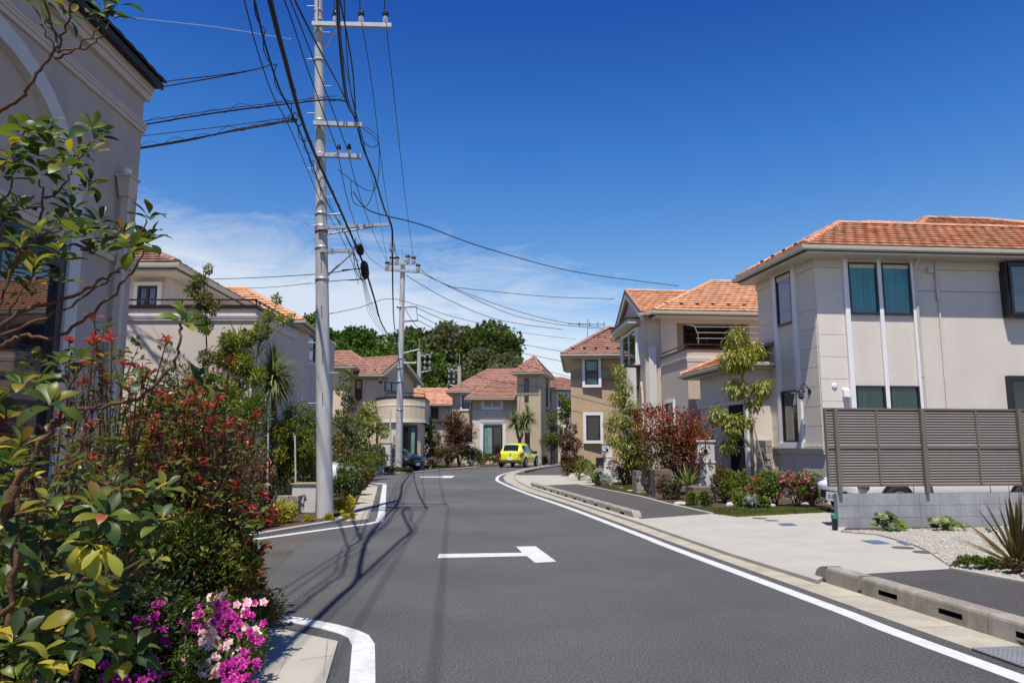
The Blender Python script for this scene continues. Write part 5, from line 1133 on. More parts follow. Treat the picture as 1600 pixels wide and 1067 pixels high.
# ================================================================ cars
def car(name, label, loc, head, L, Wd, Ht, paint, kind='hatch'):
    t = thing(name, label, 'car', loc, 'cars parked or driving on the street'); hx = Vector((head[0], head[1], 0)).normalized(); sy = Vector((-hx.y, hx.x, 0)); lc = Vector(loc)
    def T(x, y, z): q = lc + hx * (x - .5) * L + sy * y * Wd / 2; return Vector((q.x, q.y, lc.z + z * Ht))
    #        x    width  belt  roofw roof
    st = [(0, .76, .52, .62, .56), (.012, .90, .58, .68, .64), (.05, .97, .60, .66, .80), (.10, .99, .60, .65, .93), (.2, 1, .60, .66, .98), (.4, 1, .59, .68, 1.0), (.52, 1, .58, .68, .98), (.62, 1, .57, .67, .89), (.74, .99, .56, .76, .68), (.80, .98, .545, .80, .60), (.90, .95, .50, .74, .545), (.965, .88, .44, .68, .48), (1.0, .70, .38, .55, .40)]
    if kind == 'sedan': st[1:5] = [(.012, .93, .55, .74, .58), (.10, .98, .58, .74, .63), (.2, .99, .59, .70, .80), (.28, 1, .59, .72, .94)]
    b = MB(); V = []
    for x, w, bz, rw, rz in st:
        e = .12 if x < .02 or x > .98 else (.0)
        half = [(0, .17 + e), (w * .86, .17 + e), (w * .99, .24 + e * .8), (w * 1.0, .40), (w * .97, bz), (rw + (w * .93 - rw) * .12, bz + (rz - bz) * .80), (rw * .93, bz + (rz - bz) * .96 + .002), (0, rz + .012)]
        V.append(half)
    n = len(V[0]); vs = []
    for (x, *_), half in zip(st, V):
        ring = [(y, z) for y, z in half] + [(-y, z) for y, z in half[-2:0:-1]]
        vs += [T(x, y, z) for y, z in ring]
    m = 2 * n - 2; fs = [(i * m + k, i * m + (k + 1) % m, (i + 1) * m + (k + 1) % m, (i + 1) * m + k) for i in range(len(st) - 1) for k in range(m)] + [tuple(range(m - 1, -1, -1)), tuple(range((len(st) - 1) * m, len(st) * m))]
    b.add(vs, fs, True); body = b.build('body', M[paint], t); sb = body.modifiers.new('s', 'SUBSURF'); sb.levels = 1; sb.render_levels = 2
    def ip(x):
        for i in range(len(st) - 1):
            if st[i][0] <= x <= st[i + 1][0]: f = (x - st[i][0]) / (st[i + 1][0] - st[i][0]); return [(a[0] * (1 - f) + c[0] * f, a[1] * (1 - f) + c[1] * f) for a, c in zip(V[i], V[i + 1])]
        return V[-1]
    def side_glass(xs, s, name, lo=.06, hi=.93):
        b = MB(); vs = []
        for x in xs:
            h = ip(x); a, c = h[4], h[5]
            for f in (lo, hi): vs.append(T(x, s * (a[0] + (c[0] - a[0]) * f + .012), a[1] + (c[1] - a[1]) * f))
        b.add(vs, [(2 * i, 2 * i + 2, 2 * i + 3, 2 * i + 1) for i in range(len(xs) - 1)]); b.build(name, M['g_car'], t)
    x0 = .12 if kind == 'hatch' else .26
    for s in (1, -1): side_glass([x0, .25, .33], s, 'rear_side_window', .12); side_glass([.355, .45, .55, .62, .70], s, 'front_side_window', .10)
    def cross_glass(xa, xb, name, k=.9):
        b = MB(); ns = 6; vs = []
        for j in range(5):
            x = xa + (xb - xa) * j / 4; h = ip(x); yw = h[6][0]; zt = max(h[6][1], h[7][1]) 
            for i in range(ns + 1): f = -1 + 2 * i / ns; vs.append(T(x, yw * f * k, h[7][1] + (h[6][1] - h[7][1]) * abs(f) ** 2 + .012) - hx * (.02 if xa < .5 else -.02))
        b.add(vs, [(j * (ns + 1) + i, j * (ns + 1) + i + 1, (j + 1) * (ns + 1) + i + 1, (j + 1) * (ns + 1) + i) for j in range(4) for i in range(ns)], True); b.build(name, M['g_car'], t)
    if kind == 'hatch': cross_glass(.018, .085, 'rear_window', .93)
    else: cross_glass(.14, .27, 'rear_window')
    cross_glass(.60, .76, 'windscreen')
    for s in (1, -1):
        for x in (.17, .81):
            c = T(x, s * .995, .205); R_ = .205 * Ht
            MB().lathe(c - sy * s * .03, [(R_ * 1.22, 0), (R_ * 1.22, .035)], 24, sy * s).build('wheel_arch', M['rubber'], t)
            w_ = MB().lathe(c - sy * s * .12, [(R_ * .6, 0), (R_ * .95, 0), (R_, .03), (R_, .15), (R_ * .94, .175), (R_ * .68, .175)], 24, sy * s).build('wheel', M['rubber'], t)
            b = MB(); b.lathe(c + sy * s * .045, [(R_ * .68, 0), (R_ * .66, .012), (R_ * .56, .012), (R_ * .56, 0)], 20, sy * s)
            for k in range(5): w = 2 * pi * k / 5; dv = hx * cos(w) + Vector((0, 0, sin(w))); b.obox(c + sy * s * .05 + dv * R_ * .3, dv * R_ * .3, dv.cross(sy) * R_ * .07, sy * .008)
            b.build('rim', M['rim'], w_)
        z0 = .50; 
        b = MB(); q = [T(.012, s * .985, .44), T(.06, s * 1.0, .45), T(.05, s * .99, .62), T(.0, s * .90, .60), T(-.012, s * .70, .50), T(-.012, s * .72, .44)]; b.add(q, [(0, 1, 2, 3, 4, 5), ]) ; b.add([p_ - hx * -.0 + Vector((0, 0, .0)) for p_ in q], []); b.obox(T(.012, s * .84, .52), hx * .035, sy * .09 * Wd / 2, (0, 0, .07 * Ht)); b.build('tail_light', M['red'], t)
        MB().obox(T(.955, s * .72, .42), hx * .10, sy * .10 * Wd, (0, 0, .05 * Ht)).build('headlight', M['clear'], t, bevel=.02)
        mr = MB(); mr.obox(T(.66, s * 1.10, .60), hx * .05, sy * .07 * Wd / 1.0, (0, 0, .055 * Ht)); mr.build('wing_mirror', M['blackp'] if paint == 'yellow' else M[paint], t, bevel=.02)
    pl_ = MB().obox(T(-.012, 0, .36), hx * .012, sy * .19, (0, 0, .09)).build('number_plate', M['plate'], t)
    pf_ = MB().obox(T(1.004, 0, .24), hx * .012, sy * .19, (0, 0, .09)).build('number_plate', M['plate'], t)
    MB().obox(T(.002, 0, .195), hx * .05, sy * .40 * Wd, (0, 0, .025 * Ht)).build('bumper_valance', M['blackp'], t); MB().obox(T(.985, 0, .27), hx * .05, sy * .26 * Wd, (0, 0, .05 * Ht)).build('grille', M['blackp'], t)
    b = MB()
    for s in (1, -1):
        for xx in (.345, .73): b.add([T(xx, s * 1.008, .20), T(xx + .003, s * 1.008, .20), T(xx + .003, s * .99, .57), T(xx, s * .99, .57)], [(0, 1, 2, 3)])
        b.obox(T(.40, s * 1.01, .50), hx * .09, sy * .012, (0, 0, .018))
    b.build('door_seam', M['blackp'], t)
    if kind == 'hatch': b = MB().obox(T(-.008, 0, .545), hx * .008, sy * .05, (0, 0, .05)).build('badge', M['rim'], t)
    return t, T, hx, sy, pf_
def textmesh(par, s, c, right, up, size, m, name='plate_text'):
    cu = bpy.data.curves.new(name, 'FONT'); cu.body = s; cu.size = size; cu.align_x = 'CENTER'; cu.align_y = 'CENTER'; cu.extrude = .002
    tmp = bpy.data.objects.new('tmp', cu); COL.objects.link(tmp); dg = bpy.context.evaluated_depsgraph_get(); me = bpy.data.meshes.new_from_object(tmp.evaluated_get(dg)); bpy.data.objects.remove(tmp)
    r_, u_ = Vector(right).normalized(), Vector(up).normalized(); me.materials.clear(); me.materials.append(M[m]); o = bpy.data.objects.new(name, me); COL.objects.link(o); o.parent = par
    mt = Matrix((r_, u_, r_.cross(u_))).transposed().to_4x4(); mt.translation = Vector(c) - ORG[par.name]; o.matrix_local = mt; ORG[o.name] = ORG[par.name]; return o
yc = W(806, 730); ang = radians(17.5)
car('hatchback_car', 'bright yellow hatchback seen from behind, stopped on the street bend', (yc.x + .25, yc.y + 1.2, 0), (sin(ang), cos(ang)), 4.25, 1.88, 1.74, 'yellow')
wc = D(1281, 760, 15.3); hd = Vector((-1, -.16, 0)).normalized(); ce = Vector((wc.x + .42, 15.7, 0)) - hd * 2.25
t, T, hx, sy, pf_ = car('parked_car', 'white car with its nose showing left of the louvred fence', (ce.x, ce.y, .04), hd, 4.5, 1.8, 1.5, 'whitecar', 'sedan')
textmesh(t, '35-20', T(1.004, 0, .24) + hx * .014, -sy * -1, (0, 0, 1), .10, 'green')
bc = D(612, 728, 44.5); car('parked_car', 'black car parked on the drive of the cream house behind the second pole', (bc.x - .3, 45.2, .04), (.85, -.5), 4.4, 1.85, 1.62, 'darkcar')
sc_ = D(470, 735, 24.5); car('parked_car', 'white car half hidden in the shade behind the left shrubs', (sc_.x - .6, 25.3, .04), (1, -.1), 4.4, 1.8, 1.5, 'whitecar', 'sedan')
# ================================================================ gate pillars, planters, garden walls
def pillar(px, py, w_, h, label, box=1, lampy=0, side=-1, m='pillar'):
    q = W(px, py); t = thing('gate_pillar', label, 'pillar', q, 'gate pillars with letterboxes')
    MB().box(q.x - w_ / 2, q.x + w_ / 2, q.y, q.y + w_ * .8, 0, h).build('shaft', M[m], t, bevel=.02)
    MB().box(q.x - w_ / 2 - .03, q.x + w_ / 2 + .03, q.y - .03, q.y + w_ * .8 + .03, h + .001, h + .06).build('cap', M['cream'], t, bevel=.01)
    MB().box(q.x - w_ / 2 - .02, q.x + w_ / 2 + .02, q.y - .02, q.y + w_ * .8 + .02, h * .62, h * .65).build('band', M[m], t, bevel=.008)
    if box: bx_ = MB().box(q.x - w_ / 2 - .28, q.x - w_ / 2 + .05, q.y - .06, q.y + .28, h * .32, h * .32 + .46).build('letterbox', M['blackp'], t, bevel=.02); MB().box(q.x - w_ / 2 - .19, q.x - w_ / 2 - .06, q.y - .068, q.y - .0605, h * .32 + .06, h * .32 + .085).build('name_plate', M['steel'], bx_)
    if lampy:
        b = MB(); c = Vector((q.x - .02, q.y, h * .84)); b.lathe(c, [(.06, 0), (.06, .03)], 10, (0, -1, 0)); b.tube([c + Vector((0, -.02, 0)), c + Vector((-.03, -.08, .12)), c + Vector((-.12, -.12, .1)), c + Vector((-.16, -.12, 0))], .014, 6)
        w = b.build('lamp', M['blackp'], t); MB().lathe(c + Vector((-.16, -.12, -.14)), [(.05, 0), (.08, .05), (.08, .1), (.03, .15)], 10).build('lamp_glass', M['clear'], w)
    return t
pillar(1106, 777, .50, 1.56, 'tall white plaster gate pillar with black letterbox beside the red photinia', 1, 1)
pillar(950, 748, .46, 1.55, 'slim white gate pillar with dark letterbox before the tan house', 1, 1)
pillar(600, 741, .62, 1.62, 'white pillar with little lantern plate before the black car', 0, 1)
pillar(734, 727, .75, 1.75, 'white letterbox stand beside the maroon shrub near the tower house', 0, 1)
pillar(889, 724.5, .9, 1.5, 'low pale gate pier at the right corner of the tower house', 0, 0)
def garden_wall(px0, py0, px1, h, d, label, m, rows, name='stone_planter', cat='stone wall', colw=.3):
    a = W(px0, py0); c = W(px1, py0); t = thing(name, label, cat, a); stones(t, a.x, c.x, a.y, a.y + d, 0, h, m, rows, colw=colw); return t
garden_wall(995, 774, 1023, .72, .8, 'square grey stacked stone planter at the path edge', 'stone', 5, colw=.24)
garden_wall(1024, 779, 1051, .80, .7, 'dark brown stone planter right of the grey one', 'stoned', 5)
garden_wall(1083, 787, 1120, .42, .8, 'dark stone plinth under the tall white gate pillar', 'stoned', 3)
garden_wall(931, 759, 956, .35, .6, 'dark stone plinth under the slim gate pillar before the tan house', 'stoned', 2)
garden_wall(1141, 768, 1168, 1.55, .4, 'stacked stone pier behind the stake supported tree', 'stone', 7, colw=.25)
garden_wall(425, 806, 466, .42, .25, 'low tan stone garden wall behind the yellow bush', 'stone', 3)
q = W(475, 803); t = thing('low_pillar', 'low white plaster garden pier with brown cap beside the near pole', 'pillar', q)
MB().box(q.x - .28, q.x + .24, q.y, q.y + .5, 0, .62).build('pier', M['pillar'], t, bevel=.015); MB().box(q.x - .31, q.x + .27, q.y - .03, q.y + .53, .621, .65).build('cap', M['wood'], t)
b = MB()
for (x0, z0, x1, z1) in ((-.03, .12, .01, .42), (-.03, .42, -.06, .36), (.01, .40, .04, .33), (-.02, .30, .04, .33), (-.06, .22, .0, .20)): b.tube([(q.x + x0, q.y - .012, z0), (q.x + x1, q.y - .012, z1)], .007, 5)
b.build('iron_ornament', M['blackp'], t)
# rocks
ROCKL = ['pale rock at the back of the lawn strip left of the silvery perennial', 'pale flat rock behind the lawn grass right of the silvery perennial', 'pale rock beside the lime perennial near the dark stone plinth', 'pale rock at the foot of the rose flowered shrub', 'pale rock left of the dark stone plinth by the path',
 'large flat pale rock left before the tan house', 'flat pale rock before the tan house, right of the larger one', 'small pale rock nearest the nose of the white car', 'small pale rock on the grass left of the grey stone planter', 'small pale rock by the silver leaved plant']
for i, (px, py, r) in enumerate(((1175, 797, .22), (1203, 793, .16), (1146, 792, .2), (1235, 792, .14), (1063, 790, .17), (903, 747, .4), (925, 751, .3), (1258, 789, .12), (985, 770, .16), (970, 765, .14))):
    q = W(px, py); b = MB(); vs = []; R_ = random.Random(i)
    for k, (h, w) in enumerate(((0, 1), (.3, 1.05), (.55, .75))):
        for j in range(7): a = 2 * pi * j / 7; vs.append((q.x + cos(a) * r * w * R_.uniform(.8, 1.2), q.y + sin(a) * r * w * .7 * R_.uniform(.8, 1.2), h * r))
    vs.append((q.x, q.y, r * .62)); b.add(vs, [(k * 7 + j, k * 7 + (j + 1) % 7, k * 7 + 7 + (j + 1) % 7, k * 7 + 7 + j) for k in range(2) for j in range(7)] + [(14 + j, 14 + (j + 1) % 7, 21) for j in range(7)])
    o = b.build('rock', M['rock'], None, org=q, bevel=.02); props(o, ROCKL[i], 'rock', 'pale garden rocks')
# roof antenna
q = D(918, 545, 41); t = thing('roof_antenna', 'thin roof antenna with short rods on the tan house ridge', 'antenna', q)
b = MB().tube([q, D(918, 497, 41)], .025, 5); b.build('mast', M['steel'], t); b = MB()
b.tube([D(888, 506, 41), D(944, 507, 41)], .02, 5)
for px in (905, 921, 934, 944): b.tube([D(px, 503, 40.8), D(px, 510, 41.4)], .02, 4)
b.build('rods', M['blackp'], t)
# ================================================================ vegetation
LM = dict(
 redsh=leafmat('dark_red_shrub_leaf', [(3, (.28, .028, .026)), (2, (.38, .05, .036)), (2, (.10, .085, .022)), (1, (.12, .015, .018))], .35, .3, .4),
 big=leafmat('broad_leaf', [(3, (.065, .10, .02)), (2, (.035, .065, .018)), (3, (.085, .13, .02)), (1.5, (.13, .17, .022)), (.5, (.26, .20, .02)), (2, (.04, .075, .02))], .42, .38, .35),
 bud=leafmat('young_whorl_leaf', [(2, (.30, .15, .03)), (3, (.22, .19, .03)), (2, (.16, .20, .03)), (1, (.28, .09, .03))], .4, .35),
 yel=leafmat('yellowing_leaf', [(2, (.45, .34, .03)), (2, (.30, .30, .04)), (1, (.2, .22, .03)), (1, (.5, .4, .05))], .45, .4),
 redtip=leafmat('red_photinia_leaf', [(3, (.32, .022, .030)), (2, (.44, .05, .045)), (2, (.18, .018, .024)), (1, (.48, .13, .09))], .3, .35, .5),
 olive=leafmat('olive_leaf', [(3, (.09, .12, .022)), (2, (.16, .18, .03)), (2, (.045, .062, .016)), (1, (.22, .20, .035)), (1, (.16, .07, .025))], .35, .35, .5),
 mid=leafmat('mid_green_leaf', [(3, (.075, .12, .022)), (2, (.11, .165, .028)), (2, (.04, .07, .016)), (1, (.16, .20, .035))], .4, .35),
 bright=leafmat('bright_green_leaf', [(3, (.16, .21, .028)), (2, (.11, .16, .022)), (2, (.24, .27, .04)), (1, (.07, .10, .02))], .4, .4),
 gold=leafmat('golden_leaf', [(3, (.42, .40, .02)), (2, (.50, .44, .03)), (1, (.25, .28, .02)), (1, (.48, .30, .03))], .5, .35),
 droop=leafmat('drooping_leaf', [(3, (.19, .22, .025)), (2, (.28, .29, .032)), (2, (.10, .14, .02)), (1, (.36, .32, .035))], .3, .4, .5),
 darkg=leafmat('dark_evergreen_leaf', [(3, (.035, .06, .014)), (2, (.055, .09, .018)), (1, (.08, .12, .022)), (1, (.02, .038, .011))], .4, .3),
 maroon=leafmat('maroon_leaf', [(3, (.10, .028, .025)), (2, (.17, .05, .035)), (1, (.06, .05, .02)), (2, (.05, .025, .02))], .45, .3),
 rust=leafmat('rust_leaf', [(3, (.14, .07, .03)), (2, (.07, .07, .022)), (1, (.2, .10, .04)), (1, (.05, .06, .02))], .5, .3),
 spear=leafmat('sword_leaf', [(3, (.12, .16, .045)), (2, (.20, .23, .08)), (1, (.30, .31, .12)), (1, (.06, .09, .025))], .35, .25, .5),
 bronze=leafmat('bronze_sword_leaf', [(2, (.055, .04, .022)), (2, (.10, .07, .03)), (2, (.17, .13, .035)), (1, (.035, .02, .016)), (1, (.22, .16, .05))], .35, .25, .5),
 silver=leafmat('silver_leaf', [(2, (.38, .42, .40)), (1, (.28, .33, .30)), (1, (.5, .52, .5)), (1, (.2, .25, .2))], .6, .2),
 grass=leafmat('grass_blade', [(3, (.09, .13, .02)), (2, (.14, .18, .03)), (1, (.22, .21, .05)), (1, (.05, .09, .015))], .5, .3),
 mag=leafmat('magenta_petal', [(3, (.55, .03, .36)), (2, (.42, .02, .30)), (1, (.68, .09, .46)), (1, (.36, .015, .22))], .5, .4),
 pink=leafmat('pale_pink_petal', [(3, (.78, .50, .58)), (2, (.80, .66, .70)), (1, (.72, .30, .42)), (1, (.8, .74, .76))], .5, .4),
 rose=leafmat('rose_petal', [(3, (.60, .05, .15)), (2, (.45, .03, .14)), (1, (.7, .2, .3)), (1, (.5, .05, .25))], .5, .4),
 hillA=leafmat('hill_leaf', [(3, (.055, .085, .018)), (2, (.085, .125, .022)), (2, (.035, .055, .014)), (1, (.11, .15, .03))], .6, .3, .2),
 hillB=leafmat('hill_leaf_bright', [(3, (.055, .11, .016)), (2, (.085, .145, .02)), (1, (.035, .07, .012)), (1, (.115, .17, .025))], .6, .3, .2),
 hillC=leafmat('hill_leaf_grey', [(3, (.10, .12, .05)), (2, (.13, .15, .07)), (1, (.065, .08, .03)), (1, (.16, .15, .08))], .6, .3, .2))
# leaf templates: (x along, y across, z up), faces
T_D = (np.array([(0, 0, 0), (.45, -.5, .10), (.45, .5, .10), (1, 0, -.08)], float), [(0, 1, 3), (0, 3, 2)])
T_L = (np.array([(0, 0, 0), (.4, -.5, .09), (.42, 0, 0), (.4, .5, .09), (.75, -.34, .0), (.77, 0, -.06), (.75, .34, .0), (1, 0, -.2)], float), [(0, 1, 2), (0, 2, 3), (1, 4, 5, 2), (2, 5, 6, 3), (4, 7, 5), (5, 7, 6)])
def nrmz(a): return a / np.maximum(np.linalg.norm(a, axis=1, keepdims=True), 1e-9)
def leaf_arr(P, A, U, L, Wd, T):
    """P base points, A axis, U up hint; returns verts (N*k,3) and faces"""
    P = np.asarray(P, float); A = nrmz(np.asarray(A, float)); U = np.asarray(U, float)
    S = nrmz(np.cross(U, A)); Up = np.cross(A, S); v, f = T; n = len(P); k = len(v)
    V = P[:, None, :] + A[:, None, :] * (v[None, :, 0:1] * L[:, None, None]) + S[:, None, :] * (v[None, :, 1:2] * Wd[:, None, None]) + Up[:, None, :] * (v[None, :, 2:3] * L[:, None, None])
    off = (np.arange(n) * k)[:, None]
    F = []
    for fc in f: F.append(off + np.array(fc)[None, :])
    return V.reshape(-1, 3), F
def leaf_mesh(name, P, A, U, L, Wd, T, m, parent, kind='stuff', org=None):
    o0 = np.array(ORG[parent.name]) if parent is not None else np.array(org if org is not None else (0, 0, 0), float)
    V, F = leaf_arr(P, A, U, L, Wd, T); V = V - o0
    tri = [q for q in F if q.shape[1] == 3]; quad = [q for q in F if q.shape[1] == 4]
    loops = np.concatenate([q.reshape(-1) for q in tri + quad]); tot = np.concatenate([np.full(len(q), q.shape[1]) for q in tri + quad]); st = np.concatenate([[0], np.cumsum(tot)[:-1]])
    me = bpy.data.meshes.new(name); me.vertices.add(len(V)); me.vertices.foreach_set('co', V.astype(np.float32).ravel()); me.loops.add(len(loops)); me.loops.foreach_set('vertex_index', loops.astype(np.int32))
    me.polygons.add(len(tot)); me.polygons.foreach_set('loop_start', st.astype(np.int32)); me.polygons.foreach_set('loop_total', tot.astype(np.int32)); me.update(calc_edges=True); me.materials.append(LM[m])
    me.polygons.foreach_set('use_smooth', [True] * len(tot))
    o = mesh_obj(name, me, parent, o0)
    if parent is None: o.location = Vector(o0)
    if kind: o['kind'] = kind
    return o
def rdir(n): return nrmz(RNG.normal(size=(n, 3)))
def blob(lobes, n, shell=.55, rng=RNG):
    """points in/on a union of spheres (c, r); returns points, outward directions"""
    C = np.array([c for c, r in lobes], float); R = np.array([r for c, r in lobes], float); w = R ** 2; w /= w.sum()
    idx = rng.choice(len(C), n, p=w); d = rdir(n); rad = R[idx] * (shell + (1 - shell) * rng.random(n) ** .5) * (1 + .12 * rng.normal(size=n))
    return C[idx] + d * rad[:, None], d
def foliage(par, name, lobes, n, L, Wd, m, T=T_L, up=.35, droop=0., shell=.5):
    P, d = blob(lobes, n, shell); A = nrmz(d + RNG.normal(size=(n, 3)) * .55 + np.array([0, 0, up - droop])); U = nrmz(d * .5 + np.array([0, 0, 1.]) + RNG.normal(size=(n, 3)) * .35)
    s = RNG.uniform(.65, 1.25, n); return leaf_mesh(name, P, A, U, L * s, Wd * s, T, m, par)
def branch(b, p0, p1, r0, r1, wob=.06, n=4):
    p0, p1 = Vector(p0), Vector(p1); L = (p1 - p0).length; pts = [p0.lerp(p1, k / n) + Vector([random.gauss(0, wob * L) if 0 < k < n else 0 for _ in range(3)]) * .5 for k in range(n + 1)]
    b.tube(pts, [r0 + (r1 - r0) * k / n for k in range(n + 1)], 5, cap=False)
def plant(name, label, cat, base, group='garden plants along the street'): return thing(name, label, cat, base, group)
def bush(label, base, rx, ry, h, n, L, Wd, m, name='shrub', cat='shrub', z0=.12, lobes=9, T=T_L, extra=None, flower=None, stems=6, bark='bark', top=None, shell=.45, ragged=.25):
    base = Vector(base); t = plant(name, label, cat, base); lb = []
    for k in range(lobes):
        a = random.uniform(0, 2 * pi); q = sqrt(random.random()) * .62; zz = random.uniform(.15, 1); s_ = 1 - .45 * max(0, zz - .5)
        r = random.uniform(.26, .42) * min(rx, h * .55) ; c = (base.x + cos(a) * q * rx * s_, base.y + sin(a) * q * ry * s_, base.z + z0 + r * .6 + (h - z0 - r * 1.5) * zz); lb.append((c, r * (1 + random.uniform(-ragged, ragged))))
    b = MB()
    for (c, r) in lb[:max(stems, 1)]: branch(b, base + Vector((random.uniform(-.05, .05), 0, 0)), c, .012 + h * .008, .004 + h * .002)
    b.build('stem', M[bark], t)
    foliage(t, 'foliage', lb, n, L, Wd, m, T, shell=shell)
    if extra:
        em, en = extra[:2]; hi = [(c, r) for c, r in lb if c[2] > base.z + h * (extra[2] if len(extra) > 2 else .4)] or lb
        foliage(t, 'young_foliage', [((c[0], c[1], c[2] + r * .15), r * 1.05) for c, r in hi], en, L * .95, Wd * .9, em, T, up=.8, shell=.9)
    if flower:
        fm, fn, fs = flower; P, d = blob(lb, fn, .95); k5 = 5
        PP_ = np.repeat(P, k5, 0); dd_ = np.repeat(nrmz(d + np.array([0, -.3, .6])), k5, 0); tan_ = rdir(fn * k5); tan_ = nrmz(np.cross(dd_, tan_)); A = nrmz(tan_ + dd_ * .5)
        leaf_mesh('blossoms', PP_, A, dd_, np.full(len(PP_), fs) * RNG.uniform(.7, 1.2, len(PP_)), np.full(len(PP_), fs * .9), T_L, fm, t)
    return t
def tree(label, base, tr, clusters, n, L, Wd, m, name='tree', trunk_r=.04, bark='barkl', droop=0., up=.3, T=T_L, extra=None, cat='tree', group='trees and tall shrubs in the front gardens', shell=.4, stakes=None):
    """clusters: (point, radius); tr: trunk polyline"""
    base = Vector(base); t = thing(name, label, cat, base, group); b = MB(); m_ = len(tr)
    b.tube(smooth([Vector(p) for p in tr], 4), [trunk_r * (1 - .75 * k / (4 * (m_ - 1))) for k in range(4 * (m_ - 1) + 1)], 7)
    for c, r in clusters:
        c = Vector(c); j = min(range(m_), key=lambda i: (Vector(tr[i]) - c).length + (4 if tr[i][2] > c.z - r * .3 else 0)); branch(b, tr[j], c, trunk_r * .4, trunk_r * .12, .08)
        for _ in range(3): e = c + Vector([random.gauss(0, r * .5) for _ in range(3)]); branch(b, c, e, trunk_r * .14, trunk_r * .06)
    b.build('trunk', M[bark], t); foliage(t, 'crown', clusters, n, L, Wd, m, T, up=up, droop=droop, shell=shell)
    if extra: foliage(t, 'young_foliage', clusters, extra[1], L, Wd, extra[0], T, up=up, droop=droop, shell=.8)
    return t
def swords(par, c, n, L, Wd, m, spread=(.2, 1.3), droop=.5, name='leaf', stuff=True, seg=5, rnd=None):
    R_ = rnd or random; c = Vector(c); b = MB()
    for k in range(n):
        a = R_.uniform(0, 2 * pi); el = pi / 2 - R_.uniform(*spread); l = L * R_.uniform(.65, 1.1); w = Wd * R_.uniform(.8, 1.2); d = Vector((cos(a) * cos(el), sin(a) * cos(el), sin(el))); sd = Vector((-sin(a), cos(a), 0)); p = c.copy(); vs = []
        dr = droop * R_.uniform(.4, 1.3)
        for j in range(seg + 1):
            ww = w * (.55 + .9 * (j / seg) if j / seg < .4 else 1 * (1 - (j / seg - .4) / .6) ** .8 * .91 + .02) ; up = sd.cross(d)
            vs += [p - sd * ww * .5 - up * -.15 * ww, p + Vector((0, 0, 0)), p + sd * ww * .5 + up * .15 * ww]
            d = (d + Vector((0, 0, -dr / seg * (j + .5) / seg * 2))).normalized(); p = p + d * l / seg
        fs = [(3 * j, 3 * j + 1, 3 * j + 4, 3 * j + 3) for j in range(seg)] + [(3 * j + 1, 3 * j + 2, 3 * j + 5, 3 * j + 4) for j in range(seg)]
        if stuff: b.add(vs, fs, True)
        else: MB().add(vs, fs, True).build(name, LM[m], par)
    if stuff: return b.build(name if name != 'leaf' else 'foliage', LM[m], par, kind='stuff')
# ---------------------------------------------------------------- hill
b = MB(); hv = []; nx, ny = 40, 8
for j in range(ny + 1):
    for i in range(nx + 1):
        X = -110 + 190 * i / nx; Yh = 88 + 90 * j / ny; prof = max(0, sin(min(1, j / 4) * pi / 2)); zz = 12.5 * prof * max(0, 1 - ((X + 26) / (48 if X < -26 else 36)) ** 2 * .8) + random.uniform(-.4, .4); hv.append((X, Yh, max(-.5, zz)))
b.add(hv, [(j * (nx + 1) + i, j * (nx + 1) + i + 1, (j + 1) * (nx + 1) + i + 1, (j + 1) * (nx + 1) + i) for j in range(ny) for i in range(nx)], True); b.build('hill', M['terrain'], kind='structure')
def crown_mesh(m, seed, n=11000, L=.40, dens=34, squash=.85):
    rng = np.random.default_rng(seed); R_ = random.Random(seed); lb = []
    for k in range(dens):
        v = Vector((R_.gauss(0, 1), R_.gauss(0, 1), R_.gauss(0, 1))).normalized() * R_.uniform(.25, .78); v.z = abs(v.z) * squash if v.z < -.3 else v.z * squash; lb.append(((v.x * 4, v.y * 4, v.z * 4), R_.uniform(.6, 1.35)))
    P, d = blob(lb, n, .6, rng); A = nrmz(d + rng.normal(size=(n, 3)) * .7); U = nrmz(d + rng.normal(size=(n, 3)) * .5); s = rng.uniform(.6, 1.3, n)
    tmp = thing('tmp', 'x', 'x', (0, 0, 0)); o = leaf_mesh('crown', P, A, U, L * s, L * .8 * s, T_D, m, tmp); me = o.data; bpy.data.objects.remove(o); bpy.data.objects.remove(tmp); return me
CR = [crown_mesh('hillB', 1), crown_mesh('hillA', 2), crown_mesh('hillC', 3), crown_mesh('hillC', 4, 9000, .38), crown_mesh('hillB', 5)]
hill_trees = [(486, 487, 112, 7, 0), (515, 520, 104, 6, 4), (540, 497, 114, 7, 4), (575, 508, 116, 7, 0), (600, 530, 102, 7, 4), (625, 512, 110, 8, 0), (655, 505, 118, 7, 1), (640, 556, 98, 6, 4), (690, 490, 120, 9, 2), (680, 560, 99, 7, 1), (735, 488, 118, 10, 3), (720, 545, 102, 8, 2),
              (765, 500, 112, 8, 1), (785, 532, 106, 7, 3), (800, 556, 102, 5.5, 3), (755, 570, 98, 6, 1), (560, 555, 97, 6, 0), (520, 560, 98, 6, 1), (470, 540, 100, 7, 1), (430, 520, 112, 8, 0), (600, 585, 95, 5, 1), (660, 590, 94, 5, 0), (705, 590, 94, 5, 3)]
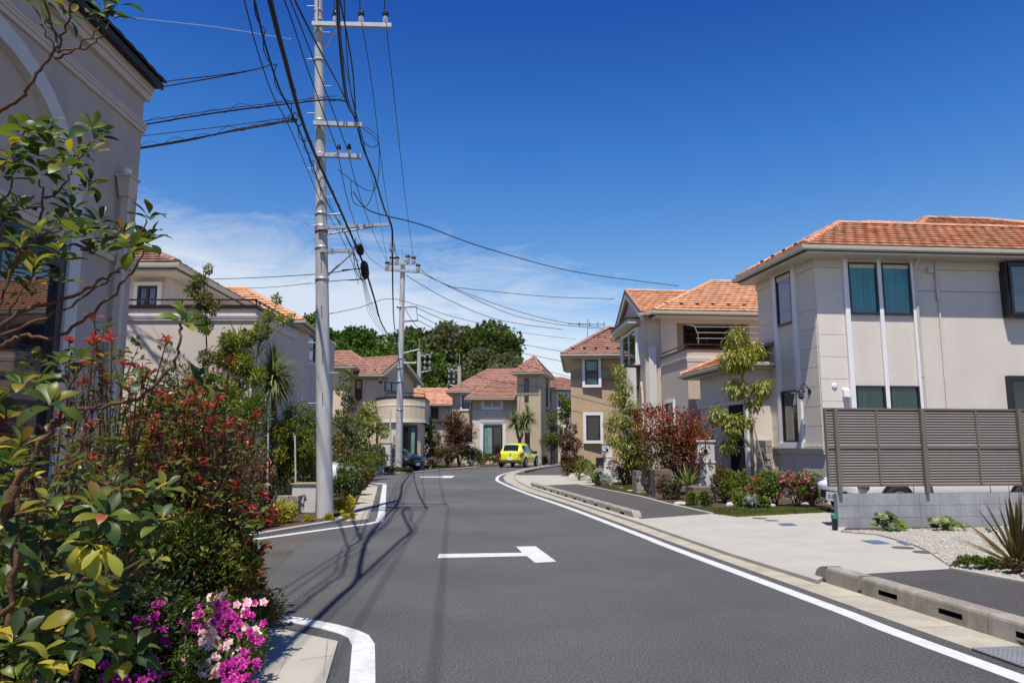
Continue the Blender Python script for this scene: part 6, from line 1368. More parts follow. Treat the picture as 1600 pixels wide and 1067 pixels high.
hill_labels = ['highest bright green tree just left of the near pole on the hill', 'fresh green tree low on the hill right beside the near pole', 'fresh green tree on the skyline between the two poles, left one', 'bright green tree on the skyline midway between the poles',
 'fresh green tree in front row just left of the second pole', 'bright green tree on the skyline directly behind the second pole', 'deep green tree on the skyline just right of the second pole', 'fresh green tree below the skyline behind the small tagged far pole', 'tall grey green tree forming the left half of the main hilltop', 'deep green tree below the hilltop between the two small far poles',
 'tallest grey green tree at the right of the main hilltop', 'grey green tree in the front row just above the farthest small pole', 'deep green tree on the skyline above the tower house ridge', 'dark twiggy tree on the falling skyline left of the tower roof', 'last dark tree at the right end of the wooded hill touching the tower roof', 'deep green tree directly over the tower house main roof',
 'bright green tree over the gable ridge of the cream house', 'deep green tree over the left roof of the cream house', 'deep green tree hidden behind the near pole and the orange hip roof', 'bright green tree mostly hidden behind the orange hip roof', 'low deep green tree right behind the cream house gable', 'low bright tree above the small red roof', 'low bright tree between red roof and tower house roof']
for i, (px, py, Y, r, k) in enumerate(hill_trees):
    tp = D(px, py, Y); c = Vector((tp.x, Y, tp.z - r * .82)); gz = min(c.z - r, 11)
    t = thing('broadleaf_tree', hill_labels[i], 'tree', (c.x, c.y, 0), 'trees on the wooded hill')
    MB().tube([(c.x, c.y, -.5), (c.x + .2, c.y, c.z - r * .3), (c.x, c.y, c.z + r * .3)], [.45, .3, .1], 6).build('trunk', M['bark'], t)
    o = mesh_obj('crown', CR[k], t); o.location = (0, 0, c.z); s = r / 4.9; o.scale = (s * random.uniform(.95, 1.25), s, s * random.uniform(.85, 1.05)); o.rotation_euler = (0, 0, random.uniform(0, 6.28)); o['kind'] = 'stuff'
# far hedge masses closing the view left of the cream house and right of the tower house
for i, (px, py, Y, r, k, lab) in enumerate(((900, 640, 84, 4, 3, 'dark tree behind the right wing of the tower house'), (690, 628, 90, 4, 1, 'dark tree between the red roof and the tower house'))):
    tp = D(px, py, Y); c = Vector((tp.x, Y, tp.z - r * .8)); t = thing('broadleaf_tree', lab, 'tree', (c.x, c.y, 0), 'trees on the wooded hill')
    MB().tube([(c.x, c.y, -.1), (c.x, c.y, c.z)], [.3, .1], 6).build('trunk', M['bark'], t); o = mesh_obj('crown', CR[k], t); o.location = (0, 0, c.z); o.scale = (r / 4.9,) * 3; o['kind'] = 'stuff'
# ---------------------------------------------------------------- lawns and ground cover
def blades(name, poly, n, z, h, m, label=None):
    Q = sample_poly(poly, n); P = np.array([(x, y, z) for x, y in Q]); A = nrmz(RNG.normal(size=(n, 3)) * .55 + np.array([0, 0, 1.])); U = rdir(n)
    o = leaf_mesh(name, P, A, U, RNG.uniform(.6, 1.2, n) * h, np.full(n, h * .16), T_D, m, None, org=(P[0][0], P[0][1], 0)); return props(o, label, 'grass' if label else None)
for i, lw in enumerate(lawns):
    pw = Wl(lw, .045); MB().prism(pw, .02, .048).build('lawn', M['lawn'], kind='structure'); blades('lawn_grass', pw, 14000, .047, .05, 'grass', ('short grass strip beside the grey stone planter', 'short grass strip at the edge of the forecourt')[i])
lw = [Vector((p.x, p.y, 0)) for p in (W(636, 733), W(700, 731), W(700, 727), W(640, 729))]; MB().prism(lw, .02, .06).build('lawn', M['lawn'], kind='structure'); blades('lawn_grass', lw, 6000, .06, .08, 'grass', 'short lawn before the cream house beside the second pole')
gc_ = Wl([(1484, 885), (1500, 876), (1545, 878), (1580, 890), (1600, 905), (1700, 925), (1700, 900), (1600, 870)], .05); MB().prism(gc_, .03, .07).build('garden_soil', M['soil'], kind='structure')
pebbles('gravel', gc_, 600, .07, M['grav'], .012, .03)
# ---------------------------------------------------------------- right hand gardens
P_ = W(1068, 778)
t = bush('large round red photinia bush between the two white gate pillars', P_ + Vector((0, .9, 0)), 1.35, 1.0, 2.75, 4600, .10, .045, 'redsh', lobes=26, z0=.3, extra=('redsh', 900, .25), shell=.55, stems=10, ragged=.35)
foliage(t, 'inner_foliage', [((P_.x + random.uniform(-.8, .8), P_.y + .9, random.uniform(.4, 1.9)), .5) for _ in range(9)], 2600, .10, .045, 'olive')
def T3(px, py, Y): return tuple(D(px, py, Y))
def sc(px, Y): return px / F * Y
Y = 19.6
tree('slender young tree with drooping yellow green leaves held by a stake, before the greige house', W(1178, 782), [W(1178, 782), T3(1175, 700, Y), T3(1172, 640, Y), T3(1160, 590, Y), T3(1152, 540, Y)],
     [(T3(1152, 530, Y), sc(20, Y)), (T3(1142, 562, Y), sc(19, Y)), (T3(1160, 560, Y - .2), sc(18, Y)), (T3(1182, 548, Y), sc(13, Y)), (T3(1150, 606, Y), sc(17, Y)), (T3(1190, 606, Y - .2), sc(15, Y)), (T3(1178, 630, Y), sc(12, Y)), (T3(1122, 648, Y), sc(14, Y)), (T3(1145, 662, Y - .2), sc(17, Y)), (T3(1168, 655, Y), sc(10, Y)), (T3(1138, 696, Y), sc(13, Y))],
     2600, .155, .042, 'droop', trunk_r=.055, droop=1.1, up=-.2)
b = MB().tube([T3(1200, 752, 19.4), T3(1172, 645, 19.5)], .022, 6); o = b.build('tree_stake', M['wood'], None, org=Vector(T3(1200, 752, 19.4))); props(o, 'leaning wooden stake propping the slender drooping tree', 'stake')
Y = 27.5; Bp = W(982, 757)
tree('narrow drooping tree with yellow green leaves beside the slim gate pillar', Bp, [Bp, T3(981, 700, Y), T3(977, 640, Y), T3(970, 580, Y)],
     [(T3(968, 580, Y), sc(12, Y)), (T3(975, 604, Y), sc(15, Y)), (T3(965, 622, Y), sc(13, Y)), (T3(982, 634, Y), sc(14, Y)), (T3(970, 655, Y), sc(18, Y)), (T3(988, 668, Y), sc(13, Y)), (T3(960, 684, Y), sc(14, Y)), (T3(978, 700, Y), sc(16, Y)), (T3(985, 720, Y), sc(14, Y)), (T3(952, 662, Y), sc(8, Y))],
     2700, .155, .042, 'droop', trunk_r=.05, droop=1.0, up=-.2)
bush('dark green upright shrub filling the gap right of the narrow drooping tree', W(1003, 765) + Vector((.2, 2.2, 0)), .8, .6, 2.0, 2200, .12, .035, 'mid', lobes=10)
bush('dark reddish low shrub at the foot of the narrow drooping tree', W(976, 758), .75, .5, 1.1, 1500, .09, .04, 'rust', lobes=8)
# shrubs in front of the greige house
for px, py, rx, h, m, fl, lab in ((1158, 790, .55, .85, 'bright', None, 'bright green rounded shrub at the foot of the staked tree'), (1195, 792, .55, .80, 'olive', ('rose', 60, .05), 'olive shrub with few rose flowers right of the staked tree'), (1222, 794, .45, 1.0, 'mid', None, 'taller mid green shrub before the greige plinth'),
    (1258, 795, .55, .85, 'olive', ('rose', 140, .055), 'shrub with magenta pink blossoms left of the white car nose'), (1282, 797, .42, .80, 'mid', ('rose', 90, .055), 'pink flowering shrub touching the white car nose'), (1140, 789, .40, 1.2, 'rust', None, 'dark rusty shrub behind the tall white gate pillar')):
    bush(lab, W(px, py) + Vector((0, .45, 0)), rx, .45, h, 2000, .065, .028, m, lobes=11, flower=fl, extra=('bright', 350, .4) if m != 'rust' else None)
for px, py, rx, h, m, lab in ((1160, 797, .28, .42, 'bright', 'small lime perennial at the lawn edge by the pale rocks'), (1176, 798, .22, .36, 'silver', 'small silvery perennial at the lawn edge'), (1102, 796, .22, .45, 'mid', 'small green herb by the dark stone plinth'), (1190, 798, .22, .36, 'bright', 'small leafy perennial right of the silvery one'), (1083, 791, .25, .35, 'bright', 'lime ground plant left of the dark stone plinth'),
    (955, 762, .42, .62, 'silver', 'round silver leaved plant below the slim gate pillar'), (935, 760, .35, .5, 'darkg', 'small dark plant left of the silver leaved one'), (992, 757, .35, .5, 'gold', 'small golden shrub left of the grey stone planter'), (1008, 768, .30, .2, 'bright', 'green plants growing on top of the grey stone planter'), (1038, 782, .42, .75, 'rust', 'reddish brown low shrub before the dark stone planter'), (1050, 782, .3, .5, 'darkg', 'dark low plant between planter and photinia')):
    base = W(px, py) + (Vector((0, .4, .72)) if 'on top' in lab else Vector((0, 0, 0))); bush(lab, base, rx, rx * .8, h, 700, .07, .028, m, lobes=6, z0=.02, stems=3, name='garden_plant', cat='plant')
# yucca by the gate pillar and one by the tan house
def yucca(px, py, n, L, Wd, m, label, droop=.7, z=.0, spread=(.15, 1.4), name='yucca', stuff=True, dy=0):
    q = W(px, py) + Vector((0, dy, z)); t = plant(name, label, 'plant', q); MB().lathe(q, [(.05, 0), (.06, .12), (.03, .2)], 8).build('stem', M['bark'], t); swords(t, q + Vector((0, 0, .12)), n, L, Wd, m, spread, droop, stuff=stuff); return t
yucca(1080, 783, 60, .72, .05, 'spear', 'green sword leaved yucca left of the tall white gate pillar', z=.25, dy=.2)
yucca(927, 756, 40, 1.0, .05, 'spear', 'spiky green yucca left of the slim gate pillar', droop=1.0)
yucca(905, 752, 30, .9, .05, 'spear', 'flat spreading yucca over the pale rocks before the tan house', droop=1.6)
# before the tan house
bush('yellow green low bush at the left end of the tan house bed', W(886, 743), .75, .6, .95, 1800, .11, .05, 'bright', lobes=8, extra=('gold', 300, .3))
bush('green low bush right of the yellow green one by the tan house', W(902, 742) + Vector((.2, .5, 0)), .7, .6, 1.0, 1500, .11, .05, 'mid', lobes=8)
Y = 35.8; Bp = W(890, 743)
tree('thin reddish young tree in front of the tan house corner', Bp, [Bp, T3(889, 700, Y), T3(890, 668, Y)], [(T3(892, 672, Y), sc(9, Y)), (T3(885, 690, Y), sc(11, Y)), (T3(898, 695, Y), sc(10, Y)), (T3(890, 710, Y), sc(12, Y)), (T3(886, 725, Y), sc(10, Y))], 1500, .14, .05, 'maroon', trunk_r=.03, extra=('rust', 500))
bush('row of yellow flowered plants under the tan house window', W(925, 743), .9, .5, .6, 1200, .11, .04, 'bright', lobes=7, extra=('gold', 300, .1), z0=.05)
# tower house plants
Y = 57.5
for k, (px, py, r, px0) in enumerate(((803, 655, 15, 813), (826, 650, 14, 814))):
    pass
bp = D(814, 724, 57.5); bp.z = 0; t = thing('cabbage_palm', 'twin headed cabbage palm behind the yellow car', 'palm', bp, 'palms in the gardens'); b = MB()
h1, h2 = Vector(T3(804, 660, Y)), Vector(T3(826, 652, Y)); fk = Vector(T3(812, 690, Y)); b.tube([bp, fk], [.17, .14], 7); b.tube([fk, h1], [.11, .10], 6); b.tube([fk, h2], [.11, .10], 6); b.build('trunk', M['bark'], t)
for hh in (h1, h2, (h1 + h2) / 2 + Vector((.1, 0, -.35))): swords(t, hh, 130, 1.25, .09, 'spear', (.05, 2.3), 1.1)
bush('green upright shrub at the right wing of the tower house', D(866, 723, 60) * 1.0, 1.2, .8, 4.2, 2600, .2, .07, 'mid', lobes=12, z0=.2)
bush('light green tree like shrub under the right wing windows', Vector((D(884, 700, 58).x, 58, 0)), 1.1, .8, 5.6, 2000, .2, .08, 'bright', lobes=10, z0=2.8)
for px, r, h, m, lab in ((752, 1.0, .9, 'olive', 'low hedge left of the curtained garden door'), (768, 1.2, .8, 'mid', 'low green hedge before the curtained garden door'), (785, 1.0, 1.0, 'rust', 'low reddish hedge behind the left end of the yellow car'), (846, 1.2, .6, 'rust', 'low plants at the foot of the tower')):
    q = D(px, 720, 60.8); q.z = 0; bush(lab, q, r, .6, h, 900, .16, .06, m, lobes=7)
# left far cluster
q0_ = W(716, 731); bush('big maroon leaved shrub at the road edge before the tower house', q0_ + Vector((0, 1.5, 0)), 1.6, 1.1, 4.0, 4200, .17, .07, 'maroon', lobes=16, z0=.5, extra=('rust', 900, .5), ragged=.4)
bush('dark green bush at the foot of the maroon shrub', W(735, 730) + Vector((0, .8, 0)), 1.6, .8, 1.5, 1800, .15, .06, 'darkg', lobes=9)
bush('orange brown low bush left of the maroon shrub', W(697, 732) + Vector((0, .8, 0)), 1.5, .8, 1.7, 1800, .15, .06, 'rust', lobes=9)
Y = 52; bp = W(672, 733)
tree('loose yellow green young tree right of the cream house', bp, [bp, T3(672, 700, Y), T3(670, 665, Y)], [(T3(670, 662, Y), sc(9, Y)), (T3(664, 680, Y), sc(10, Y)), (T3(678, 684, Y), sc(11, Y)), (T3(668, 700, Y), sc(12, Y)), (T3(684, 702, Y), sc(9, Y)), (T3(676, 716, Y), sc(10, Y))], 1900, .2, .09, 'bright', trunk_r=.05, extra=('rust', 300))
# left, around the second pole
for px, py, rx, h, m, lab in ((582, 744, 1.0, 1.1, 'bright', 'lime low bush left of the second pole'), (565, 752, .9, 1.3, 'mid', 'green bush at the turn of the left bed'), (612, 742, .9, .38, 'olive', 'low plants under the white lantern pillar'), (634, 741, .5, .35, 'rust', 'low plants right of the second pole'), (552, 762, .8, 1.3, 'darkg', 'dark green bush right of the near pole'), (543, 776, .62, .95, 'mid', 'green bush between near pole and pale slab'), (556, 775, .5, .7, 'maroon', 'dark red low bush at the pale slab edge'), (537, 790, .5, .75, 'darkg', 'dark low bush just right of the near pole'), (570, 757, .5, .55, 'rust', 'orange flowered low plant at the pale slab end')):
    bush(lab, W(px, py) + Vector((0, .4, 0)), rx, rx * .8, h, 1500, .085, .035, m, lobes=9, extra=('bright', 250, .3))
for Yq, pts, m, lab, ex, base in ((38, [(577, 640, 12), (568, 655, 12), (585, 662, 12), (575, 672, 10), (600, 676, 8)], 'bright', 'pale yellow green young tree before the cream house', ('gold', 300), (578, 745)),
    (30, [(541, 588, 9), (536, 610, 10), (545, 632, 11), (533, 655, 13), (550, 668, 12), (538, 690, 14), (556, 700, 13), (545, 722, 15)], 'mid', 'tall thin leafy tree just right of the near pole', ('olive', 500), (541, 757)),
    (33, [(560, 690, 12), (570, 705, 13), (560, 720, 13), (580, 720, 12), (588, 705, 10), (596, 716, 9)], 'olive', 'olive green shrubby tree left of the lantern pillar', ('bright', 500), (566, 752)),
    (26, [(528, 690, 12), (534, 715, 14), (548, 735, 14), (528, 740, 14)], 'olive', 'leafy shrub directly behind the near pole', ('rust', 300), (532, 768))):
    bp = W(*base); tree(lab, bp, [bp, T3(base[0] - 1, (base[1] + pts[0][1]) / 2, Yq), T3(pts[0][0], pts[0][1], Yq)], [(T3(x, y, Yq + random.uniform(-.3, .3)), sc(r, Yq)) for x, y, r in pts], 1900, .14, .055, m, trunk_r=.04, extra=ex)
# golden bushes by the near pole
bush('bright yellow rounded bush left of the white garden pier', W(440, 823) + Vector((0, .3, 0)), .42, .32, .42, 2600, .05, .026, 'gold', lobes=12, z0=.03)
bush('small bright yellow bush right of the near pole', W(527, 808) + Vector((.05, .35, 0)), .24, .22, .45, 1300, .05, .026, 'gold', lobes=8, z0=.05)
bush('low red nandina left of the yellow bush', W(404, 830) + Vector((-.05, .25, 0)), .36, .3, .38, 1400, .06, .026, 'redtip', lobes=9, z0=.03, extra=('gold', 200, .3))
bush('low red and green plants further left of the nandina', W(372, 836) + Vector((-.1, .3, 0)), .5, .4, .5, 1600, .07, .03, 'maroon', lobes=9, z0=.03, extra=('redtip', 300, .3))
bush('straw coloured ground cover around the foot of the near pole', W(495, 818) + Vector((0, .1, 0)), .5, .16, .18, 1200, .05, .018, 'yel', lobes=9, z0=.0, stems=2)
bush('orange and yellow ground cover right of the pole foot', W(530, 812) + Vector((.1, .1, 0)), .3, .16, .16, 700, .05, .02, 'gold', lobes=7, z0=.0, stems=2)
# left screen planting: cabbage palms, dense upright greens
for px, py, hx_, hy_, Yq, n, L, lab in ((432, 790, 427, 590, 18.6, 340, .92, 'cabbage palm with drooping pale striped leaves left of the near pole'), (408, 800, 372, 545, 17.6, 220, .72, 'leafier palm head higher and farther left, over the beige wall')):
    bp = D(px, 700, Yq); bp.z = 0; hh = Vector(T3(hx_, hy_, Yq)); t = thing('cabbage_palm', lab, 'palm', bp, 'palms in the gardens'); MB().tube([bp, bp.lerp(hh, .5) + Vector((.03, 0, 0)), hh], [.11, .085, .07], 8).build('trunk', M['bark'], t); swords(t, hh, n, L, .045, 'spear', (.05, 2.4), 1.4); swords(t, hh + Vector((0, 0, -.15)), n // 2, L * .9, .045, 'spear', (1.2, 2.5), 1.2, name='lower_foliage')
for (px, py, Yq), sl_ in zip(((417, 668, 18.2), (462, 740, 18.4), (375, 640, 17.8), (508, 690, 18.8)), ('right beside the cabbage palm trunk', 'between the palm and the near pole', 'left of both palm heads', 'behind the near pole')):
    a_ = D(px, 800, Yq); a_.z = 0; o = MB().tube([a_, D(px + (3 if px < 440 else -1), py - 60, Yq)], .022, 6).build('bamboo_stake', M['pillar'], None, org=a_); props(o, 'pale thin support stake standing in the left shrubs ' + sl_, 'stake', 'pale support stakes in the left shrubs')
yucca(405, 775, 34, .75, .05, 'spear', 'yellow green yucca rosette below the cabbage palm', z=.35, dy=2.2, droop=1.1)
for (px, Yq, top, rx, m, lab) in ((425, 19.8, 640, .75, 'darkg', 'dense dark upright shrub under the cabbage palm'), (455, 20.3, 632, .7, 'mid', 'dense green upright shrub left of the near pole'), (485, 20.5, 640, .65, 'mid', 'dense green upright shrub touching the near pole on its left'), (400, 19.2, 660, .7, 'darkg', 'dark shrub left of the cabbage palm trunk'), (472, 19.6, 690, .6, 'bright', 'lighter green shrub low before the dark ones'), (440, 19.2, 700, .6, 'darkg', 'low dark shrub before the palm trunk')):
    q = D(px, 700, Yq); q.z = 0; bush(lab, q, rx, .5, D(px, top, Yq).z, 2600, .085, .03, m, lobes=16, z0=.5, ragged=.4, extra=('bright', 350, .5))
bush('low green ground shrubs behind the stone garden wall', W(430, 800) + Vector((0, 1.0, 0)), 1.0, .6, .5, 1700, .06, .03, 'mid', lobes=12, z0=.03)
bush('low green ground shrubs beside the white pier', W(395, 806) + Vector((-.2, 1.0, 0)), 1.0, .6, .6, 1700, .06, .03, 'darkg', lobes=12, z0=.03)
Yq = 15.5; bp = D(325, 700, Yq); bp.z = 0
tree('tall thin small leaved shrub rising over the terrace handrail', bp, [bp, T3(325, 620, Yq), T3(322, 520, Yq), T3(318, 415, Yq)], [(T3(326, 420, Yq), sc(6, Yq)), (T3(310, 440, Yq), sc(11, Yq)), (T3(300, 455, Yq), sc(9, Yq)), (T3(318, 470, Yq), sc(13, Yq)), (T3(332, 482, Yq), sc(9, Yq)), (T3(305, 490, Yq), sc(10, Yq)), (T3(320, 510, Yq), sc(11, Yq)), (T3(322, 560, Yq), sc(12, Yq)), (T3(308, 600, Yq), sc(14, Yq)), (T3(330, 640, Yq), sc(16, Yq)), (T3(312, 690, Yq), sc(18, Yq))], 3000, .075, .034, 'olive', trunk_r=.03, bark='bark', extra=('mid', 900), shell=.2)
Yq = 16.5; bp = D(395, 700, Yq); bp.z = 0
tree('airy yellow green tree before the corner of the terrace wall', bp, [bp, T3(394, 640, Yq), T3(400, 560, Yq), T3(432, 475, Yq)], [(T3(432, 468, Yq), sc(6, Yq)), (T3(420, 495, Yq), sc(8, Yq)), (T3(440, 500, Yq), sc(6, Yq)), (T3(455, 497, Yq), sc(5, Yq)), (T3(408, 520, Yq), sc(12, Yq)), (T3(385, 530, Yq), sc(12, Yq)), (T3(360, 535, Yq), sc(14, Yq)), (T3(350, 560, Yq), sc(15, Yq)), (T3(378, 570, Yq), sc(17, Yq)), (T3(400, 590, Yq), sc(15, Yq)), (T3(365, 610, Yq), sc(15, Yq)), (T3(392, 640, Yq), sc(15, Yq)), (T3(375, 680, Yq), sc(16, Yq))], 4200, .10, .034, 'droop', trunk_r=.035, bark='barkl', extra=('bright', 1400), shell=.2)
# mid hedge of mixed shrubs in the left bed between 7 m and 13 m
for (px, Yq, top, rx, m, ex, n, lab) in ((250, 11.5, 590, .75, 'olive', 'bright', 3200, 'loose olive shrub before the terrace wall, left part'), (300, 12.2, 640, .8, 'olive', 'rust', 3200, 'loose olive and rust shrub before the terrace wall'), (350, 12.8, 660, .75, 'maroon', 'olive', 2800, 'dark red twiggy shrub left of the palm'), (385, 13.3, 700, .6, 'maroon', 'redtip', 2200, 'red tipped shrub nearest the side street'), (215, 10.9, 640, .55, 'mid', 'bright', 2200, 'green shrub at the corner of the shaded house'), (330, 12.0, 735, .9, 'darkg', 'maroon', 2600, 'dark low shrub over the side street edge')):
    q = D(px, 700, Yq); q.z = 0; bush(lab, q, rx, .6, D(px, top, Yq).z, n, .07, .03, m, lobes=18, z0=.2, ragged=.5, extra=(ex, 900, .2), shell=.25)
for (px, Yq, top, rx, m, ex, n, lab) in ((345, 14.6, 590, .65, 'bright', 'olive', 2600, 'bright leafy shrub against the terrace wall left of the palm'), (385, 15.2, 600, .6, 'mid', 'bright', 2600, 'fresh green shrub under the terrace corner'), (300, 13.6, 600, .6, 'droop', 'olive', 2400, 'yellow green shrub over the left half of the terrace wall'), (250, 13.0, 545, .5, 'olive', 'bright', 2200, 'olive green tall shrub near the shaded house corner'), (440, 18.6, 655, .5, 'droop', 'bright', 1800, 'yellow green shrub between palm trunk and near pole'), (480, 18.8, 665, .4, 'bright', 'mid', 1600, 'yellow green shrub against the left side of the near pole')):
    q = D(px, 700, Yq); q.z = 0; bush(lab, q, rx, .45, D(px, top, Yq).z, n, .085, .034, m, lobes=20, z0=.3, ragged=.5, extra=(ex, 700, .3), shell=.25)
# ---------------------------------------------------------------- weeds at the block wall, bronze flax
for px, py, r, lab in ((1385, 829, .24, 'broad lobed dark green weed at the foot of the block wall'), (1479, 829, .20, 'smaller broad lobed weed right of the bigger one'), (1548, 832, .09, 'tiny pale green weed before the block wall')):
    q = W(px, py, .05); t = plant('mallow_plant', lab, 'plant', q); nn_ = 26 if r > .15 else 9
    for k in range(nn_):
        a = random.uniform(0, 2 * pi); d_ = r * sqrt(random.random()); c = q + Vector((cos(a) * d_ * 1.2, sin(a) * d_ * .8 - .02, random.uniform(.06, .28) * r / .24)); R_ = r * random.uniform(.26, .40); b = MB(); nv = (Vector((cos(a) * .4, -.75 + sin(a) * .3, 1.0))).normalized(); s1_ = nv.orthogonal().normalized(); s2_ = nv.cross(s1_); vs = [c - nv * R_ * .18]
        for j in range(18): w = 2 * pi * j / 18; rr = R_ * (1 if j % 3 else .68); vs.append(c + s1_ * cos(w) * rr + s2_ * sin(w) * rr + nv * (.06 * R_ if j % 2 else 0))
        b.add(vs, [(0, 1 + j, 1 + (j + 1) % 18) for j in range(18)], True); b.build('leaf', LM['mid'], t)
    b = MB()
    for k in range(8): b.tube([q, q + Vector((random.uniform(-r, r) * .8, random.uniform(-r, r) * .5, r * .7))], .004, 4)
    b.build('stem', LM['mid'], t)
q = W(1592, 884, .06); t = plant('bronze_flax', 'large bronze sword leaved flax at the right edge beside the gravel', 'plant', q); swords(t, q, 76, .88, .05, 'bronze', (.05, 1.3), .32, stuff=False); swords(t, q, 16, .5, .04, 'gold', (.8, 1.5), .4, name='low_leaf')
bush('low feathery green ground cover left of the bronze flax', W(1530, 888, .06), .42, .22, .14, 2600, .035, .012, 'mid', lobes=16, z0=.0, stems=2)
bush('low dark ground cover under the bronze flax', W(1588, 896, .06), .4, .2, .16, 1500, .04, .016, 'rust', lobes=12, z0=.0, stems=2)
q = W(1640, 760); q = D(1618, 660, 9.0); q.z = 0; 
t = plant('shrub', 'upright yellow green shrub tip at the right edge before the fence', 'shrub', W(1640, 870)); base = W(1640, 870); branch(b := MB(), base, D(1612, 690, base.y), .02, .006); b.build('stem', M['bark'], t); swords(t, D(1610, 690, base.y), 16, .2, .03, 'droop', (.3, 1.6), .5); swords(t, D(1612, 740, base.y), 14, .2, .03, 'droop', (.3, 1.6), .5)
for k in range(4):
    q = W(1252 + (0, 290, 340, 120)[k], (955, 945, 948, 960)[k], .055)
for px, py in ((1537, 946), (1588, 948)):
    q = W(px, py, .056); b = MB().add([q + Vector((-.02, 0, 0)), q + Vector((0, -.014, .006)), q + Vector((.024, .004, 0)), q + Vector((0, .016, .010))], [(0, 1, 2, 3)]); o = b.build('fallen_petal', LM['mag'], None, org=q); props(o, 'fallen magenta petal lying on the near asphalt footpath, %s of the two' % ('left' if px < 1560 else 'right'), 'petal', 'fallen petals on the footpath')
# ---------------------------------------------------------------- foreground bed, left edge
# azalea mounds with blossom
def azalea(label, c, rx, ry, h, nl, flowers, m='mid'):
    c = Vector(c); t = plant('azalea', label, 'azalea', c, 'azaleas in the near bed'); lb = [((c.x + random.uniform(-.7, .7) * rx, c.y + random.uniform(-.7, .7) * ry, c.z + h * random.uniform(.2, .75)), h * random.uniform(.22, .34)) for _ in range(16)]
    b = MB()
    for q, r in lb[:9]: branch(b, c, q, .010, .004)
    b.build('stem', M['bark'], t); foliage(t, 'foliage', lb, nl, .042, .017, m, shell=.3, up=.6); foliage(t, 'young_foliage', lb, nl // 8, .045, .018, 'bright', shell=.95, up=.9)
    for fm, fl in flowers:
        mesh = []
        for k in range(3):
            P = []; A = []; U = []
            for lay, (ln, el) in enumerate(((.030, .55), (.024, 1.0))):
                for j in range(5): w = 2 * pi * j / 5 + lay * .6 + random.uniform(-.1, .1); P.append((0, 0, 0)); A.append((cos(w) * cos(el), sin(w) * cos(el), sin(el))); U.append((-cos(w) * sin(el), -sin(w) * sin(el), cos(el)))
            tmp = thing('tmp', 'x', 'x', (0, 0, 0)); o = leaf_mesh('flower', P, A, np.array(U), np.array([.024] * 5 + [.019] * 5), np.array([.022] * 5 + [.017] * 5), T_L, fm, tmp, kind=None); mesh.append(o.data); bpy.data.objects.remove(o); bpy.data.objects.remove(tmp)
        for q in fl:
            o = bpy.data.objects.new('flower', random.choice(mesh)); COL.objects.link(o); o.parent = t; o.location = Vector(q) - c
            nv = Vector((random.gauss(.25, .35), -.7 + random.gauss(0, .3), .7)).normalized(); o.rotation_euler = nv.to_track_quat('Z', 'Y').to_euler(); s = random.uniform(.85, 1.3); o.scale = (s, s, s)
    return t
def truss(px, py, Y, n, r=.055):
    c = D(px, py, Y - .34); return [c + Vector((random.gauss(0, r), random.gauss(0, r * .6) - .01, random.gauss(0, r * .8))) for _ in range(n)]
fl_m = []; fl_p = []
for px, py, Y, n in ((352, 960, 4.6, 14), (385, 968, 4.6, 16), (318, 966, 4.6, 8), (345, 988, 4.5, 6), (392, 1003, 4.55, 9), (368, 1030, 4.5, 8), (260, 1005, 4.5, 8), (300, 990, 4.6, 10), (225, 978, 4.3, 16), (385, 1035, 4.45, 10)): fl_m += truss(px, py, Y, n, .045)
for px, py, Y, n in ((345, 936, 4.75, 12), (332, 1002, 4.5, 16), (350, 1012, 4.5, 14), (330, 1040, 4.4, 10), (325, 1052, 4.35, 8), (392, 985, 4.6, 9), (388, 948, 4.7, 8), (290, 1030, 4.4, 7), (212, 962, 4.5, 4), (312, 975, 4.6, 8)): fl_p += truss(px, py, Y, n, .032)
azalea('azalea mound with magenta and pale pink blossom at the corner slab', (D(318, 1000, 4.55).x, 4.55, .08), .40, .30, .50, 4800, [('mag', fl_m), ('pink', fl_p)], 'olive')
fl = []
for px, py, Y, n in ((362, 1050, 4.25, 22), (380, 1062, 4.2, 12), (175, 1055, 4.0, 14), (200, 1062, 4.0, 12), (245, 1055, 4.1, 8), (30, 1030, 4.6, 8), (50, 1050, 4.4, 6)): fl += truss(px, py, Y, n, .038)
azalea('darker azalea mound along the bottom with magenta blossom', (D(250, 1000, 4.2).x, 4.2, .08), .62, .25, .34, 5200, [('mag', fl)], 'mid')
azalea('flowerless dark azalea foliage at the bottom left behind the broad leaves', Vector((-2.6, 4.2, .1)), .9, .6, .6, 5200, [], 'darkg')
azalea('rusty leaved azalea edge beside the corner slab', W(405, 1020) + Vector((-.08, .1, .08)), .16, .4, .30, 2200, [], 'rust')
